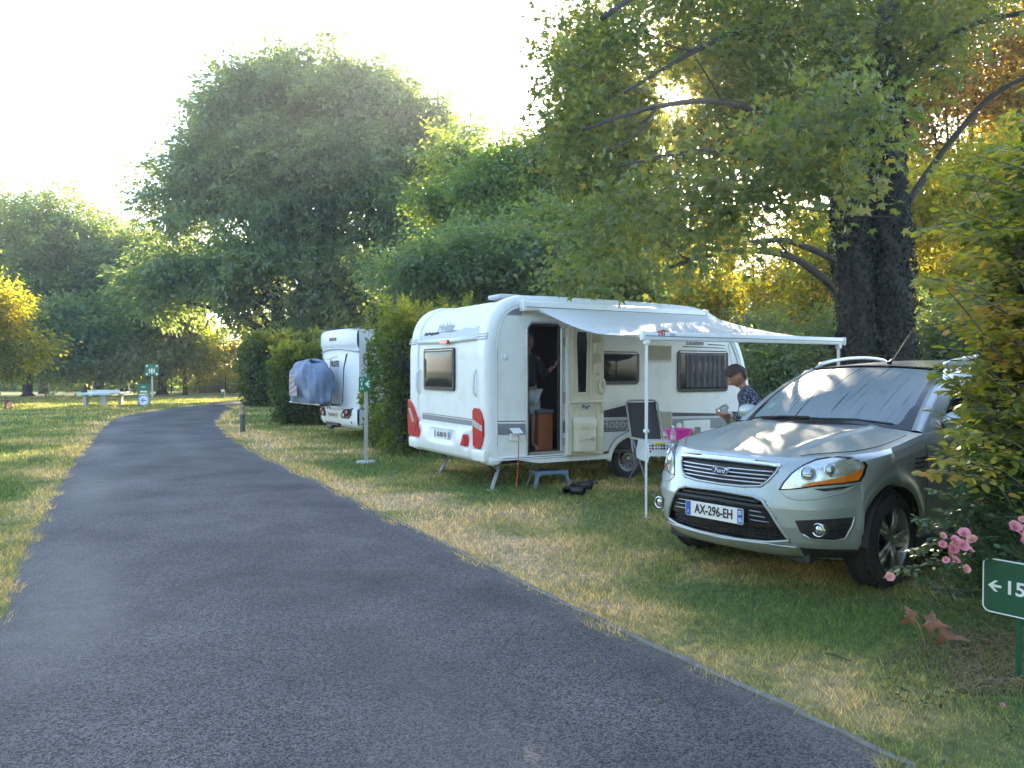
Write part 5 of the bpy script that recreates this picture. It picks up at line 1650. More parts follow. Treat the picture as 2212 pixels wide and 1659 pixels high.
def cover():
    # closed draped lump: rings in z of rounded-box sections
    prof = [(0.84, 0.92, 0.62), (0.90, 0.99, 0.72), (1.05, 1.0, 0.86), (1.25, 0.99, 0.95), (1.45, 0.95, 0.95), (1.62, 0.84, 0.86), (1.76, 0.66, 0.70), (1.84, 0.50, 0.50), (1.87, 0.2, 0.25), (1.875, 0.02, 0.03)]
    def fn(a, b):
        k = b * (len(prof) - 1)
        i = min(int(k), len(prof) - 2); f = k - i
        z = prof[i][0] * (1 - f) + prof[i + 1][0] * f
        sy = prof[i][1] * (1 - f) + prof[i + 1][1] * f
        sx = prof[i][2] * (1 - f) + prof[i + 1][2] * f
        th = 2 * math.pi * a
        c, s = math.cos(th), math.sin(th)
        y = 1.34 + 0.93 * sy * (abs(c) ** 0.8) * (1 if c > 0 else -1)
        x = -0.52 + 0.38 * sx * (abs(s) ** 0.75) * (1 if s > 0 else -1)
        w = 0.035 * math.sin(th * 5 + z * 7) + 0.025 * math.sin(th * 9 - z * 11) + 0.02 * math.sin(th * 17 + z * 3)
        tent = 0.06 * math.sin(z * 3 + c * 3)
        z2 = z - 0.16 * max(0, -c) ** 2 * b * b - 0.10 * max(0, c) * b
        return (x + w * s + 0.05 * tent, y + w * c + tent, z2)
    MB().grid(fn, 64, 36, closed_u=True).build('rain_cover', m_cover, CV, smooth=True)
    # warning board seen through the clear pocket
    bd = MB()
    fr = frame4((-0.915, 1.42, 1.25), (0.12, -1, 0.0), (0.0, 0.08, 1))
    for k in range(5):
        pass
    b_ = MB().prism(rrect(0.40, 0.48, 0.02, 3), lambda a, b, d: (a, b, d), 0, 0.006)
    b_.v = [tuple(fr @ Vector(v)) for v in b_.v]
    wb = b_.build('warning_board', mat('board_pale', (0.34, 0.34, 0.37), 0.5), CV)
    for k in range(4):
        y0 = -0.26 + 0.13 * k
        s_ = MB().prism([(-0.19, y0), (-0.19, y0 + 0.065), (0.19, min(0.235, y0 + 0.20)), (0.19, min(0.235, y0 + 0.135))], lambda a, b, d: (a, max(-0.235, b), d), 0.007, 0.009)
        s_.v = [tuple(fr @ Vector(v)) for v in s_.v]
        s_.build('red_stripe', mat('board_red', (0.26, 0.14, 0.15), 0.5), wb)
cover()
# ---------------------------------------------------------------- silver car
m_paint, nt, p = nodes_of('car_paint_silver')
N, L = nt.nodes, nt.links
tc = N.new('ShaderNodeTexCoord')
nz = N.new('ShaderNodeTexNoise'); nz.inputs['Scale'].default_value = 2.2; nz.inputs['Detail'].default_value = 8; nz.inputs['Roughness'].default_value = 0.7
L.new(tc.outputs['Object'], nz.inputs['Vector'])
fl = N.new('ShaderNodeTexNoise'); fl.inputs['Scale'].default_value = 420
L.new(tc.outputs['Object'], fl.inputs['Vector'])
cr = N.new('ShaderNodeValToRGB')
cr.color_ramp.elements[0].position = 0.3; cr.color_ramp.elements[0].color = (0.30, 0.335, 0.34, 1)
cr.color_ramp.elements[1].position = 0.7; cr.color_ramp.elements[1].color = (0.50, 0.545, 0.55, 1)
L.new(fl.outputs['Fac'], cr.inputs['Fac']); L.new(cr.outputs['Color'], p.inputs['Base Color'])
p.inputs['Metallic'].default_value = 0.40
rr = N.new('ShaderNodeMapRange'); rr.inputs['To Min'].default_value = 0.26; rr.inputs['To Max'].default_value = 0.42
L.new(nz.outputs['Fac'], rr.inputs['Value']); L.new(rr.outputs['Result'], p.inputs['Roughness'])
p.inputs['Coat Weight'].default_value = 0.8
r2 = N.new('ShaderNodeMapRange'); r2.inputs['From Min'].default_value = 0.35; r2.inputs['From Max'].default_value = 0.65; r2.inputs['To Min'].default_value = 0.06; r2.inputs['To Max'].default_value = 0.22
L.new(nz.outputs['Fac'], r2.inputs['Value']); L.new(r2.outputs['Result'], p.inputs['Coat Roughness'])

m_screen, nt, p = nodes_of('dewy_windscreen')
N, L = nt.nodes, nt.links
tc = N.new('ShaderNodeTexCoord')
mp = N.new('ShaderNodeMapping'); mp.inputs['Scale'].default_value = (58, 1.6, 1.6); mp.inputs['Rotation'].default_value = (0, 0, 0.10)
L.new(tc.outputs['Object'], mp.inputs['Vector'])
n1 = N.new('ShaderNodeTexNoise'); n1.inputs['Scale'].default_value = 1.0; n1.inputs['Detail'].default_value = 6; n1.inputs['Distortion'].default_value = 0.6
L.new(mp.outputs[0], n1.inputs['Vector'])
cr = N.new('ShaderNodeValToRGB')
cr.color_ramp.elements[0].position = 0.58; cr.color_ramp.elements[0].color = (0, 0, 0, 1)
cr.color_ramp.elements[1].position = 0.67; cr.color_ramp.elements[1].color = (1, 1, 1, 1)
L.new(n1.outputs['Fac'], cr.inputs['Fac'])
n2 = N.new('ShaderNodeTexNoise'); n2.inputs['Scale'].default_value = 3; n2.inputs['Detail'].default_value = 9
L.new(tc.outputs['Object'], n2.inputs['Vector'])
mx = N.new('ShaderNodeMix'); mx.data_type = 'RGBA'
mx.inputs['A'].default_value = (0.20, 0.24, 0.255, 1); mx.inputs['B'].default_value = (0.06, 0.072, 0.08, 1)
L.new(cr.outputs['Color'], mx.inputs['Factor']); L.new(mx.outputs['Result'], p.inputs['Base Color'])
mr = N.new('ShaderNodeMix'); mr.data_type = 'FLOAT'
mr.inputs['A'].default_value = 0.38; mr.inputs['B'].default_value = 0.05
L.new(cr.outputs['Color'], mr.inputs['Factor']); L.new(mr.outputs['Result'], p.inputs['Roughness'])
fb = N.new('ShaderNodeTexNoise'); fb.inputs['Scale'].default_value = 160
L.new(tc.outputs['Object'], fb.inputs['Vector'])
bb = N.new('ShaderNodeBump'); bb.inputs['Strength'].default_value = 0.25; bb.inputs['Distance'].default_value = 0.004
L.new(fb.outputs['Fac'], bb.inputs['Height']); L.new(bb.outputs['Normal'], p.inputs['Normal'])
p.inputs['Specular IOR Level'].default_value = 0.8

m_chrome = mat('chrome', (0.80, 0.81, 0.82), 0.12, metal=1.0, var=0.03, scale=30)
m_gloss = mat('gloss_black', (0.012, 0.012, 0.013), 0.15, var=0.05, coat=0.3)
m_plastic = mat('black_plastic', (0.016, 0.016, 0.018), 0.6, var=0.15, scale=20)
m_hlglass = mat('headlight_reflector', (0.72, 0.76, 0.80), 0.16, metal=0.75, var=0.16, scale=26, coat=1.0)
m_lens = mat('lamp_lens', (0.45, 0.50, 0.55), 0.05, metal=0.8, var=0.1, scale=30, coat=1.0)
m_amber = mat('amber_lens', (0.75, 0.17, 0.01), 0.15, var=0.2, scale=30, coat=1.0)
m_alloy = mat('alloy', (0.36, 0.37, 0.38), 0.3, metal=0.8, var=0.05)

CAR_A = math.radians(-51.5)
CAR = empty('car', (1.529, 5.70, 0), CAR_A, 'silver-green four-wheel-drive car with dewy windscreen parked nose towards the road', 'car')

def interp(x, xs, ys):
    return float(np.interp(x, xs, ys))
ZK = [.20, .27, .33, .45, .6, .7, .8, .88, .93, .96]
Y0K = [.14, .06, .02, 0, .0, .03, .06, .09, .13, .165]
WK = [.84, .885, .90, .915, .92, .92, .915, .905, .885, .865]
AX_F, AX_R, ARCH_R, ARCH_Z = 0.90, 3.59, 0.395, 0.355

def zt_(y):
    return interp(y, [0, .12, .3, .5, .7, .9, 1.1, 1.35, 1.6, 2.4, 3.6, 4.3], [.955, .958, .975, .992, 1.008, 1.022, 1.045, 1.085, 1.12, 1.16, 1.20, 1.20])

def zb_(y):
    base = interp(y, [0, .12, .4, .55, 1.3, 4.0, 4.3], [.262, .262, .25, .24, .27, .27, .30])
    for yc in (AX_F, AX_R):
        d = abs(y - yc)
        if d < ARCH_R:
            base = max(base, ARCH_Z + math.sqrt(ARCH_R ** 2 - d * d))
    return base

def body_pt(col, s, out=0.0):
    """col: ('f', phi) on the rounded nose or ('s', y) along the side"""
    if col[0] == 'f':
        for it in range(2):
            zn = .2 + .76 * s
            w, y0 = interp(zn, ZK, WK), interp(zn, ZK, Y0K)
            sp_, cp_ = math.sin(col[1]), math.cos(col[1])
            x = w * sp_ ** (2 / 2.8)
            y = y0 + .78 * (1 - cp_)
        zb, zt = zb_(y), zt_(y)
        z = zb + (zt - zb) * s
    else:
        y = col[1]
        zb, zt = zb_(y), zt_(y)
        z = zb + (zt - zb) * s
        zn = .2 + .76 * max(0, (z - .24)) / (zt - .24)
        w = interp(zn, ZK, WK)
        if y > 3.7:
            k = (y - 3.7) / .7
            w *= 1 - 0.10 * k * k
        x = w
        # door scallop and shoulder
        if 1.5 < y < 3.3: x -= 0.018 * math.sin(math.pi * (y - 1.5) / 1.8) * math.exp(-((z - .62) / .2) ** 2)
    # arch flare
    for yc in (AX_F, AX_R):
        d = math.hypot(y - yc, z - ARCH_Z)
        x += 0.022 * math.exp(-((d - ARCH_R - 0.03) / 0.07) ** 2) * min(1, y / 0.5)
    return (x, y, z)

def rear_cols():
    return [('s', 4.35 + 0.05 * k) for k in range(1)]

NROW = 64
cols = [('f', math.radians(90) * (k / 84)) for k in range(85)]
y_s = sorted(set([.93 + .01 * k for k in range(0, 40)] + [1.35 + .06 * k for k in range(0, 31)] + [3.16 + .012 * k for k in range(0, 78)] + [4.1 + .05 * k for k in range(0, 6)]))
cols += [('s', y) for y in y_s]
def row_s(j):
    return j / NROW
half = [[body_pt(c, row_s(j)) for j in range(NROW + 1)] for c in cols]
# rear wrap
last = half[-1]
rear_half = []
for k in range(1, 13):
    a = math.radians(90 * k / 12)
    rear_half.append([(p_[0] * (math.cos(a) ** 0.5 if k < 12 else 0.0), p_[1] + 0.09 * math.sin(a), p_[2]) for p_ in last])
half_all = half + rear_half
full = [[(-p_[0], p_[1], p_[2]) for p_ in c] for c in half_all[::-1]] + [c for c in half_all[1:]]
# base skin
V = [v for c in full for v in c]
nc = len(full)
F = []
for i in range(nc - 1):
    for j in range(NROW):
        a = i * (NROW + 1) + j
        F.append((a, a + 1, a + NROW + 2, a + NROW + 1))
BODY_BVH = BVHTree.FromPolygons([Vector(v) for v in V], F)

def hit(x, z):
    r = BODY_BVH.ray_cast(Vector((x, -2, z)), Vector((0, 1, 0)))
    if r[0] is None:
        return Vector((x, 0.9, z)), Vector((0, -1, 0))
    n = r[1]
    if n.y > 0: n = -n
    return r[0], n

def in_poly(x, y, poly):
    c = False
    j = len(poly) - 1
    for i in range(len(poly)):
        xi, yi = poly[i]; xj, yj = poly[j]
        if (yi > y) != (yj > y) and x < (xj - xi) * (y - yi) / (yj - yi + 1e-12) + xi:
            c = not c
        j = i
    return c

def mirror(poly):
    return [(-a, b) for a, b in poly][::-1]

G_UP = [(-.435, .903), (-.36, .912), (0, .918), (.36, .912), (.435, .903), (.425, .86), (.385, .80), (.34, .762), (.2, .748), (0, .744), (-.2, .748), (-.34, .762), (-.385, .80), (-.425, .86)]
G_LOW = [(-.30, .688), (0, .698), (.30, .688), (.375, .665), (.43, .60), (.50, .48), (.545, .395), (.40, .368), (.2, .355), (0, .352), (-.2, .355), (-.40, .368), (-.545, .395), (-.50, .48), (-.43, .60), (-.375, .665)]
FOG = [(.585, .545), (.70, .558), (.853, .572), (.845, .51), (.812, .42), (.77, .405), (.66, .415), (.615, .46)]
HL = [(.468, .748), (.485, .80), (.522, .868), (.575, .93), (.625, .968), (.70, .988), (.79, .982), (.857, .952), (.872, .925), (.872, .86), (.862, .815), (.80, .802), (.735, .792), (.685, .785), (.60, .765), (.52, .752)]
SKID = [(-.59, .345), (-.40, .350), (0, .338), (.40, .350), (.59, .345), (.575, .262), (0, .262), (-.575, .262)]

dents = [(G_UP, .045), (G_LOW, .06)]
V2, black = [], set()
for idx, v in enumerate(V):
    x, y, z = v
    dd = 0
    if y < 0.75:
        for poly, dep in dents:
            if in_poly(x, z, poly):
                dd = dep
                black.add(idx)
    V2.append((x, y + dd, z))
me = bpy.data.meshes.new('body_shell')
me.from_pydata(V2, [], F)
o = link('body_shell', me, m_paint, CAR)
me.materials.append(m_plastic)
for pidx, f in enumerate(me.polygons):
    if sum(1 for k in f.vertices if k in black) >= 1:
        f.material_index = 1
me.polygons.foreach_set('use_smooth', [True] * len(me.polygons))
me.set_sharp_from_angle(angle=math.radians(38))

def rim_x(y):
    """half width of the shoulder line at a distance behind the nose"""
    zn = .96
    w, y0 = interp(zn, ZK, WK), interp(zn, ZK, Y0K)
    q = min(1, max(0, (y - y0) / .78))
    if q >= 1: return w
    return w * max(0, 1 - (1 - q) ** 2) ** (1 / 2.8)

def hood_z(x, y, xr):
    zc = interp(y, [.16, .22, .35, .6, .9, 1.2, 1.5], [.956, .985, 1.015, 1.065, 1.115, 1.155, 1.18])
    zr = zt_(y)
    u = min(1, abs(x) / max(xr, 1e-3))
    z = zc + (zr - zc) * u ** 2.6
    z += 0.016 * math.exp(-((abs(x) - (.36 + .16 * min(1, y / 1.3))) / .035) ** 2) * min(1, max(0, (y - .25) / .3))      # bonnet creases
    z -= 0.010 * math.exp(-(x / .30) ** 2) * min(1, max(0, (y - .3) / .4))
    return z
def hood(a, b):
    y = .165 + (1.31 - .165) * b ** 1.5
    xr = rim_x(y)
    u = 2 * a - 1
    x = xr * u
    yy = y + (0.16 * b ** 3) * abs(u) ** 2.2
    return (x, yy, hood_z(x, yy, xr) if b > 0 else .957)
MB().grid(hood, 70, 60).build('bonnet', m_paint, CAR, smooth=True)
# shut line of the bonnet along the wings
sl = MB()
for s in (1, -1):
    pts = []
    for k in range(24):
        y = .30 + 1.02 * k / 23
        xr = rim_x(y)
        x = min(xr * 0.955, .52 + .38 * k / 23 + 0.2 * (1 - abs(2 * k / 23 - 1)))
        x = min(x, xr * 0.93)
        pts.append((s * x, y, hood_z(x, y, xr) + 0.0005))
    sl.tube(pts, 0.0032, n=4)
sl.build('bonnet_shut_line', m_ink, CAR)

def ws(a, b, off=0.0, ex=0.0):
    u = 2 * a - 1
    xb, xt = .765 + ex, .615 + ex
    x = (xb + (xt - xb) * b) * u
    y = (1.30 + .20 * u * u) * (1 - b) + (2.36 + .10 * u * u) * b - .02 * math.sin(math.pi * b)
    z = (1.170 - .050 * abs(u) ** 2.5) * (1 - b) + (1.640 - .035 * u * u) * b + .045 * math.sin(math.pi * b)
    return (x, y - off * .5, z + off)
MB().grid(lambda a, b: ws(a, b, -0.004, 0.015), 40, 24).build('windscreen_surround', m_gloss, CAR, smooth=True)
MB().grid(lambda a, b: ws(.03 + .94 * a, .045 + .915 * b), 40, 30).build('windscreen', m_screen, CAR, smooth=True)
MB().grid(lambda a, b: (ws(a, 0)[0] * (1 + .0), ws(a, 0)[1] + .03 - .10 * b, ws(a, 0)[2] + .004 - .02 * b), 30, 3).build('cowl', m_plastic, CAR, smooth=True)

def roofz(x, y):
    return 1.644 - .035 * (x / .6) ** 2 + .066 * math.sin(math.pi * min(1, max(0, (y - 2.3) / 2.6)) * .85)
def roof(a, b):
    u = 2 * a - 1
    y = 2.35 + 1.90 * b + .10 * u * u * (1 - b)
    w_ = .625 + .015 * math.sin(math.pi * b)
    x = w_ * u
    return (x, y, roofz(x, y))
MB().grid(roof, 36, 30).build('roof', m_paint, CAR, smooth=True)
# side glasshouse: pillars and glass
for s in (1, -1):
    def sideg(a, b, off=0.0):
        yb = 1.50 + 2.65 * a
        yt = 2.46 + 1.62 * a
        y = yb * (1 - b) + yt * b
        zb_2 = zt_(yb) - 0.01
        ztop = roofz(.62, max(2.4, yt)) - 0.004
        z = zb_2 * (1 - b) + ztop * b + .012 * math.sin(math.pi * b)
        xb = interp(yb, [1.4, 1.8, 3.6, 4.2], [.855, .868, .86, .80])
        x = xb * (1 - b) + .628 * b + .035 * math.sin(math.pi * b) + off
        return (s * x, y, z)
    MB().grid(lambda a, b: sideg(a, b), 30, 12).build('side_frame', m_paint, CAR, smooth=True)
    MB().grid(lambda a, b: sideg(.10 + .80 * a, .06 + .80 * b, .004), 30, 12).build('side_window', m_glass, CAR, smooth=True)
    # A pillar skin between screen and side frame
    def ap(a, b):
        p0 = Vector(ws(1.0 if s > 0 else 0.0, b, 0.002, 0.0))
        p1 = Vector(sideg(0.0, b))
        m_ = p0.lerp(p1, a)
        return m_ + Vector((s * .5, -.5, .5)).normalized() * (.022 * math.sin(math.pi * a))
    MB().grid(ap, 8, 24).build('a_pillar', m_paint, CAR, smooth=True)
    # belt fillet: wing top between bonnet end and side glass
    # roof rail
    rp_ = []
    for k in range(15):
        b = k / 14
        y = 2.46 + 1.55 * b
        rp_.append((s * (.60 + .0 * b), y, roofz(.6, y) + .065 * math.sin(math.pi * b) ** 0.42 + .004))
    MB().tube(rp_, [.012] + [.019] * 13 + [.012], n=8).build('roof_rail', m_alu, CAR, smooth=True)
    # door mirror
    mb = MB().lathe([(0.001, -.105), (.06, -.10), (.085, -.06), (.09, 0), (.082, .06), (.05, .10), (.001, .112)], 20, (0, 0, 0), Matrix.Rotation(math.radians(90), 3, 'Y'))
    mb.v = [(s * (.975 + v[0] * .95), 1.84 + v[1] * .62 + .02 * v[0], 1.19 + v[2] * .85) for v in mb.v]
    mo = mb.build('door_mirror', m_paint, CAR, smooth=True)
    MB().tube([(s * .84, 1.88, 1.125), (s * .90, 1.86, 1.14), (s * .95, 1.85, 1.16)], [.03, .024, .03], n=8).build('mirror_arm', m_plastic, mo, smooth=True)
    mg_ = MB().lathe([(.001, .004), (.085, .004), (.09, 0)], 20, (0, 0, 0), Matrix.Rotation(math.radians(-90), 3, 'X'))
    mg_.v = [(s * (.975 + v[0] * 1.05), 1.902 + v[1], 1.19 + v[2] * .75) for v in mg_.v]
    mg_.build('mirror_glass', m_chrome, mo)
    # door seams, sill and side strip
    dsm = MB()
    for ys in (1.42, 2.52, 3.32):
        dsm.tube([(s * (body_pt(('s', ys), t)[0] + .0005), ys + .05 * (t - .5), body_pt(('s', ys), t)[2]) for t in [k / 10 for k in range(11)]], .0035, n=4)
    dsm.build('door_seam', m_ink, CAR)
    MB().box((s * .875, 2.25, .285), (.07, 2.0, .09), bev=.02).build('sill_cladding', m_plastic, CAR)
    for ys in (2.38, 3.2):
        MB().tube([(s * .915, ys - .10, 1.02), (s * .955, ys - .05, 1.025), (s * .955, ys + .05, 1.03), (s * .915, ys + .10, 1.03)], .013, n=6).build('door_handle', m_paint, CAR, smooth=True)
    gl_ = MB()
    for k in range(3):
        gl_.box((s * .918, 1.30 + .01 * k, .86 + .035 * k), (.01, .16, .012))
    gl_.build('wing_vent', m_plastic, CAR)
    # wheel arch liners
    for yc in (AX_F, AX_R):
        MB().grid(lambda a, b: (s * (.60 + .315 * b), yc - (ARCH_R - .004) * math.cos(math.pi * a), ARCH_Z + (ARCH_R - .004) * math.sin(math.pi * a)), 24, 2).build('arch_liner', m_plastic, CAR)
        MB().add([(s * .60, yc - .4, .2), (s * .60, yc + .4, .2), (s * .60, yc + .4, .76), (s * .60, yc - .4, .76)], [(0, 1, 2, 3)]).build('arch_wall', m_plastic, CAR)
        Rm = Matrix.Rotation(math.radians(90 * s), 3, 'Y')
        c = (s * .80, yc, .352)
        ty = MB().lathe([(.235, -.11), (.31, -.118), (.342, -.10), (.352, -.05), (.353, 0), (.352, .05), (.342, .10), (.31, .118), (.235, .11)], 44, c, Rm, False).build('wheel', m_tyre, CAR, autos=35)
        tr_ = MB()
        for k in range(44):
            a = 2 * math.pi * k / 44
            cc = Vector(c) + Rm @ Vector((.352 * math.cos(a), .352 * math.sin(a), 0))
            for zoff, ang in ((-.06, 0.35), (.06, -0.35)):
                tr_.box(Vector(c) + Rm @ Vector((.353 * math.cos(a), .353 * math.sin(a), zoff)), (.018, .010, .085), rot=Rm @ Matrix.Rotation(a, 3, 'Z') @ Matrix.Rotation(ang, 3, 'X') @ Matrix.Rotation(math.radians(90), 3, 'X') @ Matrix.Rotation(0, 3, 'Z'))
        tb_ = tr_.build('tread', m_tyre, ty); tb_['kind'] = 'stuff'
        MB().lathe([(.205, -.02), (.235, .11), (.242, .116), (.235, .10), (.222, .08), (.20, .03)], 44, c, Rm, False).build('rim', m_alloy, ty, autos=35)
        MB().lathe([(.001, .0), (.20, .0)], 30, c, Rm).build('brake_disc', m_chassis, ty)
        sp_m = MB()
        for k in range(5):
            for da in (-.16, .16):
                a = 2 * math.pi * k / 5 + .3
                a1 = a + da * .9; a0 = a + da * 1.5
                p0 = Vector(c) + Rm @ Vector((.045 * math.cos(a0), .045 * math.sin(a0), .085))
                p1 = Vector(c) + Rm @ Vector((.14 * math.cos(a1), .14 * math.sin(a1), .095))
                p2 = Vector(c) + Rm @ Vector((.228 * math.cos(a1), .228 * math.sin(a1), .085))
                sp_m.tube([p0, p1, p2], [.022, .018, .024], n=6)
        sp_m.build('spoke', m_alloy, ty, smooth=True)
        MB().lathe([(.001, .105), (.03, .104), (.045, .09), (.05, .06)], 16, c, Rm).build('hub_cap', m_alloy, ty, smooth=True)

# projected front parts
def patch(name, poly, off, m, parent=CAR, step=.02, thick=0.0, smooth=True):
    bm = bmesh.new()
    vs = [bm.verts.new((a, 0, b)) for a, b in poly]
    bm.faces.new(vs)
    x0, x1 = min(a for a, _ in poly), max(a for a, _ in poly)
    z0, z1 = min(b for _, b in poly), max(b for _, b in poly)
    k = math.floor(x0 / step) + 1
    while k * step < x1:
        bmesh.ops.bisect_plane(bm, geom=bm.verts[:] + bm.edges[:] + bm.faces[:], plane_co=(k * step, 0, 0), plane_no=(1, 0, 0)); k += 1
    k = math.floor(z0 / step) + 1
    while k * step < z1:
        bmesh.ops.bisect_plane(bm, geom=bm.verts[:] + bm.edges[:] + bm.faces[:], plane_co=(0, 0, k * step), plane_no=(0, 0, 1)); k += 1
    for v in bm.verts:
        p_, n_ = hit(v.co.x, v.co.z)
        o_ = off(v.co.x, v.co.z) if callable(off) else off
        v.co = p_ + Vector((n_.x * .4, -1, 0)).normalized() * o_
    bmesh.ops.recalc_face_normals(bm, faces=bm.faces)
    me = bpy.data.meshes.new(name)
    bm.to_mesh(me); bm.free()
    ob = link(name, me, m, parent, smooth)
    if thick:
        md = ob.modifiers.new('thick', 'SOLIDIFY'); md.thickness = thick; md.offset = 0
    return ob

def outline(name, poly, r, m, off=0.0, parent=CAR, closed=True, flat=None, n=6):
    pts = []
    P_ = poly + [poly[0]] if closed else poly
    for i in range(len(P_) - 1):
        (a0, b0), (a1, b1) = P_[i], P_[i + 1]
        K = max(1, int(math.hypot(a1 - a0, b1 - b0) / .03))
        for k in range(K):
            f = k / K
            q, n_ = hit(a0 + (a1 - a0) * f, b0 + (b1 - b0) * f)
            pts.append(q + n_ * off)
    q, n_ = hit(*P_[-1]); pts.append(q + n_ * off)
    return MB().tube(pts, r, n=n, flat=flat).build(name, m, parent, smooth=True)

# upper grille
g = patch('grille', G_UP, -.035, m_plastic)
outline('grille_frame', G_UP, .010, m_paint, .0, g)
for k in range(4):
    z = .782 + .028 * k
    hw = interp(z, [.744, .80, .86, .91], [.33, .38, .42, .43]) - .012
    outline('grille_bar', [(-hw, z + .004), (0, z), (hw, z + .004)], .0065, m_alu, -.006, g, closed=False)
patch('bonnet_chrome_strip', [(-.452, .905), (-.44, .93), (-.2, .942), (0, .945), (.2, .942), (.44, .93), (.452, .905), (.36, .914), (0, .920), (-.36, .914)], .008, m_chrome, g, thick=.006)
# badge
bp, bn = hit(0, .842)
bo = MB().lathe([(.001, .012), (.070, .011), (.074, .006), (.074, -.02)], 36)
bo.v = [(v[0], bp.y - .010 - v[2], .842 + v[1] * .46) for v in bo.v]
bo = bo.build('badge', m_chrome, g, autos=40)
bi = MB().lathe([(.001, .0135), (.062, .0130), (.063, .011)], 36)
bi.v = [(v[0], bp.y - .010 - v[2], .842 + v[1] * .44) for v in bi.v]
m_navy = mat('badge_navy', (0.02, 0.045, 0.16), 0.2, var=0.03, coat=1.0)
bi.build('badge_field', m_navy, bo)
text_mesh('badge_lettering', 'Ford', .046, m_inkw, bo, frame4((0, bp.y - .0245, .843), (1, 0, 0), (0, 0, 1)), .0008, .0006, sx=1.05, shear=.35)
# lower intake
gl = patch('lower_grille', G_LOW, -.05, m_plastic)
outline('intake_frame', G_LOW, .012, m_paint, .002, gl)
for k in range(5):
    z = .392 + .025 * k
    hw = interp(z, [.35, .40, .48, .6], [.45, .52, .49, .42]) - .02
    outline('mesh_bar', [(-hw, z), (0, z - .004), (hw, z)], .003, m_gloss, -.025, gl, closed=False, n=4)
vb = MB()
for k in range(-13, 14):
    x = k * .037
    zt2 = .50
    a0, _ = hit(x, .375); a1, _ = hit(x, zt2)
    vb.tube([a0 + Vector((0, .028, 0)), a1 + Vector((0, .028, 0))], .0025, n=4)
vb.build('mesh_upright', m_gloss, gl)
outline('upper_lip', [(-.345, .655), (0, .662), (.345, .655)], .016, m_plastic, -.02, gl, closed=False)
# number plate shelf and side slats
patch('plate_shelf', [(-.42, .618), (0, .628), (.42, .618), (.475, .51), (.46, .47), (0, .462), (-.46, .47), (-.475, .51)], -.012, m_gloss, gl, thick=.004)
patch('shelf_edge', [(-.42, .60), (-.41, .632), (0, .642), (.41, .632), (.42, .60), (0, .615)], -.002, m_plastic, gl, thick=.004)
for s in (1, -1):
    for k in range(3):
        z = .585 - .033 * k
        x0, x1 = .285 + .002 * k, .375 + .025 * k
        outline('slat', [(s * x0, z), (s * x1, z - .004)], .0038, m_alu, -.004, gl, closed=False, n=4)
number_plate(CAR, frame4((0, -.014, .537), (1, 0, 0), (0, .0, 1)), 'AX-296-EH', '35', w=.52, h=.115)
# skid plate with slots
sk = patch('skid_plate', SKID, .010, m_paint, thick=.006)
outline('skid_edge', [(-.59, .352), (-.40, .362), (0, .346), (.40, .362), (.59, .352)], .008, m_alu, .010, sk, closed=False)
for k in range(-3, 4):
    x = k * .125
    patch('slot', [(x - .035, .312), (x + .035, .312), (x + .03, .290), (x - .04, .290)], .0145, m_plastic, sk)
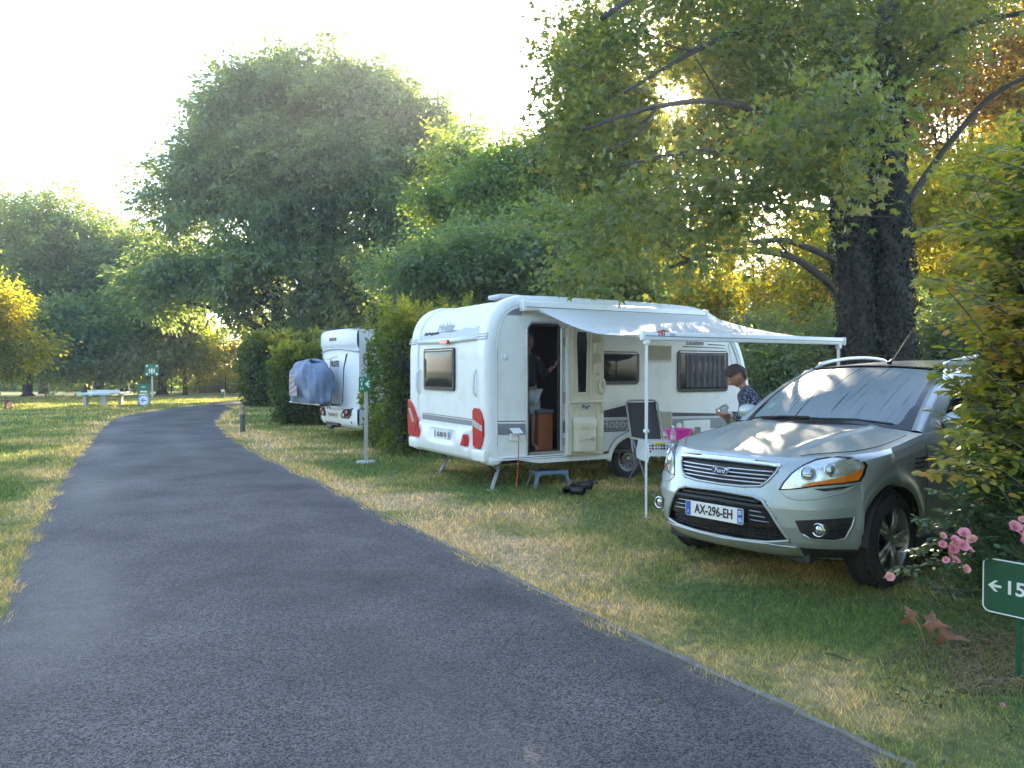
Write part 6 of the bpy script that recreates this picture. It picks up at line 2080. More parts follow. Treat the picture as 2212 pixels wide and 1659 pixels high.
# black lower corners
for s in (1, -1):
    pol = [(.595, .348), (.75, .338), (.885, .338), (.885, .245), (.75, .245), (.58, .255)]
    patch('bumper_cladding', pol if s > 0 else mirror(pol), .006, m_plastic, thick=.004)
    f = FOG if s > 0 else mirror(FOG)
    fp = patch('fog_recess', f, .0015, m_plastic)
    outline('fog_trim', [(s * a, b) for a, b in [(.853, .572), (.845, .51), (.812, .42), (.77, .405), (.66, .415), (.625, .45)]], .008, m_alu, .002, fp, closed=False)
    for k in range(3):
        z = .45 + .035 * k
        outline('fog_louvre', [(s * .76, z), (s * .82, z + .004)], .004, m_gloss, .003, fp, closed=False, n=4)
    c0, _ = hit(s * .715, .487)
    cpos = c0 + Vector((0, .0, 0))
    Rf = Matrix.Rotation(math.radians(90), 3, 'X')
    fl_ = MB().lathe([(.046, -.03), (.050, .03), (.044, .036), (.040, .028)], 24, cpos, Rf, False).build('fog_light', m_chrome, CAR, smooth=True)
    MB().lathe([(.001, .030), (.025, .028), (.042, .018)], 24, cpos, Rf).build('fog_lens', m_lens, fl_, smooth=True)
    # headlight
    h = HL if s > 0 else mirror(HL)
    rim_h = patch('headlight', h, .002, m_gloss, thick=.003)
    inn = [(.485, .757), (.50, .80), (.535, .865), (.585, .922), (.635, .958), (.70, .977), (.785, .972), (.85, .944), (.864, .92), (.862, .865), (.852, .826), (.80, .812), (.73, .802), (.68, .795), (.60, .775), (.53, .760)]
    inn = inn if s > 0 else mirror(inn)
    patch('reflector_bowl', inn, .0055, m_hlglass, rim_h, thick=0)
    am = [(.60, .776), (.68, .796), (.73, .803), (.80, .813), (.852, .827), (.862, .866), (.862, .912), (.835, .885), (.79, .850), (.72, .828), (.645, .812), (.605, .790)]
    patch('indicator', am if s > 0 else mirror(am), .0085, m_amber, rim_h)
    for (x, z, r) in ((.622, .868, .050), (.725, .895, .040)):
        q, n_ = hit(s * x, z)
        Rn = n_.to_track_quat('Z', 'Y').to_matrix()
        MB().lathe([(r * 1.12, .004), (r * 1.18, .014), (r * 1.02, .018), (r, .010)], 26, q, Rn, False).build('lamp_ring', m_chrome, rim_h, smooth=True)
        MB().lathe([(.001, .024), (r * .5, .021), (r * .82, .012), (r * .98, .004)], 26, q, Rn).build('projector_lens', m_lens, rim_h, smooth=True)
    rb = MB()
    for k in range(7):
        x = .790 + .010 * k
        q0, n0_ = hit(s * x, .885 + .004 * k); q1, n1_ = hit(s * x, .955 - .004 * k)
        rb.tube([q0 + n0_ * .007, q1 + n1_ * .007], .0016, n=4)
    rb.build('lens_ribs', m_chrome, rim_h)
    # sharp crease below the lamp
    cr_ = [(.47, .742), (.53, .70), (.60, .688), (.70, .700), (.80, .742), (.862, .805)]
    outline('lamp_lower_crease', [(s * a, b) for a, b in cr_], .005, m_paint, .001, closed=False)
    slot = [(.66, .768), (.745, .776), (.82, .788), (.858, .806), (.80, .768), (.72, .752)]
    patch('lamp_slot', slot if s > 0 else mirror(slot), .002, m_gloss, thick=.002)
    q, n_ = hit(s * .70, .605)
    MB().lathe([(.001, .003), (.014, .003), (.016, 0)], 16, q, n_.to_track_quat('Z', 'Y').to_matrix()).build('parking_sensor', m_paint, CAR)
# wipers, aerial, screen items
wp = MB()
for pts in ([(-.60, 1.385, 1.155), (-.30, 1.355, 1.188), (-.02, 1.33, 1.198)], [(.02, 1.30, 1.188), (.38, 1.34, 1.196), (.66, 1.42, 1.168)]):
    wp.tube(pts, .010, n=5)
wp.build('wiper', m_plastic, CAR)
ab = MB().tube([(.12, 2.50, 1.665), (.12, 2.56, 1.70)], [.024, .012], n=8).build('aerial_base', m_plastic, CAR)
MB().tube([(.12, 2.56, 1.695), (.12, 3.05, 2.05)], [.0045, .0022], n=5).build('aerial', m_plastic, ab)
st = MB().grid(lambda a, b: ws(.10 + .05 * a, .16 + .09 * b, .003), 3, 3).build('windscreen_sticker', mat('sticker_green', (0.22, 0.42, 0.36), .5, var=.1), CAR)
MB().box((0, 2.24, 1.565), (.20, .06, .06), bev=.02).build('rear_view_mirror', m_plastic, CAR)
# underbody, rear
MB().box((0, 2.2, .30), (1.25, 3.9, .14)).build('underbody', m_chassis, CAR)
MB().box((0, .62, .45), (1.1, .5, .3)).build('engine_tray', m_chassis, CAR)
MB().grid(lambda a, b: ((-.80 + 1.6 * a) * (1 - .22 * b), 4.42 - .32 * b, 1.15 + .46 * b), 8, 8).build('tailgate', m_glass, CAR)
MB().grid(lambda a, b: ((-.86 + 1.72 * a), 1.36 + 3.05 * b, 1.08 + .09 * b - .02), 6, 6).build('belt_deck', m_plastic, CAR)
# ---------------------------------------------------------------- trees standing behind the viewpoint (they show in glass and paint)
grp = 'trees on the other side of the road behind the viewpoint'
def back_tree(label, x, y, h, r, m, seed):
    root = empty('broadleaf_tree', (x, y, 0), 0, label, 'tree', grp)
    B = [(x, y, h * .62, r, r, h * .38), (x - r * .4, y + .5, h * .42, r * .8, r * .8, h * .28), (x + r * .5, y, h * .45, r * .7, r * .8, h * .3)]
    limb('trunk', [(x, y, 0), (x + .2, y, h * .3), (x, y, h * .7)], .3, .1, m_bark, root, seed)
    foliage('crown', B, 420, 26, 1.0, .38, m, root, seed)
for i, (x, y, h, r, m, lb) in enumerate(((-16, -9, 12, 4.2, m_green, 'sunlit green tree across the field, mirrored in the caravan window'), (-9, -13, 13, 4.5, m_yellow, 'tall yellow-green tree behind the viewpoint'),
                                     (-1, -15, 12, 4.5, m_green, 'rounded green tree directly behind the viewpoint'), (7, -12, 11, 4.2, m_lime, 'dark tree behind the viewpoint to the right'),
                                     (14, -6, 10, 4.0, m_lime, 'dark tree right of the viewpoint, mirrored in the car side'), (-22, 0, 11, 4.0, m_green, 'green tree at the far left outside the view'))):
    back_tree(lb, x, y, h, r, m, 300 + i)

# ---------------------------------------------------------------- hornbeam screen at the right edge, in front of the car side
def branchy(root, name_b, base, tips, r0, m_b, seed, leafm, n_leaf, leaf, shape, tintc=0.5, tints=0.2, spread=0.10, indiv=0, indiv_name='leaf', droop=0.25, inner_start=0.25):
    """branches from base points to tips, leaves set alternately along them"""
    rng = np.random.default_rng(seed)
    rnd = random.Random(seed)
    off = Vector(root.location)
    Ps, As, Ns, Ts = [], [], [], []
    mb = MB()
    for bi, (b0, t0) in enumerate(tips):
        b0, t0 = Vector(b0), Vector(t0)
        L_ = (t0 - b0).length
        mid = b0.lerp(t0, .5) + Vector((rnd.uniform(-.06, .06), rnd.uniform(-.06, .06), L_ * rnd.uniform(.04, .16)))
        P_ = smooth_poly([b0, mid, t0], 9)
        mb.tube([p - off for p in P_], [r0 * (1 - .8 * k / 8) for k in range(9)], n=5)
        side = (t0 - b0).cross(Vector((0, 0, 1))).normalized()
        nl = max(3, int(n_leaf * L_))
        for k in range(nl):
            f = inner_start + (1 - inner_start) * (k + rnd.random() * .5) / nl
            i = min(7, int(f * 8)); p = P_[i].lerp(P_[i + 1], f * 8 - i)
            d = (P_[i + 1] - P_[i]).normalized()
            s = 1 if k % 2 else -1
            tw = rnd.uniform(.2, 1.0) * spread * (1.25 - f)
            ax = (d * .55 + side * s * .8 + Vector((rnd.gauss(0, .25), rnd.gauss(0, .25), rnd.gauss(-droop, .25)))).normalized()
            q = p + ax * tw
            Ps.append(q); As.append(ax); Ns.append(Vector((rnd.gauss(0, .35), rnd.gauss(-.25, .35), 1)))
            Ts.append(min(1, max(0, rnd.gauss(tintc, tints))))
    mb.build(name_b, m_b, root, smooth=True)['kind'] = 'stuff'
    return np.array(Ps), np.array(As), np.array(Ns), np.array(Ts), rng

def leaves_out(root, P, A, Nn, T, size, shape, m, indiv, rng, name='leaf', stuff_name='foliage'):
    off = np.array(root.location)
    n = len(P)
    depth = P[:, 1] + rng.normal(0, .1, n)
    order = np.argsort(depth)
    near = order[:indiv]; rest = order[indiv:]
    if len(rest):
        me = leaves_mesh(stuff_name, P[rest] - off, A[rest], Nn[rest], size[rest], T[rest], shape)
        tag(link(stuff_name, me, m, root), kind='stuff')
    if indiv:
        variants = []
        for k in range(10):
            t = k / 9
            sh = shape.copy()
            sh[:, 2] += .05 * np.sin(sh[:, 0] * 3 + k)
            me = np_mesh(name, sh, np.arange(len(sh)), len(sh), np.full(len(sh), t))
            me.materials.append(m)
            variants.append(me)
        for i in near:
            o = bpy.data.objects.new(name, variants[int(round(float(T[i]) * 9))])
            C.objects.link(o)
            a = Vector(A[i]).normalized(); nn = Vector(Nn[i]); nn = (nn - a * nn.dot(a)).normalized()
            s_ = nn.cross(a)
            M = Matrix((a, s_, nn)).transposed().to_4x4()
            s = float(size[i])
            o.matrix_basis = Matrix.Translation(Vector(P[i] - off)) @ M @ Matrix.Diagonal((s, s, s, 1))
            o.parent = root

HB = at(2235, 900, 4.6); HB.z = 0
bush = empty('hornbeam_bush', HB, 0, 'loose hornbeam bush with yellowing leaves reaching in from the right edge before the car side', 'bush')
rnd = random.Random(77)
tips = []
def bushpt(u, v, Y): return at(u, v, Y)
# silhouette of branch tips (u, v) with the depth they hang at
sil = [(2170, 260), (2120, 330), (2080, 385), (2035, 395), (2000, 440), (1985, 505), (2040, 480), (1995, 575), (2050, 560), (1985, 618), (2020, 640), (2060, 655), (2030, 700), (2045, 735), (1990, 800), (2010, 790), (2050, 775),
       (2035, 835), (2000, 885), (2070, 870), (2010, 930), (2060, 920), (1985, 1000), (2020, 985), (2050, 1010), (2090, 960), (2080, 1030), (2110, 330), (2150, 420), (2100, 480), (2110, 560), (2120, 640), (2100, 700), (2120, 760), (2120, 840), (2130, 900)]
for (u, v) in sil:
    for rep in range(2):
        Y = rnd.uniform(3.9, 4.9)
        t = bushpt(u + rnd.uniform(-8, 30) + rep * 45, v + rnd.uniform(-25, 25), Y)
        b0 = bushpt(min(2420, u + rnd.uniform(170, 300)), v + rnd.uniform(60, 170), Y + rnd.uniform(0, .5))
        tips.append((b0, t))
for k in range(170):
    v = rnd.uniform(180, 1020)
    u0 = interp(v, [180, 330, 480, 640, 800, 1020], [2200, 2130, 2070, 2050, 2045, 2040])
    u = rnd.uniform(u0, 2400)
    Y = rnd.uniform(4.0, 5.3)
    t = bushpt(u, v, Y)
    tips.append((bushpt(u + rnd.uniform(100, 220), v + rnd.uniform(20, 160), Y + .3), t))
P_, A_, N_, T_, rng = branchy(bush, 'twig', None, tips, .0075, m_bark2, 5, m_beech, 62, .07, LEAF_OVAL, tintc=.52, tints=.17, spread=.12)
T_ = np.clip(T_ + .07 + .20 * np.sin(P_[:, 2] * 5 + P_[:, 0] * 4) + .05, 0, 1)
leaves_out(bush, P_, A_, N_, T_, rng.uniform(.038, .066, len(P_)), LEAF_OVAL, m_beech, 170, rng)
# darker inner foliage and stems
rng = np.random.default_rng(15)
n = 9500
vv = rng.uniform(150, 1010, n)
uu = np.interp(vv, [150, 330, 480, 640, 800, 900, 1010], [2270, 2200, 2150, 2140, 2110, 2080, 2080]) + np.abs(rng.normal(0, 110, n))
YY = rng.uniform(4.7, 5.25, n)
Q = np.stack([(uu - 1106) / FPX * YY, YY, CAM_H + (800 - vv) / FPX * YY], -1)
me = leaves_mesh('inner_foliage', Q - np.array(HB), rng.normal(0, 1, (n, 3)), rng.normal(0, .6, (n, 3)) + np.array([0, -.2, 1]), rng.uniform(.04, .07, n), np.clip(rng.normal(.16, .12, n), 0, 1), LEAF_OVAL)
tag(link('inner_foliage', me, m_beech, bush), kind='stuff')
for k in range(5):
    x0 = HB.x + rnd.uniform(-.1, .5)
    limb('stem', [(x0, HB.y + .1 * k, 0), (x0 - .1, HB.y + .2, .9), (x0 - .2 + .1 * k, HB.y + .2, 2.0), (x0 - .1 + .1 * k, HB.y, 3.1)], .022, .008, m_bark, bush, 400 + k, n=6)

def car_w(x, y):
    return Vector((1.529 + .6225 * x + .7826 * y, 5.7 - .7826 * x + .6225 * y, 0))
hedge('tall hornbeam hedge running back along the near side of the car', [car_w(1.62, .9), car_w(2.6, .6), car_w(2.6, 6.2), car_w(1.50, 6.2)], 2.7, .075, 30000, 207, top_rag=.5)

# ---------------------------------------------------------------- rose bush
m_roseleaf = leaf_mat('leaf_rose', [(0.018, 0.045, 0.024), (0.030, 0.070, 0.034), (0.055, 0.10, 0.045), (0.10, 0.13, 0.05)], rough=.3, tmix=.3)
m_petal = mat('rose_petal', (0.85, 0.33, 0.43), .5, var=.12, scale=30)
m_petal2 = mat('rose_petal_salmon', (0.86, 0.42, 0.40), .5, var=.12, scale=30)
RBp = at(2150, 1250, 4.1); RBp.z = 0
rose = empty('rose_bush', RBp, 0, 'straggly rose bush with pink blooms beside the car wheel above the green sign', 'bush')
tips = []
for (u, v, Y) in ((1925, 1240, 4.0), (1960, 1185, 4.0), (1975, 1115, 4.1), (1990, 1140, 4.0), (2010, 1060, 4.2), (2030, 1210, 4.0), (2000, 1175, 4.1), (2040, 1110, 4.1), (2060, 1150, 4.0), (2075, 1060, 4.2), (2085, 1180, 3.9),
                  (2110, 1090, 4.1), (2130, 1020, 4.2), (2150, 1120, 4.0), (2110, 1205, 3.95), (2160, 1180, 3.9), (2060, 1225, 4.0), (2190, 1060, 4.1), (2200, 1130, 4.0), (2130, 1160, 4.0), (2040, 1000, 4.3), (2100, 1000, 4.3), (2180, 990, 4.2),
                  (1985, 1250, 4.1), (2020, 1265, 4.1)):
    for rep in range(3):
        t = at(u + rnd.uniform(-5, 22) * (rep > 0), v + rnd.uniform(-16, 16) * (rep > 0), Y + rnd.uniform(-.05, .15))
        b0 = at(2185 + rnd.uniform(-50, 60), 1260 + rnd.uniform(-60, 30), 4.15) if rep == 0 else at(min(2250, u + rnd.uniform(60, 130)), v + rnd.uniform(10, 70), Y + .15)
        tips.append((b0, t))
P_, A_, N_, T_, rng = branchy(rose, 'cane', None, tips, .0045, mat('rose_cane', (0.06, 0.09, 0.03), .6), 8, m_roseleaf, 46, .04, LEAF_OVAL, tintc=.45, tints=.2, spread=.07, inner_start=.1)
leaves_out(rose, P_, A_, N_, T_, rng.uniform(.026, .046, len(P_)), LEAF_OVAL, m_roseleaf, 110, rng)
n = 3200
uu = rng.uniform(2075, 2290, n); vv = rng.uniform(985, 1290, n); YY = rng.uniform(4.15, 4.6, n)
Q = np.stack([(uu - 1106) / FPX * YY, YY, CAM_H + (800 - vv) / FPX * YY], -1)
k = Q[:, 2] > .03
Q = Q[k]; n = len(Q)
me = leaves_mesh('inner_foliage', Q - np.array(RBp), rng.normal(0, 1, (n, 3)), rng.normal(0, .6, (n, 3)) + np.array([0, -.3, 1]), rng.uniform(.03, .05, n), np.clip(rng.normal(.25, .15, n), 0, 1), LEAF_OVAL)
tag(link('inner_foliage', me, m_roseleaf, rose), kind='stuff')
def bloom_mesh(r, m, seed):
    rn = random.Random(seed)
    mb = MB()
    for ring, (cnt, rad, tilt, sz) in enumerate(((6, .30, 62, .62), (5, .22, 42, .52), (4, .12, 20, .42), (3, .04, 6, .32))):
        for q in range(cnt):
            a = 2 * math.pi * q / cnt + ring * .6 + rn.uniform(-.15, .15)
            tl = math.radians(tilt + rn.uniform(-8, 8))
            base = len(mb.v)
            def fn(u_, v_):
                w = (u_ - .5) * sz * 1.9 * math.sin(math.pi * (.12 + .80 * v_)) ** .6
                h = v_ * sz
                cup = .30 * sz * ((u_ - .5) * 2) ** 2 - .12 * v_ * v_
                x = rad + h * math.sin(tl) - cup * math.cos(tl)
                z = h * math.cos(tl) + cup * math.sin(tl) * .5
                return (r * (x * math.cos(a) - w * math.sin(a)), r * (x * math.sin(a) + w * math.cos(a)), r * z)
            mb.grid(fn, 4, 4)
    me = mb.mesh('rose_bloom')
    me.materials.append(m)
    me.polygons.foreach_set('use_smooth', [True] * len(me.polygons))
    return me
blm = [bloom_mesh(1, m_petal, 1), bloom_mesh(1, m_petal2, 2), bloom_mesh(1, m_petal, 3)]
for i, (u, v, Y, r, k) in enumerate(((2083, 1152, 3.9, .034, 0), (2064, 1168, 3.88, .032, 2), (2100, 1166, 3.92, .030, 1), (2080, 1178, 3.86, .034, 0), (2060, 1186, 3.9, .030, 0), (2094, 1188, 3.9, .027, 1),
                                     (2037, 1158, 3.95, .022, 1), (2036, 1176, 3.92, .024, 0), (2052, 1196, 3.93, .020, 1), (2044, 1210, 3.9, .021, 0), (2064, 1210, 3.9, .026, 0), (2087, 1229, 3.88, .026, 1), (1922, 1246, 3.98, .028, 1),
                                     (2192, 1138, 3.8, .036, 0), (2207, 1145, 3.8, .032, 1), (2208, 1122, 3.82, .020, 1), (2216, 1168, 3.8, .028, 0))):
    o = bpy.data.objects.new('rose_bloom', blm[k])
    C.objects.link(o)
    o.parent = rose
    o.location = at(u, v, Y) - RBp
    o.scale = (r, r, r)
    o.rotation_euler = (math.radians(rnd.uniform(35, 85)), math.radians(rnd.uniform(-30, 30)), rnd.uniform(-.6, .6))

# ground cover and dead twigs under the roses
m_straw = mat('dry_stems', (0.22, 0.15, 0.09), .9, var=.3, scale=10)
tw = MB()
for k in range(420):
    c = gnd(rnd.uniform(2050, 2260), rnd.uniform(1370, 1500))
    a = rnd.uniform(0, 6.28); l = rnd.uniform(.04, .16)
    z0 = rnd.uniform(.005, .03)
    tw.tube([(c.x, c.y, z0), (c.x + math.cos(a) * l * .5, c.y + math.sin(a) * l * .5, z0 + rnd.uniform(.0, .05)), (c.x + math.cos(a) * l, c.y + math.sin(a) * l, z0 + rnd.uniform(0, .03))], [.0022, .0018, .001], n=3, cap=False)
tag(tw.build('dead_twigs', m_straw, fixn=False), 'tangle of dry brown stems on the bare soil under the green sign', 'dead twigs', kind='stuff')
soil = MB()
c0 = gnd(2170, 1440)
soil.grid(lambda a, b: (c0.x + (.05 + .62 * b) * math.cos(2 * math.pi * a) * (1 + .18 * math.sin(a * 31)), c0.y + (.05 + .42 * b) * math.sin(2 * math.pi * a) * (1 + .15 * math.sin(a * 23)), .012 - .014 * b), 40, 6, closed_u=True)
tag(soil.build('bare_soil', mat('soil', (0.07, 0.048, 0.034), 1.0, var=.3, scale=30, bump=1.0, bscale=60), smooth=True, fixn=False), kind='structure')

# clover and low weeds in the right-hand turf
rng = np.random.default_rng(19)
n = 2600
uv = np.stack([rng.uniform(1900, 2400, n), rng.uniform(1250, 1700, n)], -1)
pts = np.array([gnd(u, v) for u, v in uv])
keepm = (np.sin(pts[:, 0] * 4.3) * np.sin(pts[:, 1] * 5.1 + 1) + rng.normal(0, .3, n)) > .15
pts = pts[keepm]; n = len(pts)
pts[:, 2] = rng.uniform(.015, .045, n)
me = leaves_mesh('clover', pts, rng.normal(0, 1, (n, 3)) * np.array([1, 1, .2]), rng.normal(0, .3, (n, 3)) + np.array([0, 0, 1]), rng.uniform(.014, .028, n), np.clip(rng.normal(.45, .2, n), 0, 1), LEAF_OVAL)
tag(link('clover', me, m_roseleaf), 'patches of small round clover leaves in the turf at the lower right', 'clover', kind='stuff')
# ---------------------------------------------------------------- people
def skin_body(joints, edges, radii, root_j, sub=2):
    names = list(joints)
    me = bpy.data.meshes.new('tmp_body')
    me.from_pydata([joints[n] for n in names], [(names.index(a), names.index(b)) for a, b in edges], [])
    o = bpy.data.objects.new('tmp_body', me)
    C.objects.link(o)
    me.skin_vertices.new() if hasattr(me.skin_vertices, 'new') and not me.skin_vertices else None
    md = o.modifiers.new('skin', 'SKIN')
    md.use_smooth_shade = True
    md.branch_smoothing = 0.6
    if not me.skin_vertices:
        bpy.context.view_layer.objects.active = o
    sv = me.skin_vertices[0].data
    for i, n in enumerate(names):
        r = radii[n]
        sv[i].radius = r if isinstance(r, tuple) else (r, r)
        sv[i].use_root = (n == root_j)
    o.modifiers.new('sub', 'SUBSURF').levels = sub
    dg = bpy.context.evaluated_depsgraph_get()
    m2 = bpy.data.meshes.new_from_object(o.evaluated_get(dg))
    vs = [tuple(v.co) for v in m2.vertices]
    fs = [tuple(p_.vertices) for p_ in m2.polygons]
    bpy.data.objects.remove(o)
    return vs, fs

def head_geo(s=1.0):
    """a head looking along +X, centre of the skull at the origin"""
    def fn(a, b):
        th = 2 * math.pi * a
        ph = math.pi * (b - .5)
        cx, cy, cz = math.cos(ph) * math.cos(th), math.cos(ph) * math.sin(th), math.sin(ph)
        x, y, z = .100 * cx, .076 * cy, .118 * cz
        if z < 0:
            y *= 1 - .30 * (-z / .118) ** 1.2
            if x < 0: x *= 1 - .45 * (-z / .118)
            else: x *= 1 - .10 * (-z / .118)
        front = max(0, cx)
        x += .030 * math.exp(-((y) / .013) ** 2 - ((z + .020) / .020) ** 2) * (front > 0)      # nose
        x += .014 * math.exp(-((y) / .010) ** 2 - ((z - .008) / .022) ** 2) * (front > 0)
        x += .006 * math.exp(-((z - .030) / .010) ** 2) * front                           # brow
        for s_ in (1, -1):
            x -= .010 * math.exp(-((y - s_ * .030) / .015) ** 2 - ((z - .010) / .012) ** 2) * (front > 0)
            x += .006 * math.exp(-((y - s_ * .040) / .018) ** 2 - ((z + .022) / .018) ** 2) * (front > 0)
        x += .007 * math.exp(-((y) / .024) ** 2 - ((z + .054) / .007) ** 2) * (front > 0)     # lips
        x -= .005 * math.exp(-((y) / .026) ** 2 - ((z + .060) / .003) ** 2) * (front > 0)
        x += .012 * math.exp(-((y) / .024) ** 2 - ((z + .092) / .020) ** 2) * (front > 0)     # chin
        return (x * s, y * s, z * s)
    mb = MB().grid(fn, 48, 40, closed_u=True)
    for s_ in (1, -1):     # ears
        base = len(mb.v)
        mb.lathe([(.001, .006), (.012, .009), (.018, .004), (.016, -.006), (.001, -.008)], 12)
        for i in range(base, len(mb.v)):
            v = mb.v[i]
            mb.v[i] = ((-.006 + v[0] * .85) * s, (s_ * (.074 + v[2] * .9)) * s, (-.008 + v[1] * 1.7) * s)
    return mb

def hand_geo(mb, wrist, fwd, palm_n, s=1.0, curl=.9, thumb_side=1):
    """a palm with four fingers and a thumb; fwd: finger direction; palm_n: palm normal"""
    w, f, n = Vector(wrist), Vector(fwd).normalized(), Vector(palm_n)
    n = (n - f * n.dot(f)).normalized()
    sd = f.cross(n) * thumb_side
    mb.tube([w - f * .02 * s, w + f * .02 * s, w + f * .055 * s, w + f * .085 * s], [.026 * s, .034 * s, .041 * s, .036 * s], n=10, flat=.5) if False else \
        mb.box(w + f * .045 * s, (.085 * s, .078 * s, .028 * s), rot=Matrix((f, sd, n)).transposed(), bev=.012 * s)
    for k, (off, ln) in enumerate(((-.030, .066), (-.010, .076), (.010, .078), (.030, .070))):
        p0 = w + f * .082 * s + sd * (-off) * s
        d1 = (f * math.cos(curl * .5) + n * math.sin(curl * .5)); d2 = (f * math.cos(curl * 1.3) + n * math.sin(curl * 1.3)); d3 = (f * math.cos(curl * 1.9) + n * math.sin(curl * 1.9))
        p1 = p0 + d1 * ln * .45 * s; p2 = p1 + d2 * ln * .32 * s; p3 = p2 + d3 * ln * .26 * s
        mb.tube([p0 - f * .015 * s, p0, p1, p2, p3], [.0095 * s, .0095 * s, .0085 * s, .0078 * s, .006 * s], n=6)
    t0 = w + f * .015 * s + sd * .032 * s
    t1 = t0 + (f * .5 + sd * .6 + n * .35).normalized() * .038 * s
    t2 = t1 + (f * .8 + sd * .1 + n * .5).normalized() * .030 * s
    mb.tube([t0, t1, t2], [.014 * s, .011 * s, .008 * s], n=6)

def place_head(root, mb, pos, look, s=1.0, hair_m=None, hair_fn=None, name='hair', seed=1):
    """adds the head to mb at pos looking along a direction; builds the hair as a child"""
    f = Vector(look).normalized()
    y = Vector((0, 0, 1)).cross(f).normalized()
    z = f.cross(y)
    M = Matrix((f, y, z)).transposed()
    h = head_geo(s)
    mb.add([Vector(pos) + M @ Vector(v) for v in h.v], h.f)
    if hair_fn:
        hb = head_geo(s)
        rn = random.Random(seed)
        vs, keep = [], []
        for v in hb.v[:48 * 41]:
            x, yy, zz = v[0] / s, v[1] / s, v[2] / s
            g_ = hair_fn(x, yy, zz)
            keep.append(g_ > 0)
            r = Vector((x, yy, zz * .9)).normalized()
            k = g_ * (1 + rn.uniform(-.25, .25))
            q = Vector((x, yy, zz)) + r * k
            vs.append(Vector(pos) + M @ (q * s))
        fs = [f_ for f_ in hb.f if all(i < 48 * 41 and keep[i] for i in f_)]
        MB().add(vs, fs).build(name, hair_m, root, smooth=True)
    eyes = MB()
    for s_ in (1, -1):
        eyes.lathe([(.001, .010), (.008, .006), (.010, 0), (.008, -.006), (.001, -.010)], 10, Vector(pos) + M @ Vector((.083 * s, s_ * .030 * s, .010 * s)))
    eyes.build('eyes', m_eye, root, smooth=True)
    return M

m_skin = mat('skin', (0.42, 0.20, 0.125), .5, var=.08, scale=30)
m_skin_m = mat('skin_tanned', (0.36, 0.19, 0.125), .5, var=.08, scale=30)
m_eye = mat('eye', (0.05, 0.04, 0.035), .3, var=.1)
m_hair = mat('dark_brown_hair', (0.035, 0.018, 0.012), .6, var=.3, scale=60, bump=.6, bscale=200)
m_hairg = mat('grey_hair', (0.22, 0.20, 0.18), .7, var=.3, scale=60)
m_shorts = mat('grey_shorts', (0.40, 0.42, 0.42), .85, var=.12, scale=14, bump=.8, bscale=18)
m_sweater = mat('black_sweater', (0.012, 0.012, 0.016), .85, var=.2, scale=12)
m_trous = mat('dark_trousers', (0.02, 0.022, 0.035), .8, var=.2, scale=12)
# navy blouse with pale speckles
m_blouse, nt, p = nodes_of('speckled_navy_blouse')
vo = nt.nodes.new('ShaderNodeTexVoronoi'); vo.inputs['Scale'].default_value = 62
tc = nt.nodes.new('ShaderNodeTexCoord'); nt.links.new(tc.outputs['Object'], vo.inputs['Vector'])
cr = nt.nodes.new('ShaderNodeValToRGB')
cr.color_ramp.elements[0].position = .22; cr.color_ramp.elements[0].color = (.46, .48, .56, 1)
cr.color_ramp.elements[1].position = .36; cr.color_ramp.elements[1].color = (.018, .020, .045, 1)
nt.links.new(vo.outputs['Distance'], cr.inputs['Fac']); nt.links.new(cr.outputs['Color'], p.inputs['Base Color'])
p.inputs['Roughness'].default_value = .85

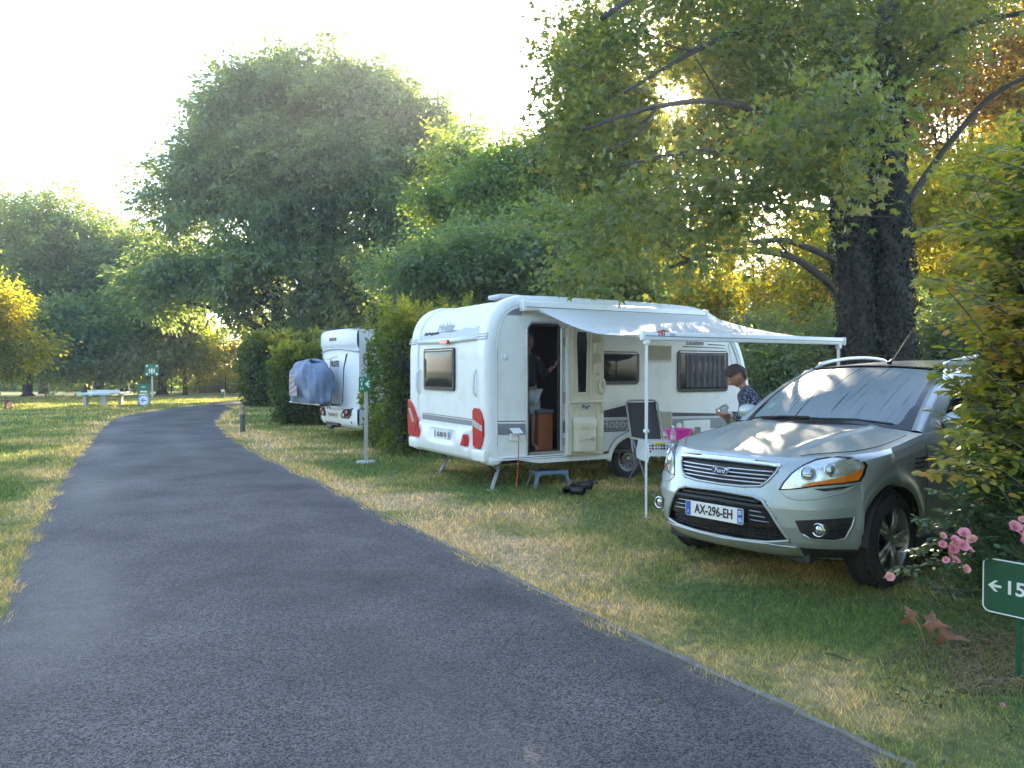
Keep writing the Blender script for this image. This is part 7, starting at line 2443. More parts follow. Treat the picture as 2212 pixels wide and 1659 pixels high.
def woman():
    base = at(1609, 905, 8.25)
    R_ = empty('person', (base.x, base.y, 0), math.radians(180 - 8), 'woman with short dark hair in a speckled navy blouse drying dishes behind the car', 'person')
    # local +X is where she looks (to the left of the picture)
    J = dict(pelvis=(-.06, 0, .88), belly=(-.09, 0, 1.03), chest=(-.085, 0, 1.19), upper=(-.05, 0, 1.33), neck=(.02, 0, 1.42), nk2=(.045, 0, 1.465),
             shL=(-.04, .15, 1.345), shR=(-.04, -.15, 1.345), elL=(-.02, .215, 1.08), elR=(-.02, -.215, 1.08), wrL=(.175, .10, 1.115), wrR=(.17, -.085, 1.105),
             hipL=(-.05, .09, .84), hipR=(-.05, -.09, .84), knL=(-.02, .10, .46), knR=(.02, -.10, .46), anL=(-.04, .10, .09), anR=(-.02, -.10, .09), toL=(.10, .11, .04), toR=(.12, -.11, .04))
    E = [('pelvis', 'belly'), ('belly', 'chest'), ('chest', 'upper'), ('upper', 'neck'), ('neck', 'nk2'), ('upper', 'shL'), ('upper', 'shR'), ('shL', 'elL'), ('shR', 'elR'), ('elL', 'wrL'), ('elR', 'wrR'),
         ('pelvis', 'hipL'), ('pelvis', 'hipR'), ('hipL', 'knL'), ('hipR', 'knR'), ('knL', 'anL'), ('knR', 'anR'), ('anL', 'toL'), ('anR', 'toR')]
    Rr = dict(pelvis=(.13, .11), belly=(.125, .11), chest=(.12, .11), upper=.062, neck=.048, nk2=.05, shL=.034, shR=.034, elL=.040, elR=.040, wrL=.025, wrR=.025, hipL=.09, hipR=.09, knL=.055, knR=.055, anL=.038, anR=.038, toL=.03, toR=.03)
    vs, fs = skin_body(J, E, Rr, 'pelvis')
    mb = MB().add(vs, fs)
    look = (.78, .05, -.62)
    def hairf(x, y, z):
        if z > .055 - .25 * max(0, x) * 0: g = .020
        elif x < .010 and z > -.055: g = .017
        elif x < -.03 and z > -.085: g = .010
        elif z > .035 and x < .07: g = .016
        else: g = -1
        if g > 0 and abs(y) > .055 and -.03 < x < .03 and z < .02: g = -1
        if g > 0 and x > .05 and z > .04: g = .022
        return g
    place_head(R_, mb, (.085, 0, 1.535), look, 1.02, m_hair, hairf, seed=4)
    hand_geo(mb, (.185, -.082, 1.107), (.95, .25, .15), (0, .6, .8), curl=.75, thumb_side=-1)
    hand_geo(mb, (.185, .095, 1.118), (.95, -.3, .05), (0, -.6, .8), curl=.75)
    mb.build('body', m_skin, R_, smooth=True, fixn=False)
    # blouse
    B = {k: J[k] for k in ('pelvis', 'belly', 'chest', 'upper', 'neck', 'shL', 'shR', 'elL', 'elR')}
    B['wL'] = tuple(Vector(J['elL']).lerp(Vector(J['wrL']), .88)); B['wR'] = tuple(Vector(J['elR']).lerp(Vector(J['wrR']), .88))
    Eb = [('pelvis', 'belly'), ('belly', 'chest'), ('chest', 'upper'), ('upper', 'neck'), ('upper', 'shL'), ('upper', 'shR'), ('shL', 'elL'), ('shR', 'elR'), ('elL', 'wL'), ('elR', 'wR')]
    Rb = dict(pelvis=.165, belly=.175, chest=.175, upper=.145, neck=.078, shL=.095, shR=.09, elL=.072, elR=.072, wL=.05, wR=.05)
    v2, f2 = skin_body(B, Eb, Rb, 'pelvis')
    v2 = [tuple(Vector(v) + Vector((math.sin(v[2] * 31 + v[1] * 13), math.sin(v[2] * 27), 0)) * .005) for v in v2]
    MB().add(v2, f2).build('blouse', m_blouse, R_, smooth=True, fixn=False)
    T = {k: J[k] for k in ('pelvis', 'hipL', 'hipR', 'knL', 'knR', 'anL', 'anR')}
    v3, f3 = skin_body(T, [('pelvis', 'hipL'), ('pelvis', 'hipR'), ('hipL', 'knL'), ('hipR', 'knR'), ('knL', 'anL'), ('knR', 'anR')], dict(pelvis=(.15, .13), hipL=.105, hipR=.105, knL=.075, knR=.075, anL=.06, anR=.06), 'pelvis')
    MB().add(v3, f3).build('trousers', m_trous, R_, smooth=True, fixn=False)
    fl = Vector(look).normalized(); yl = Vector((0, 0, 1)).cross(fl).normalized(); zl = fl.cross(yl)
    Mh = Matrix((fl, yl, zl)).transposed()
    gl = MB()
    for s_ in (1, -1):
        pts = [Vector((.085, 0, 1.535)) + Mh @ Vector((.103, s_ * .031 + .020 * math.cos(a), .006 + .015 * math.sin(a))) for a in [2 * math.pi * k / 14 for k in range(15)]]
        gl.tube(pts, .0016, n=4)
        gl.tube([Vector((.085, 0, 1.535)) + Mh @ Vector((.100, s_ * .050, .010)), Vector((.085, 0, 1.535)) + Mh @ Vector((-.005, s_ * .082, .008))], .0016, n=4)
    gl.build('glasses', m_alu, R_)
    # things in her hands
    m_towel = mat('tea_towel_green', (0.40, 0.44, 0.30), .9, var=.12, scale=8, bump=.6, bscale=14)
    Mw = Matrix.Translation(R_.location) @ Matrix.Rotation(R_.rotation_euler.z, 4, 'Z')
    tw_ = MB().grid(lambda a, b: (.235 - .26 * a + .02 * math.sin(b * 9), .03 * math.sin(a * 14 + b * 2) - .01, 1.135 - .025 * math.sin(a * 5) - b * (.19 + .06 * math.sin(a * 6))), 30, 14)
    tw_.v = [tuple(Mw @ Vector(v)) for v in tw_.v]
    ob = tw_.build('tea_towel', m_towel, smooth=True, fixn=False)
    md = ob.modifiers.new('thick', 'SOLIDIFY'); md.thickness = .008
    tag(ob, 'crumpled pale green tea towel hanging from the hands of the woman behind the car', 'tea towel')
    m_drink = mat('drinking_glass', (0.75, 0.80, 0.80), .08, trans=.9, var=0.0)
    q = Mw @ Vector((.225, .0, 1.185))
    tag(MB().lathe([(.030, .045), (.036, .02), (.037, -.02), (.032, -.055), (.001, -.06)], 20, q, Euler((.5, .9, 0)).to_matrix(), False).build('drinking_glass', m_drink, smooth=True),
        'clear drinking glass held above the tea towel by the woman behind the car', 'drinking glass')
    m_wt = mat('white_towel', (0.66, 0.67, 0.62), .9, var=.06, scale=10, bump=.5, bscale=20)
    wt = MB().grid(lambda a, b: (.245 - .12 * a, -.06 + .12 * b + .01 * math.sin(a * 9), 1.150 + .030 * math.sin(a * 3.1) * math.sin(b * 3.1) - .035 * a + .012 * math.sin(a * 11 + b * 8)), 14, 14)
    wt.v = [tuple(Mw @ Vector(v)) for v in wt.v]
    tag(wt.build('dish_cloth', m_wt, smooth=True, fixn=False), 'white dish cloth bunched round the drinking glass in the hands of the woman', 'cloth')
woman()

def man():
    loc = to_world(CX, (.845, .42, .48))
    R_ = empty('person', loc, math.radians(-72), 'barefoot grey-haired man in dark jumper and pale grey shorts standing inside the caravan doorway', 'person')
    J = dict(pelvis=(0, 0, .86), belly=(0, 0, 1.0), chest=(-.01, 0, 1.17), upper=(-.01, 0, 1.29), neck=(.0, 0, 1.37), nk2=(.01, 0, 1.42),
             shL=(0, .17, 1.29), shR=(0, -.17, 1.29), elL=(.03, .24, 1.04), elR=(.0, -.23, 1.02), wrL=(.18, .30, 1.14), wrR=(.06, -.21, .80),
             hipL=(0, .09, .82), hipR=(0, -.09, .82), knL=(.02, .09, .46), knR=(-.03, -.10, .46), anL=(.0, .09, .08), anR=(-.06, -.10, .08), toL=(.15, .10, .025), toR=(.09, -.11, .025))
    E = [('pelvis', 'belly'), ('belly', 'chest'), ('chest', 'upper'), ('upper', 'neck'), ('neck', 'nk2'), ('upper', 'shL'), ('upper', 'shR'), ('shL', 'elL'), ('shR', 'elR'), ('elL', 'wrL'), ('elR', 'wrR'),
         ('pelvis', 'hipL'), ('pelvis', 'hipR'), ('hipL', 'knL'), ('hipR', 'knR'), ('knL', 'anL'), ('knR', 'anR'), ('anL', 'toL'), ('anR', 'toR')]
    Rr = dict(pelvis=(.14, .11), belly=(.14, .11), chest=(.14, .11), upper=.066, neck=.054, nk2=.056, shL=.036, shR=.036, elL=.042, elR=.042, wrL=.028, wrR=.028, hipL=.085, hipR=.085, knL=.055, knR=.055, anL=.037, anR=.037, toL=.032, toR=.032)
    vs, fs = skin_body(J, E, Rr, 'pelvis')
    mb = MB().add(vs, fs)
    place_head(R_, mb, (.035, 0, 1.505), (1, 0, -.12), 1.03, m_hairg, lambda x, y, z: .006 if (z > .06 or (x < -.01 and z > -.05)) else -1, seed=6)
    hand_geo(mb, (.185, .305, 1.147), (.75, .3, .45), (-.3, -.6, .7), curl=.6)
    hand_geo(mb, (.062, -.21, .79), (.1, 0, -1), (0, 1, 0), curl=.4, thumb_side=-1)
    for s_, tx in ((1, 'toL'), (-1, 'toR')):
        t = Vector(J[tx])
        for k in range(5):
            mb.tube([t + Vector((-.02, (k - 2) * .016, -.004)), t + Vector((.045 - .006 * abs(k - 1), (k - 2) * .018, -.010))], [.013, .009], n=6)
    mb.build('body', m_skin_m, R_, smooth=True, fixn=False)
    B = {k: J[k] for k in ('pelvis', 'belly', 'chest', 'upper', 'neck', 'shL', 'shR', 'elL', 'elR')}
    B['wL'] = tuple(Vector(J['elL']).lerp(Vector(J['wrL']), .85)); B['wR'] = tuple(Vector(J['elR']).lerp(Vector(J['wrR']), .85))
    Eb = [('pelvis', 'belly'), ('belly', 'chest'), ('chest', 'upper'), ('upper', 'neck'), ('upper', 'shL'), ('upper', 'shR'), ('shL', 'elL'), ('shR', 'elR'), ('elL', 'wL'), ('elR', 'wR')]
    v2, f2 = skin_body(B, Eb, dict(pelvis=(.17, .14), belly=(.17, .14), chest=(.165, .14), upper=(.125, .115), neck=.066, shL=.085, shR=.085, elL=.062, elR=.062, wL=.048, wR=.048), 'pelvis')
    MB().add(v2, f2).build('jumper', m_sweater, R_, smooth=True, fixn=False)
    T = dict(pelvis=(0, 0, .80), hipL=(0, .09, .76), hipR=(0, -.09, .76), knL=(.02, .095, .47), knR=(-.03, -.105, .47))
    v3, f3 = skin_body(T, [('pelvis', 'hipL'), ('pelvis', 'hipR'), ('hipL', 'knL'), ('hipR', 'knR')], dict(pelvis=(.155, .13), hipL=.11, hipR=.11, knL=.10, knR=.10), 'pelvis')
    MB().add(v3, f3).build('shorts', m_shorts, R_, smooth=True, fixn=False)
man()
# ---------------------------------------------------------------- camping gear
CA = math.radians(30)
def cw(x, y, z=0.0): return to_world(CX, (x, y, z))
m_stool = mat('stool_blue_grey', (0.13, 0.19, 0.27), .5, var=.2, scale=60)
def stool():
    loc = gnd(1186, 1050)
    r = empty('step_stool', (loc.x, loc.y, 0), math.radians(17), 'small speckled blue-grey plastic step stool on the grass below the caravan door', 'stool')
    W, D, H_ = .46, .27, .225
    MB().grid(lambda a, b: ((a - .5) * W, (b - .5) * D, H_ - .004 * math.sin(a * 150) * 0 - .006 * (1 if (a in (0, 1) or b in (0, 1)) else 0)), 14, 8).build('step', m_stool, r)
    ap = MB()
    for s in (1, -1):
        ap.prism([(-W / 2, H_ - .002), (W / 2, H_ - .002), (W / 2 + .004, H_ - .055), (W / 2 - .06, H_ - .06), (W / 2 - .09, H_ - .045), (-W / 2 + .09, H_ - .045), (-W / 2 + .06, H_ - .06), (-W / 2 - .004, H_ - .055)], lambda a, b, d: (a, s * (D / 2 - d), b), 0, .008)
        ap.prism([(-D / 2, H_ - .002), (D / 2, H_ - .002), (D / 2 + .004, H_ - .055), (D / 2 - .05, H_ - .06), (D / 2 - .07, H_ - .045), (-D / 2 + .07, H_ - .045), (-D / 2 + .05, H_ - .06), (-D / 2 - .004, H_ - .055)], lambda a, b, d: (s * (W / 2 - d), a, b), .0005, .008)
    ap.build('apron', m_stool, r)
    for sx in (1, -1):
        for sy in (1, -1):
            MB().grid(lambda a, b: (sx * (W / 2 - .002 + .045 * b) - sx * (.045 * max(0, .5 - a) * 2) * (1 - .25 * b), sy * (D / 2 - .002 + .035 * b) - sy * (.04 * max(0, a - .5) * 2) * (1 - .25 * b), H_ - .05 - (H_ - .05) * b), 8, 6).build('leg', m_stool, r, fixn=False)
            lg = r.children[-1]
            md = lg.modifiers.new('thick', 'SOLIDIFY'); md.thickness = .007
stool()

m_boot = mat('boot_black', (0.012, 0.011, 0.011), .45, var=.2, scale=20)
def boot_mesh(loc, rz, roll, label, group):
    r = empty('boot', loc, rz, label, 'boot', group)
    r.rotation_euler = (roll, 0, rz)
    MB().lathe([(.050, .17), (.056, .168), (.055, .10), (.050, .03), (.046, -.02), (.047, .03), (.048, .165)], 20, (0, 0, .05), None, False).build('shaft', m_boot, r, smooth=True)
    MB().grid(lambda a, b: (-.055 + .24 * a, (.042 - .010 * abs(2 * a - 1)) * math.cos(2 * math.pi * b) * (math.sin(math.pi * min(1, .18 + a * .8)) ** .4 if a < .97 else .2), -.02 + (.045 - .02 * a) * math.sin(2 * math.pi * b)), 12, 14).build('foot', m_boot, r, smooth=True)
    MB().box((.06, 0, -.058), (.24, .08, .018), bev=.006).build('sole', m_boot, r)
q = gnd(1229, 1071)
boot_mesh((q.x, q.y + .05, .065), math.radians(60), math.radians(88), 'black rubber boot lying in the grass right of the stool, its opening towards the road', 'pair of black boots lying by the stool')
q = gnd(1241, 1062)
boot_mesh((q.x + .02, q.y + .03, .07), math.radians(75), math.radians(84), 'second black rubber boot lying just behind the front one', 'pair of black boots lying by the stool')
def sandal(loc, rz, label):
    r = empty('sandal', loc, rz, label, 'sandal', 'black sandals beside the boots')
    MB().prism([(.13, .0), (.11, .035), (.03, .038), (-.05, .030), (-.12, .028), (-.13, 0), (-.12, -.028), (-.05, -.026), (.03, -.038), (.11, -.035)], lambda a, b, d: (a, b, d), .0, .025).build('sole', m_boot, r)
    for x in (.06, -.02, -.09):
        MB().tube([(x, -.036, .02), (x, -.02, .06), (x, .02, .062), (x, .036, .02)], .008, n=5, flat=1.6).build('strap', m_boot, r)
q = gnd(1262, 1052); sandal((q.x, q.y, .012), math.radians(20), 'black strapped sandal behind the boots, left of the pair')
q = gnd(1275, 1050); sandal((q.x + .03, q.y + .06, .012), math.radians(50), 'black strapped sandal behind the boots, right of the pair')

# folding table with spotted cloth
m_frame = mat('grey_tube', (0.30, 0.30, 0.31), .4, metal=.5, var=.1, scale=20)
tA_, tB_ = gnd(1392, 962, .72), gnd(1530, 948, .72)
TC = Vector(((tA_.x + tB_.x) / 2, (tA_.y + tB_.y) / 2 + .05, 0)) + Vector((.10, 0, 0))
TR = .02
TW, TD, TH = 1.02, .62, .72
TB = empty('folding_table', TC, TR, 'folding camping table with grey crossed legs between the caravan and the car', 'table')
MB().box((0, 0, TH - .015), (TW, TD, .028), bev=.006).build('table_top', m_lgrey, TB)
for sx in (1, -1):
    for sy in (1, -1):
        MB().tube([(sx * (TW / 2 - .16), sy * .24, 0.0), (sx * (TW / 2 - .10) * -.25 + sx * .12, sy * .24, TH / 2), (-sx * (TW / 2 - .55) + sx * .18, sy * .24, TH - .03)], .013, n=6).build('leg', m_frame, TB)
for sx in (1, -1):
    MB().tube([(sx * (TW / 2 - .16), -.24, .03), (sx * (TW / 2 - .16), .24, .03)], .010, n=6).build('foot_bar', m_frame, TB)
MB().box((.03, -.255, TH / 2 - .01), (.10, .02, .05), bev=.008).build('pivot', m_black, TB)
m_cloth = mat('table_cloth_white', (0.70, 0.74, 0.75), .45, var=.03, scale=5)
TCL = empty('table_cloth', TC, TR, 'shiny white oilcloth with rows of dark and red dots on the folding table', 'tablecloth')
HWX, HWY, DROP = TW / 2 + .01, TD / 2 + .01, .15
def clothp(x, y, off=0.0):
    ox = max(0, abs(x) - HWX); oy = max(0, abs(y) - HWY)
    d = math.hypot(ox, oy)
    cx_ = max(-HWX, min(HWX, x)); cy_ = max(-HWY, min(HWY, y))
    wv = .012 * math.sin(x * 16 + y * 9) * min(1, d * 10)
    return (cx_ + (1 if x > 0 else -1) * (ox * .14 + (wv + off) * (ox > 0)), cy_ + (1 if y > 0 else -1) * (oy * .14 + (wv + off) * (oy > 0)), TH + .004 + off - d * .97 - .03 * (x < 0) * min(1, d * 12) * (ox > 0))
MB().grid(lambda a, b: clothp(-HWX - DROP - .05 + (2 * HWX + 2 * DROP + .05) * a, -HWY - DROP + (2 * HWY + 2 * DROP) * b), 70, 50).build('cloth', m_cloth, TCL, smooth=True, fixn=False)
dk, rd = MB(), MB()
rn = random.Random(12)
for row, (yy_, dx) in enumerate(((-HWY - .025, .0), (-HWY - .06, .03), (-HWY - .095, .01), (-HWY + .05, .02), (-HWY + .13, .0), (HWY - .1, .03))):
    k = 0
    x = -HWX + .02
    while x < HWX:
        r_ = (.013, .016, .012, .008, .006)[k % 5]
        tgt = rd if rn.random() < .22 else dk
        if (int((x + 2) * 3.3) + row) % 4 != 3:
            n_ = 8
            base = [clothp(x + r_ * math.cos(2 * math.pi * q / n_), yy_ + r_ * math.sin(2 * math.pi * q / n_), .0022) for q in range(n_)]
            tgt.add(base, [tuple(range(n_))])
        x += r_ * 2.5; k += 1
o = dk.build('dark_dots', m_dark, TCL, fixn=False); o['kind'] = 'stuff'
o = rd.build('red_dots', mat('dot_red', (0.30, 0.02, 0.04), .5), TCL, fixn=False); o['kind'] = 'stuff'

def on_table(u, v, z=TH + .006):
    p_ = gnd(u, v, z); return Vector((p_.x, p_.y, z))
m_pink = mat('pink_plastic', (0.72, 0.02, 0.28), .35, var=.04, scale=8)
q = on_table(1466, 951)
tag(MB().lathe([(.001, 0), (.115, 0), (.13, .01), (.165, .135), (.185, .137), (.185, .143), (.160, .143), (.125, .016), (.001, .010)], 40, q).build('washing_up_basin', m_pink, autos=40), 'bright pink plastic washing-up basin on the spotted table cloth', 'basin')
m_bottle = mat('bottle_clear', (0.55, 0.50, 0.55), .15, trans=.5, var=.1)
q = on_table(1454, 957)
bt = empty('detergent_bottle', q, 0, 'clear washing-up liquid bottle with white cap in front of the pink basin', 'bottle')
MB().lathe([(.001, 0), (.032, .0), (.034, .02), (.030, .07), (.034, .10), (.030, .14), (.014, .165), (.012, .175)], 20).build('bottle_body', m_bottle, bt, smooth=True)
MB().lathe([(.015, .172), (.016, .20), (.008, .21), (.001, .21)], 14).build('cap', m_inkw, bt, smooth=True)
MB().lathe([(.0345, .045), (.0335, .10)], 20, cap=False).build('label_band', mat('bottle_label', (0.65, 0.45, 0.5), .5), bt)
q = on_table(1424, 961)
tag(MB().box(q + Vector((0, 0, .018)), (.14, .08, .035), rot=(0, 0, .3), bev=.012).build('sponge', mat('sponge_yellow', (0.70, 0.55, 0.12), .9, var=.1, scale=40, bump=.6, bscale=150), smooth=True), 'yellow sponge lying on the table cloth left of the bottle', 'sponge')
q = on_table(1507, 948)
m_jar = mat('jar_glass', (0.55, 0.58, 0.58), .1, trans=.75, var=0)
tag(MB().lathe([(.001, 0), (.045, 0), (.048, .03), (.047, .11), (.040, .125), (.042, .145), (.038, .15)], 24, q).build('glass_jar', m_jar, smooth=True), 'clear glass preserving jar right of the pink basin', 'jar')
q = on_table(1491, 946)
mg = MB().lathe([(.001, 0), (.036, 0), (.040, .01), (.040, .09), (.036, .09), (.035, .012), (.001, .010)], 22, q)
mg.tube([q + Vector((-.038, 0, .075)), q + Vector((-.062, 0, .065)), q + Vector((-.062, 0, .035)), q + Vector((-.038, 0, .025))], .006, n=6)
tag(mg.build('mug', mat('mug_dark', (0.03, 0.025, 0.03), .3, var=.1), autos=40), 'dark mug standing between the pink basin and the glass jar', 'mug')
q = on_table(1489, 957)
tag(MB().lathe([(.001, .004), (.06, .004), (.10, .018), (.102, .021), (.06, .008), (.001, .008)], 30, q).build('plate', m_inkw, smooth=True), 'white plate at the right end of the spotted table cloth', 'plate')

# high-backed folding chair
m_mesh = mat('chair_mesh', (0.050, 0.052, 0.058), .8, var=.2, scale=40)
fL, fR = gnd(1337, 1030), gnd(1392, 1052)
CHp = cw(2.30, -.62)
CH = empty('folding_chair', (CHp.x, CHp.y, 0), math.radians(30 + 168), 'high-backed grey folding chair standing between the caravan wheel and the table', 'chair')
# chair local: +Y is where the sitter looks
def chair():
    # slatted back leaning backwards
    def bk(x, t): return (x, -.20 - .22 * t, .46 + .68 * t)
    for s in (1, -1):
        MB().tube([bk(s * .25, -.35), bk(s * .25, 0), bk(s * .25, .95), bk(s * .235, 1.0)], .013, n=8).build('back_frame', m_frame, CH, smooth=True)
    MB().tube([bk(-.235, 1.0), bk(-.20, 1.04), bk(.20, 1.04), bk(.235, 1.0)], .013, n=8).build('top_rail', m_frame, CH, smooth=True)
    MB().grid(lambda a, b: (lambda q: (q[0], q[1] + .03 * math.sin(math.pi * a) * (1 if True else 0) - .02, q[2]))(bk(-.235 + .47 * a, .02 + .98 * b)), 12, 20).build('backrest', m_mesh, CH, smooth=True, fixn=False)
    for k in range(6):
        t = .10 + .16 * k
        MB().tube([(lambda q: (q[0], q[1] + .03 * math.sin(math.pi * (x + .235) / .47) - .028, q[2]))(bk(x, t)) for x in [-.235 + .047 * j for j in range(11)]], .007, n=5).build('back_slat', m_black, CH)
    MB().grid(lambda a, b: (-.235 + .47 * a, -.20 + .44 * b, .46 - .02 * math.sin(math.pi * a)), 10, 10).build('seat', m_mesh, CH, smooth=True, fixn=False)
    for s in (1, -1):
        MB().tube([(s * .25, -.22, .455), (s * .25, .25, .46)], .012, n=8).build('seat_rail', m_frame, CH)
        MB().tube([(s * .275, .30, 0.0), (s * .265, .02, .38), (s * .26, -.20, .64)], .012, n=8).build('leg', m_frame, CH)
        MB().tube([(s * .25, -.40, 0.0), (s * .255, .02, .36), (s * .255, .22, .64)], .012, n=8).build('leg', m_frame, CH)
        MB().box((s * .27, .0, .655), (.05, .46, .025), bev=.01).build('armrest', m_cream, CH)
chair()

# ---------------------------------------------------------------- posts and signs
m_green = mat('sign_green', (0.010, 0.16, 0.075), .35, var=.06, scale=6)
m_dgreen = mat('sign_dark_green', (0.012, 0.085, 0.045), .35, var=.10, scale=8)
def arrow_mb(c, u, v, n, L_, W_, th=.002, left=True):
    """flat arrow pointing along -u at c"""
    s = -1 if left else 1
    P_ = [(s * L_ / 2, 0), (s * (L_ / 2 - W_ * .55), W_ / 2), (s * (L_ / 2 - W_ * .80), W_ / 2), (s * (L_ / 2 - W_ * .42), W_ * .11), (-s * L_ / 2, W_ * .11), (-s * L_ / 2, -W_ * .11), (s * (L_ / 2 - W_ * .42), -W_ * .11),
          (s * (L_ / 2 - W_ * .80), -W_ / 2), (s * (L_ / 2 - W_ * .55), -W_ / 2)]
    c, u, v, n = Vector(c), Vector(u), Vector(v), Vector(n)
    return MB().prism(P_, lambda a, b, d: tuple(c + u * a + v * b + n * d), 0, th)

def figure_mb(mb, cx_, cz, h, y):
    mb.prism([(cx_ + .11 * h * math.cos(a), cz + h * .88 + .11 * h * math.sin(a)) for a in [k * math.pi / 4 for k in range(8)]], lambda a, b, d: (a, -d, b), y, y + .002)
    mb.prism([(cx_ - .17 * h, cz + .74 * h), (cx_ + .17 * h, cz + .74 * h), (cx_ + .13 * h, cz + .35 * h), (cx_ + .10 * h, cz), (cx_ - .10 * h, cz), (cx_ - .13 * h, cz + .35 * h)], lambda a, b, d: (a, -d, b), y, y + .002)

q = gnd(791, 999)
SP = empty('sign_post', (q.x, q.y, 0), math.radians(18), 'galvanised post with a small green assembly sign before the tall hedge', 'sign post')
MB().box((0, 0, .76), (.055, .055, 1.46)).build('post', m_galv, SP)
MB().lathe([(.17, 0), (.16, .03), (.001, .035)], 10).build('footing', m_lgrey, SP, autos=30)
bx = MB().box((-.03, -.035, 1.36), (.19, .05, .25), bev=.004).build('sign_box', m_green, SP)
ic = MB()
for cx_, cz, h in ((-.095, 1.42, .045), (-.06, 1.42, .045), (-.080, 1.335, .07), (-.095, 1.265, .045), (-.06, 1.265, .045)):
    figure_mb(ic, cx_, cz, h, .061)
ic.build('people_mark', m_inkw, bx)
arrow_mb((.008, -.061, 1.365), (1, 0, 0), (0, 0, 1), (0, -1, 0), .075, .12).build('arrow', m_inkw, bx)

q = gnd(524, 934)
BL = empty('bollard_light', (q.x, q.y, 0), 0, 'grey bollard with a wood-coloured head on the verge left of the dark clipped hedge', 'bollard')
MB().lathe([(.068, 0), (.066, .02), (.062, .47), (.001, .47)], 20).build('post', mat('bollard_grey', (0.075, 0.085, 0.10), .5, var=.1), BL, smooth=False)
MB().lathe([(.060, .472), (.060, .53), (.060, .57)], 20, cap=False).build('lamp_band', mat('lamp_band', (0.40, 0.30, 0.20), .5, var=.1), BL)
MB().lathe([(.064, .57), (.066, .60), (.066, .655), (.055, .67), (.001, .672)], 20).build('head', mat('bollard_head', (0.30, 0.20, 0.13), .6, var=.1), BL)

q = gnd(311, 877)
NB = empty('notice_stand', (q.x, q.y, 0), math.radians(12), 'low two-post stand with a green notice above a round white direction sign', 'sign')
for s in (1, -1):
    MB().box((s * .28, 0, .52), (.05, .05, 1.04)).build('post', mat('timber_post', (0.13, 0.13, 0.11), .8, var=.2), NB)
gp = MB().box((0, -.03, .80), (.50, .03, .44)).build('green_panel', m_green, NB)
for z, w_ in ((.90, .20), (.70, .34), (.66, .34)):
    MB().box((0, -.047, z), (w_, .003, .035)).build('white_band', m_inkw, gp)
MB().lathe([(.001, .002), (.28, .002), (.28, 0)], 30, (0, -.05, .27), Matrix.Rotation(math.radians(90), 3, 'X')).build('round_sign', m_inkw, NB)
m_signblue = mat('sign_blue', (0.03, 0.16, 0.40), .4, var=.05)
MB().lathe([(.215, .004), (.26, .004)], 30, (0, -.05, .27), Matrix.Rotation(math.radians(90), 3, 'X'), False).build('blue_ring', m_signblue, NB)
arrow_mb((0, -.056, .27), (1, 0, 0), (0, 0, 1), (0, -1, 0), .30, .22).build('arrow', m_signblue, NB)
NB.scale = (.85, .85, .95)
q = gnd(329, 861)
AS = empty('assembly_sign', (q.x, q.y, 0), math.radians(12), 'tall post with a square green assembly-point board behind the notice stand', 'sign')
MB().box((0, 0, .75), (.07, .07, 1.5)).build('post', m_lgrey, AS)
gp = MB().box((0, -.04, 1.62), (.72, .03, .68), bev=.01).build('board', m_green, AS)
ic = MB()
for cx_, cz, h in ((-.12, 1.44, .26), (.12, 1.44, .26), (0, 1.40, .34)):
    figure_mb(ic, cx_, cz, h, .058)
for sx in (1, -1):
    for sz in (1, -1):
        ic.prism([(sx * .20, 1.62 + sz * .17), (sx * .31, 1.62 + sz * .20), (sx * .31, 1.62 + sz * .29), (sx * .22, 1.62 + sz * .28)], lambda a, b, d: (a, -d, b), .058, .060)
ic.build('people_mark', m_inkw, gp)
q = gnd(482, 859)
GP = empty('marker_post', (q.x, q.y, 0), 0, 'short green post with a small white plate at the far bend of the road', 'post')
MB().box((0, 0, .24), (.20, .14, .48)).build('post', m_dgreen, GP)
MB().box((0, -.075, .42), (.17, .01, .12)).build('plate', m_inkw, GP)

# number sign at the right edge
q = Vector((2.594, 3.87, 0))
NS = empty('pitch_sign', q, math.radians(-51.5), 'dark green pitch number sign with a white border and left arrow at the right edge', 'sign')
MB().lathe([(.016, 0), (.016, .62)], 10, (0, .02, 0)).build('post', m_dgreen, NS)
pn = MB().prism(rrect(.325, .285, .035, 6, 0, .475), lambda a, b, d: (a, -d, b), 0, .008).build('panel', m_dgreen, NS)
rr_ = rrect(.318, .278, .033, 6, 0, .475)
MB().tube([(a, -.0085, b) for a, b in rr_ + [rr_[0]]], .0038, n=5).build('border', m_inkw, pn)
arrow_mb((-.105, -.0085, .475), (1, 0, 0), (0, 0, 1), (0, -1, 0), .062, .058).build('arrow', m_inkw, pn)
text_mesh('pitch_number', '15', .098, m_inkw, pn, frame4((-.012, -.0095, .475), (1, 0, 0), (0, 0, 1)), .0006, .002)

# table tennis table
q = gnd(201, 879)
TT = empty('table_tennis_table', (q.x, q.y, 0), math.radians(6), 'pale blue concrete table tennis table seen end-on in front of the left trees', 'table')
m_tt = mat('table_tennis_top', (0.42, 0.55, 0.58), .5, var=.06)
MB().box((0, 1.1, .56), (1.36, 2.3, .09), bev=.015).build('table_top', m_tt, TT)
MB().box((0, 1.1, .66), (1.40, .02, .11)).build('net', m_galv, TT)
for sx in (1, -1):
    for y in (.25, 1.95):
        MB().box((sx * .40, y, .26), (.13, .25, .52)).build('leg', mat('concrete_leg', (0.38, 0.37, 0.33), .9, var=.15) if 'concrete_leg' not in MATS else MATS['concrete_leg'], TT)
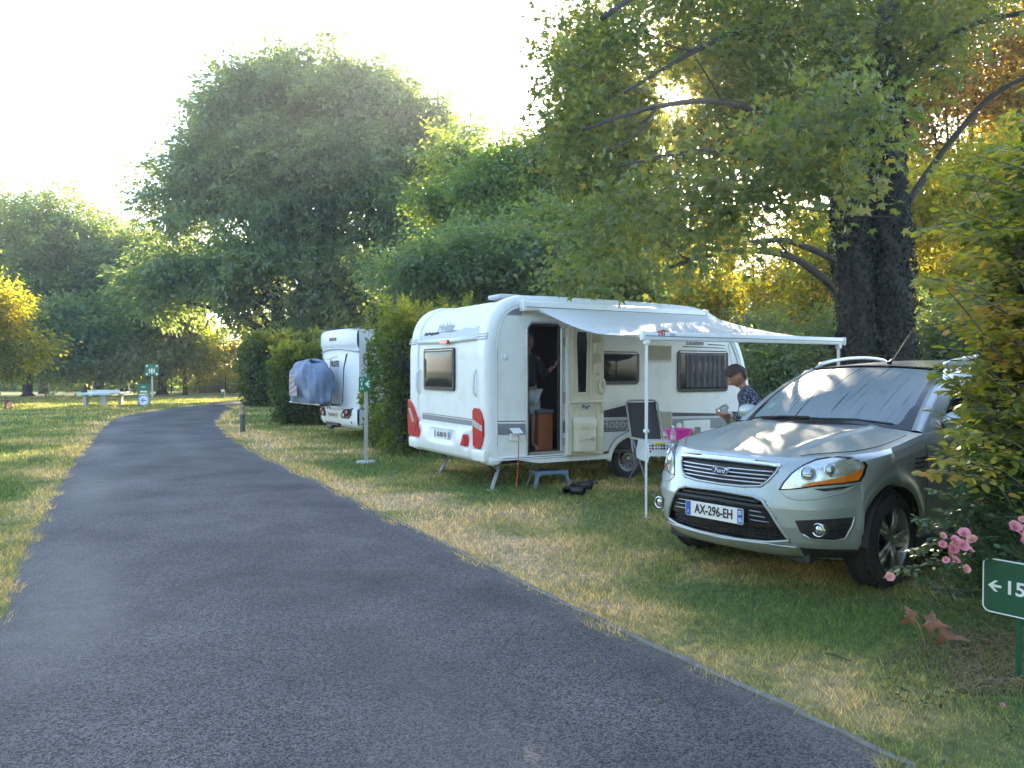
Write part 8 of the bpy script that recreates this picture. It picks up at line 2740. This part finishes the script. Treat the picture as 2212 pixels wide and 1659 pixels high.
# picnic bench at the left edge
q = gnd(0, 886)
m_bench = mat('bench_wood', (0.16, 0.075, 0.055), .8, var=.25, scale=6, bump=.5)
PB = empty('picnic_bench', (q.x - .35, q.y, 0), math.radians(5), 'reddish brown wooden bench cut by the left edge of the view', 'bench')
for k in range(3):
    MB().box((0, .12 * k, .40), (1.6, .10, .045), bev=.006).build('seat_plank', m_bench, PB)
for s in (1, -1):
    MB().box((s * .58, .12, .19), (.09, .32, .38)).build('leg', m_bench, PB)
    MB().box((s * .58, .12, .10), (.12, .5, .06)).build('foot', m_bench, PB)
# tall wire fence
q0 = gnd(487, 851); 
WF = empty('wire_fence', (q0.x, q0.y, 0), 0, 'tall thin wire fence with dark posts at the far end of the field', 'fence')
for dx, dy in ((-4.2, 1.2), (0, 0), (4.5, .8), (-2.0, .5)):
    h = 1.75 if dx == 0 else 1.5
    MB().tube([(dx, dy, 0), (dx, dy, h)], .035, n=6).build('post', m_chassis, WF)
for z in (1.65, 1.15, .65):
    MB().tube([(-4.2, 1.2, z * .88), (-2, .5, z * .88), (0, 0, z), (4.5, .8, z)], .012, n=4).build('wire', m_galv, WF)

# ---------------------------------------------------------------- fallen leaves and twigs
m_dead = mat('dead_leaf_red', (0.26, 0.12, 0.08), .6, var=.35, scale=12, bump=.6, bscale=60)
q = gnd(2004, 1420)
DL = empty('dead_maple_leaves', (q.x, q.y, 0), 0, 'curled reddish brown dead maple leaves on an upright stem in the grass', 'dead leaves')
def crumpled(c, s, ax, nrm, seed):
    rn = random.Random(seed)
    a = Vector(ax).normalized(); n_ = Vector(nrm); n_ = (n_ - a * n_.dot(a)).normalized(); sd = n_.cross(a)
    O_ = [Vector((x_ - .35, y_)) for x_, y_, z_ in LEAF_MAPLE]
    O_ = O_ + [O_[0]]
    def fn(u, v):
        t = (u % 1) * (len(O_) - 1)
        i = min(int(t), len(O_) - 2)
        p_ = O_[i].lerp(O_[i + 1], t - i)
        p_ = p_ * v * (1 + .10 * math.sin(u * 150) * (v > .8)) * s * 1.7
        x, y = p_.x, p_.y
        r = math.hypot(x, y)
        z = .30 * r * math.sin(math.atan2(y, x) * 2.5 + seed) * v + .10 * s * math.sin(x / s * 4 + seed) * v - 1.5 * y * y / s + .9 * x * x / s * (.5 if seed % 2 else -.8)
        return tuple(Vector(c) + a * (x + s * .5) + sd * y + n_ * z)
    return MB().grid(fn, 60, 8, closed_u=True)
def dlp(u, v, dy=0): return at(u, v, 4.2 + dy) - Vector((q.x, q.y, 0))
crumpled(dlp(1988, 1340), .105, dlp(1950, 1318) - dlp(1988, 1340), (.2, -1, .5), 1).build('leaf', m_dead, DL, smooth=True, fixn=False)
crumpled(dlp(1990, 1338), .10, dlp(2030, 1350) - dlp(1990, 1338), (-.1, -1, .4), 5).build('leaf', m_dead, DL, smooth=True, fixn=False)
crumpled(dlp(2012, 1360), .11, dlp(2050, 1372) - dlp(2010, 1360), (.1, -1, .2), 9).build('leaf', m_dead, DL, smooth=True, fixn=False)
MB().tube([dlp(1975, 1332), dlp(1987, 1355), dlp(1996, 1382), (0.0, 0, 0)], .0045, n=6).build('stem', m_straw, DL, smooth=True)
q = gnd(1805, 1425)
tag(MB().tube([gnd(1782, 1419) + Vector((0, 0, .02)), gnd(1805, 1425) + Vector((0, 0, .028)), gnd(1838, 1436) + Vector((0, 0, .02))], [.006, .007, .004], n=6).build('twig', mat('mossy_twig', (0.07, 0.08, 0.04), .9, var=.3), smooth=True), 'short mossy twig lying in the grass before the car', 'twig')
q = gnd(2165, 1538)
o = bpy.data.objects.new('rose_petal', blm[0]); C.objects.link(o); o.scale = (.015, .012, .016); o.rotation_euler = (1.1, .3, 0)
o.location = (q.x, q.y, .035)
tag(o, 'single fallen pink rose petal in the grass at the lower right', 'petal')
rn = random.Random(33)
lfm = [crumpled((0, 0, 0), 1.0, (1, 0, 0), (0, 0, 1), k).mesh('fallen_leaf') for k in range(4)]
m_fl = mat('fallen_leaf', (0.36, 0.24, 0.11), .8, var=.4, scale=5)
for me_ in lfm: me_.materials.append(m_fl)
for i in range(60):
    u, v = rn.uniform(60, 2100), 870 + 700 * rn.random() ** 1.5
    g_ = gnd(u, v)
    if g_.y > 16: continue
    dr = float(seg_dist(np.array([g_.x]), np.array([g_.y]), RE_np)[0]); dl = float(seg_dist(np.array([g_.x]), np.array([g_.y]), LE_np)[0])
    road = dr > 0 and dl < 0
    if road and rn.random() < .75: continue
    o = bpy.data.objects.new('fallen_leaf', lfm[i % 4]); C.objects.link(o)
    s = rn.uniform(.012, .026)
    o.scale = (s, s, s); o.location = (g_.x, g_.y, .02 if road else .045); o.rotation_euler = (rn.uniform(-.4, .4), rn.uniform(-.4, .4), rn.uniform(0, 6))
    tag(o, 'small dry tan leaf on the asphalt' if road else 'small dry tan leaf lying in the short grass', 'fallen leaf', 'dry leaves on the road' if road else 'dry leaves scattered over the grass')
# ---------------------------------------------------------------- haze volume added to give the trees a pale bluish veil
mh = bpy.data.materials.new('added_haze')
mh.use_nodes = True
nt = mh.node_tree
nt.nodes.clear()
vol = nt.nodes.new('ShaderNodeVolumePrincipled')
vol.inputs['Color'].default_value = (0.86, 0.92, 1.0, 1)
vol.inputs['Density'].default_value = 0.0012
vol.inputs['Anisotropy'].default_value = 0.45
mo_ = nt.nodes.new('ShaderNodeOutputMaterial')
nt.links.new(vol.outputs[0], mo_.inputs['Volume'])
hz = MB().box((0, 300, 14.5), (1240, 1240, 31)).build('haze', mh)
tag(hz, kind='stuff')
bpy.context.view_layer.update()
print('objects', len(bpy.data.objects), 'tris', sum(sum(max(0, len(p_.vertices) - 2) for p_ in ()) for m_ in ()), 'leaf verts', sum(len(o.data.vertices) for o in bpy.data.objects if o.type == 'MESH'))
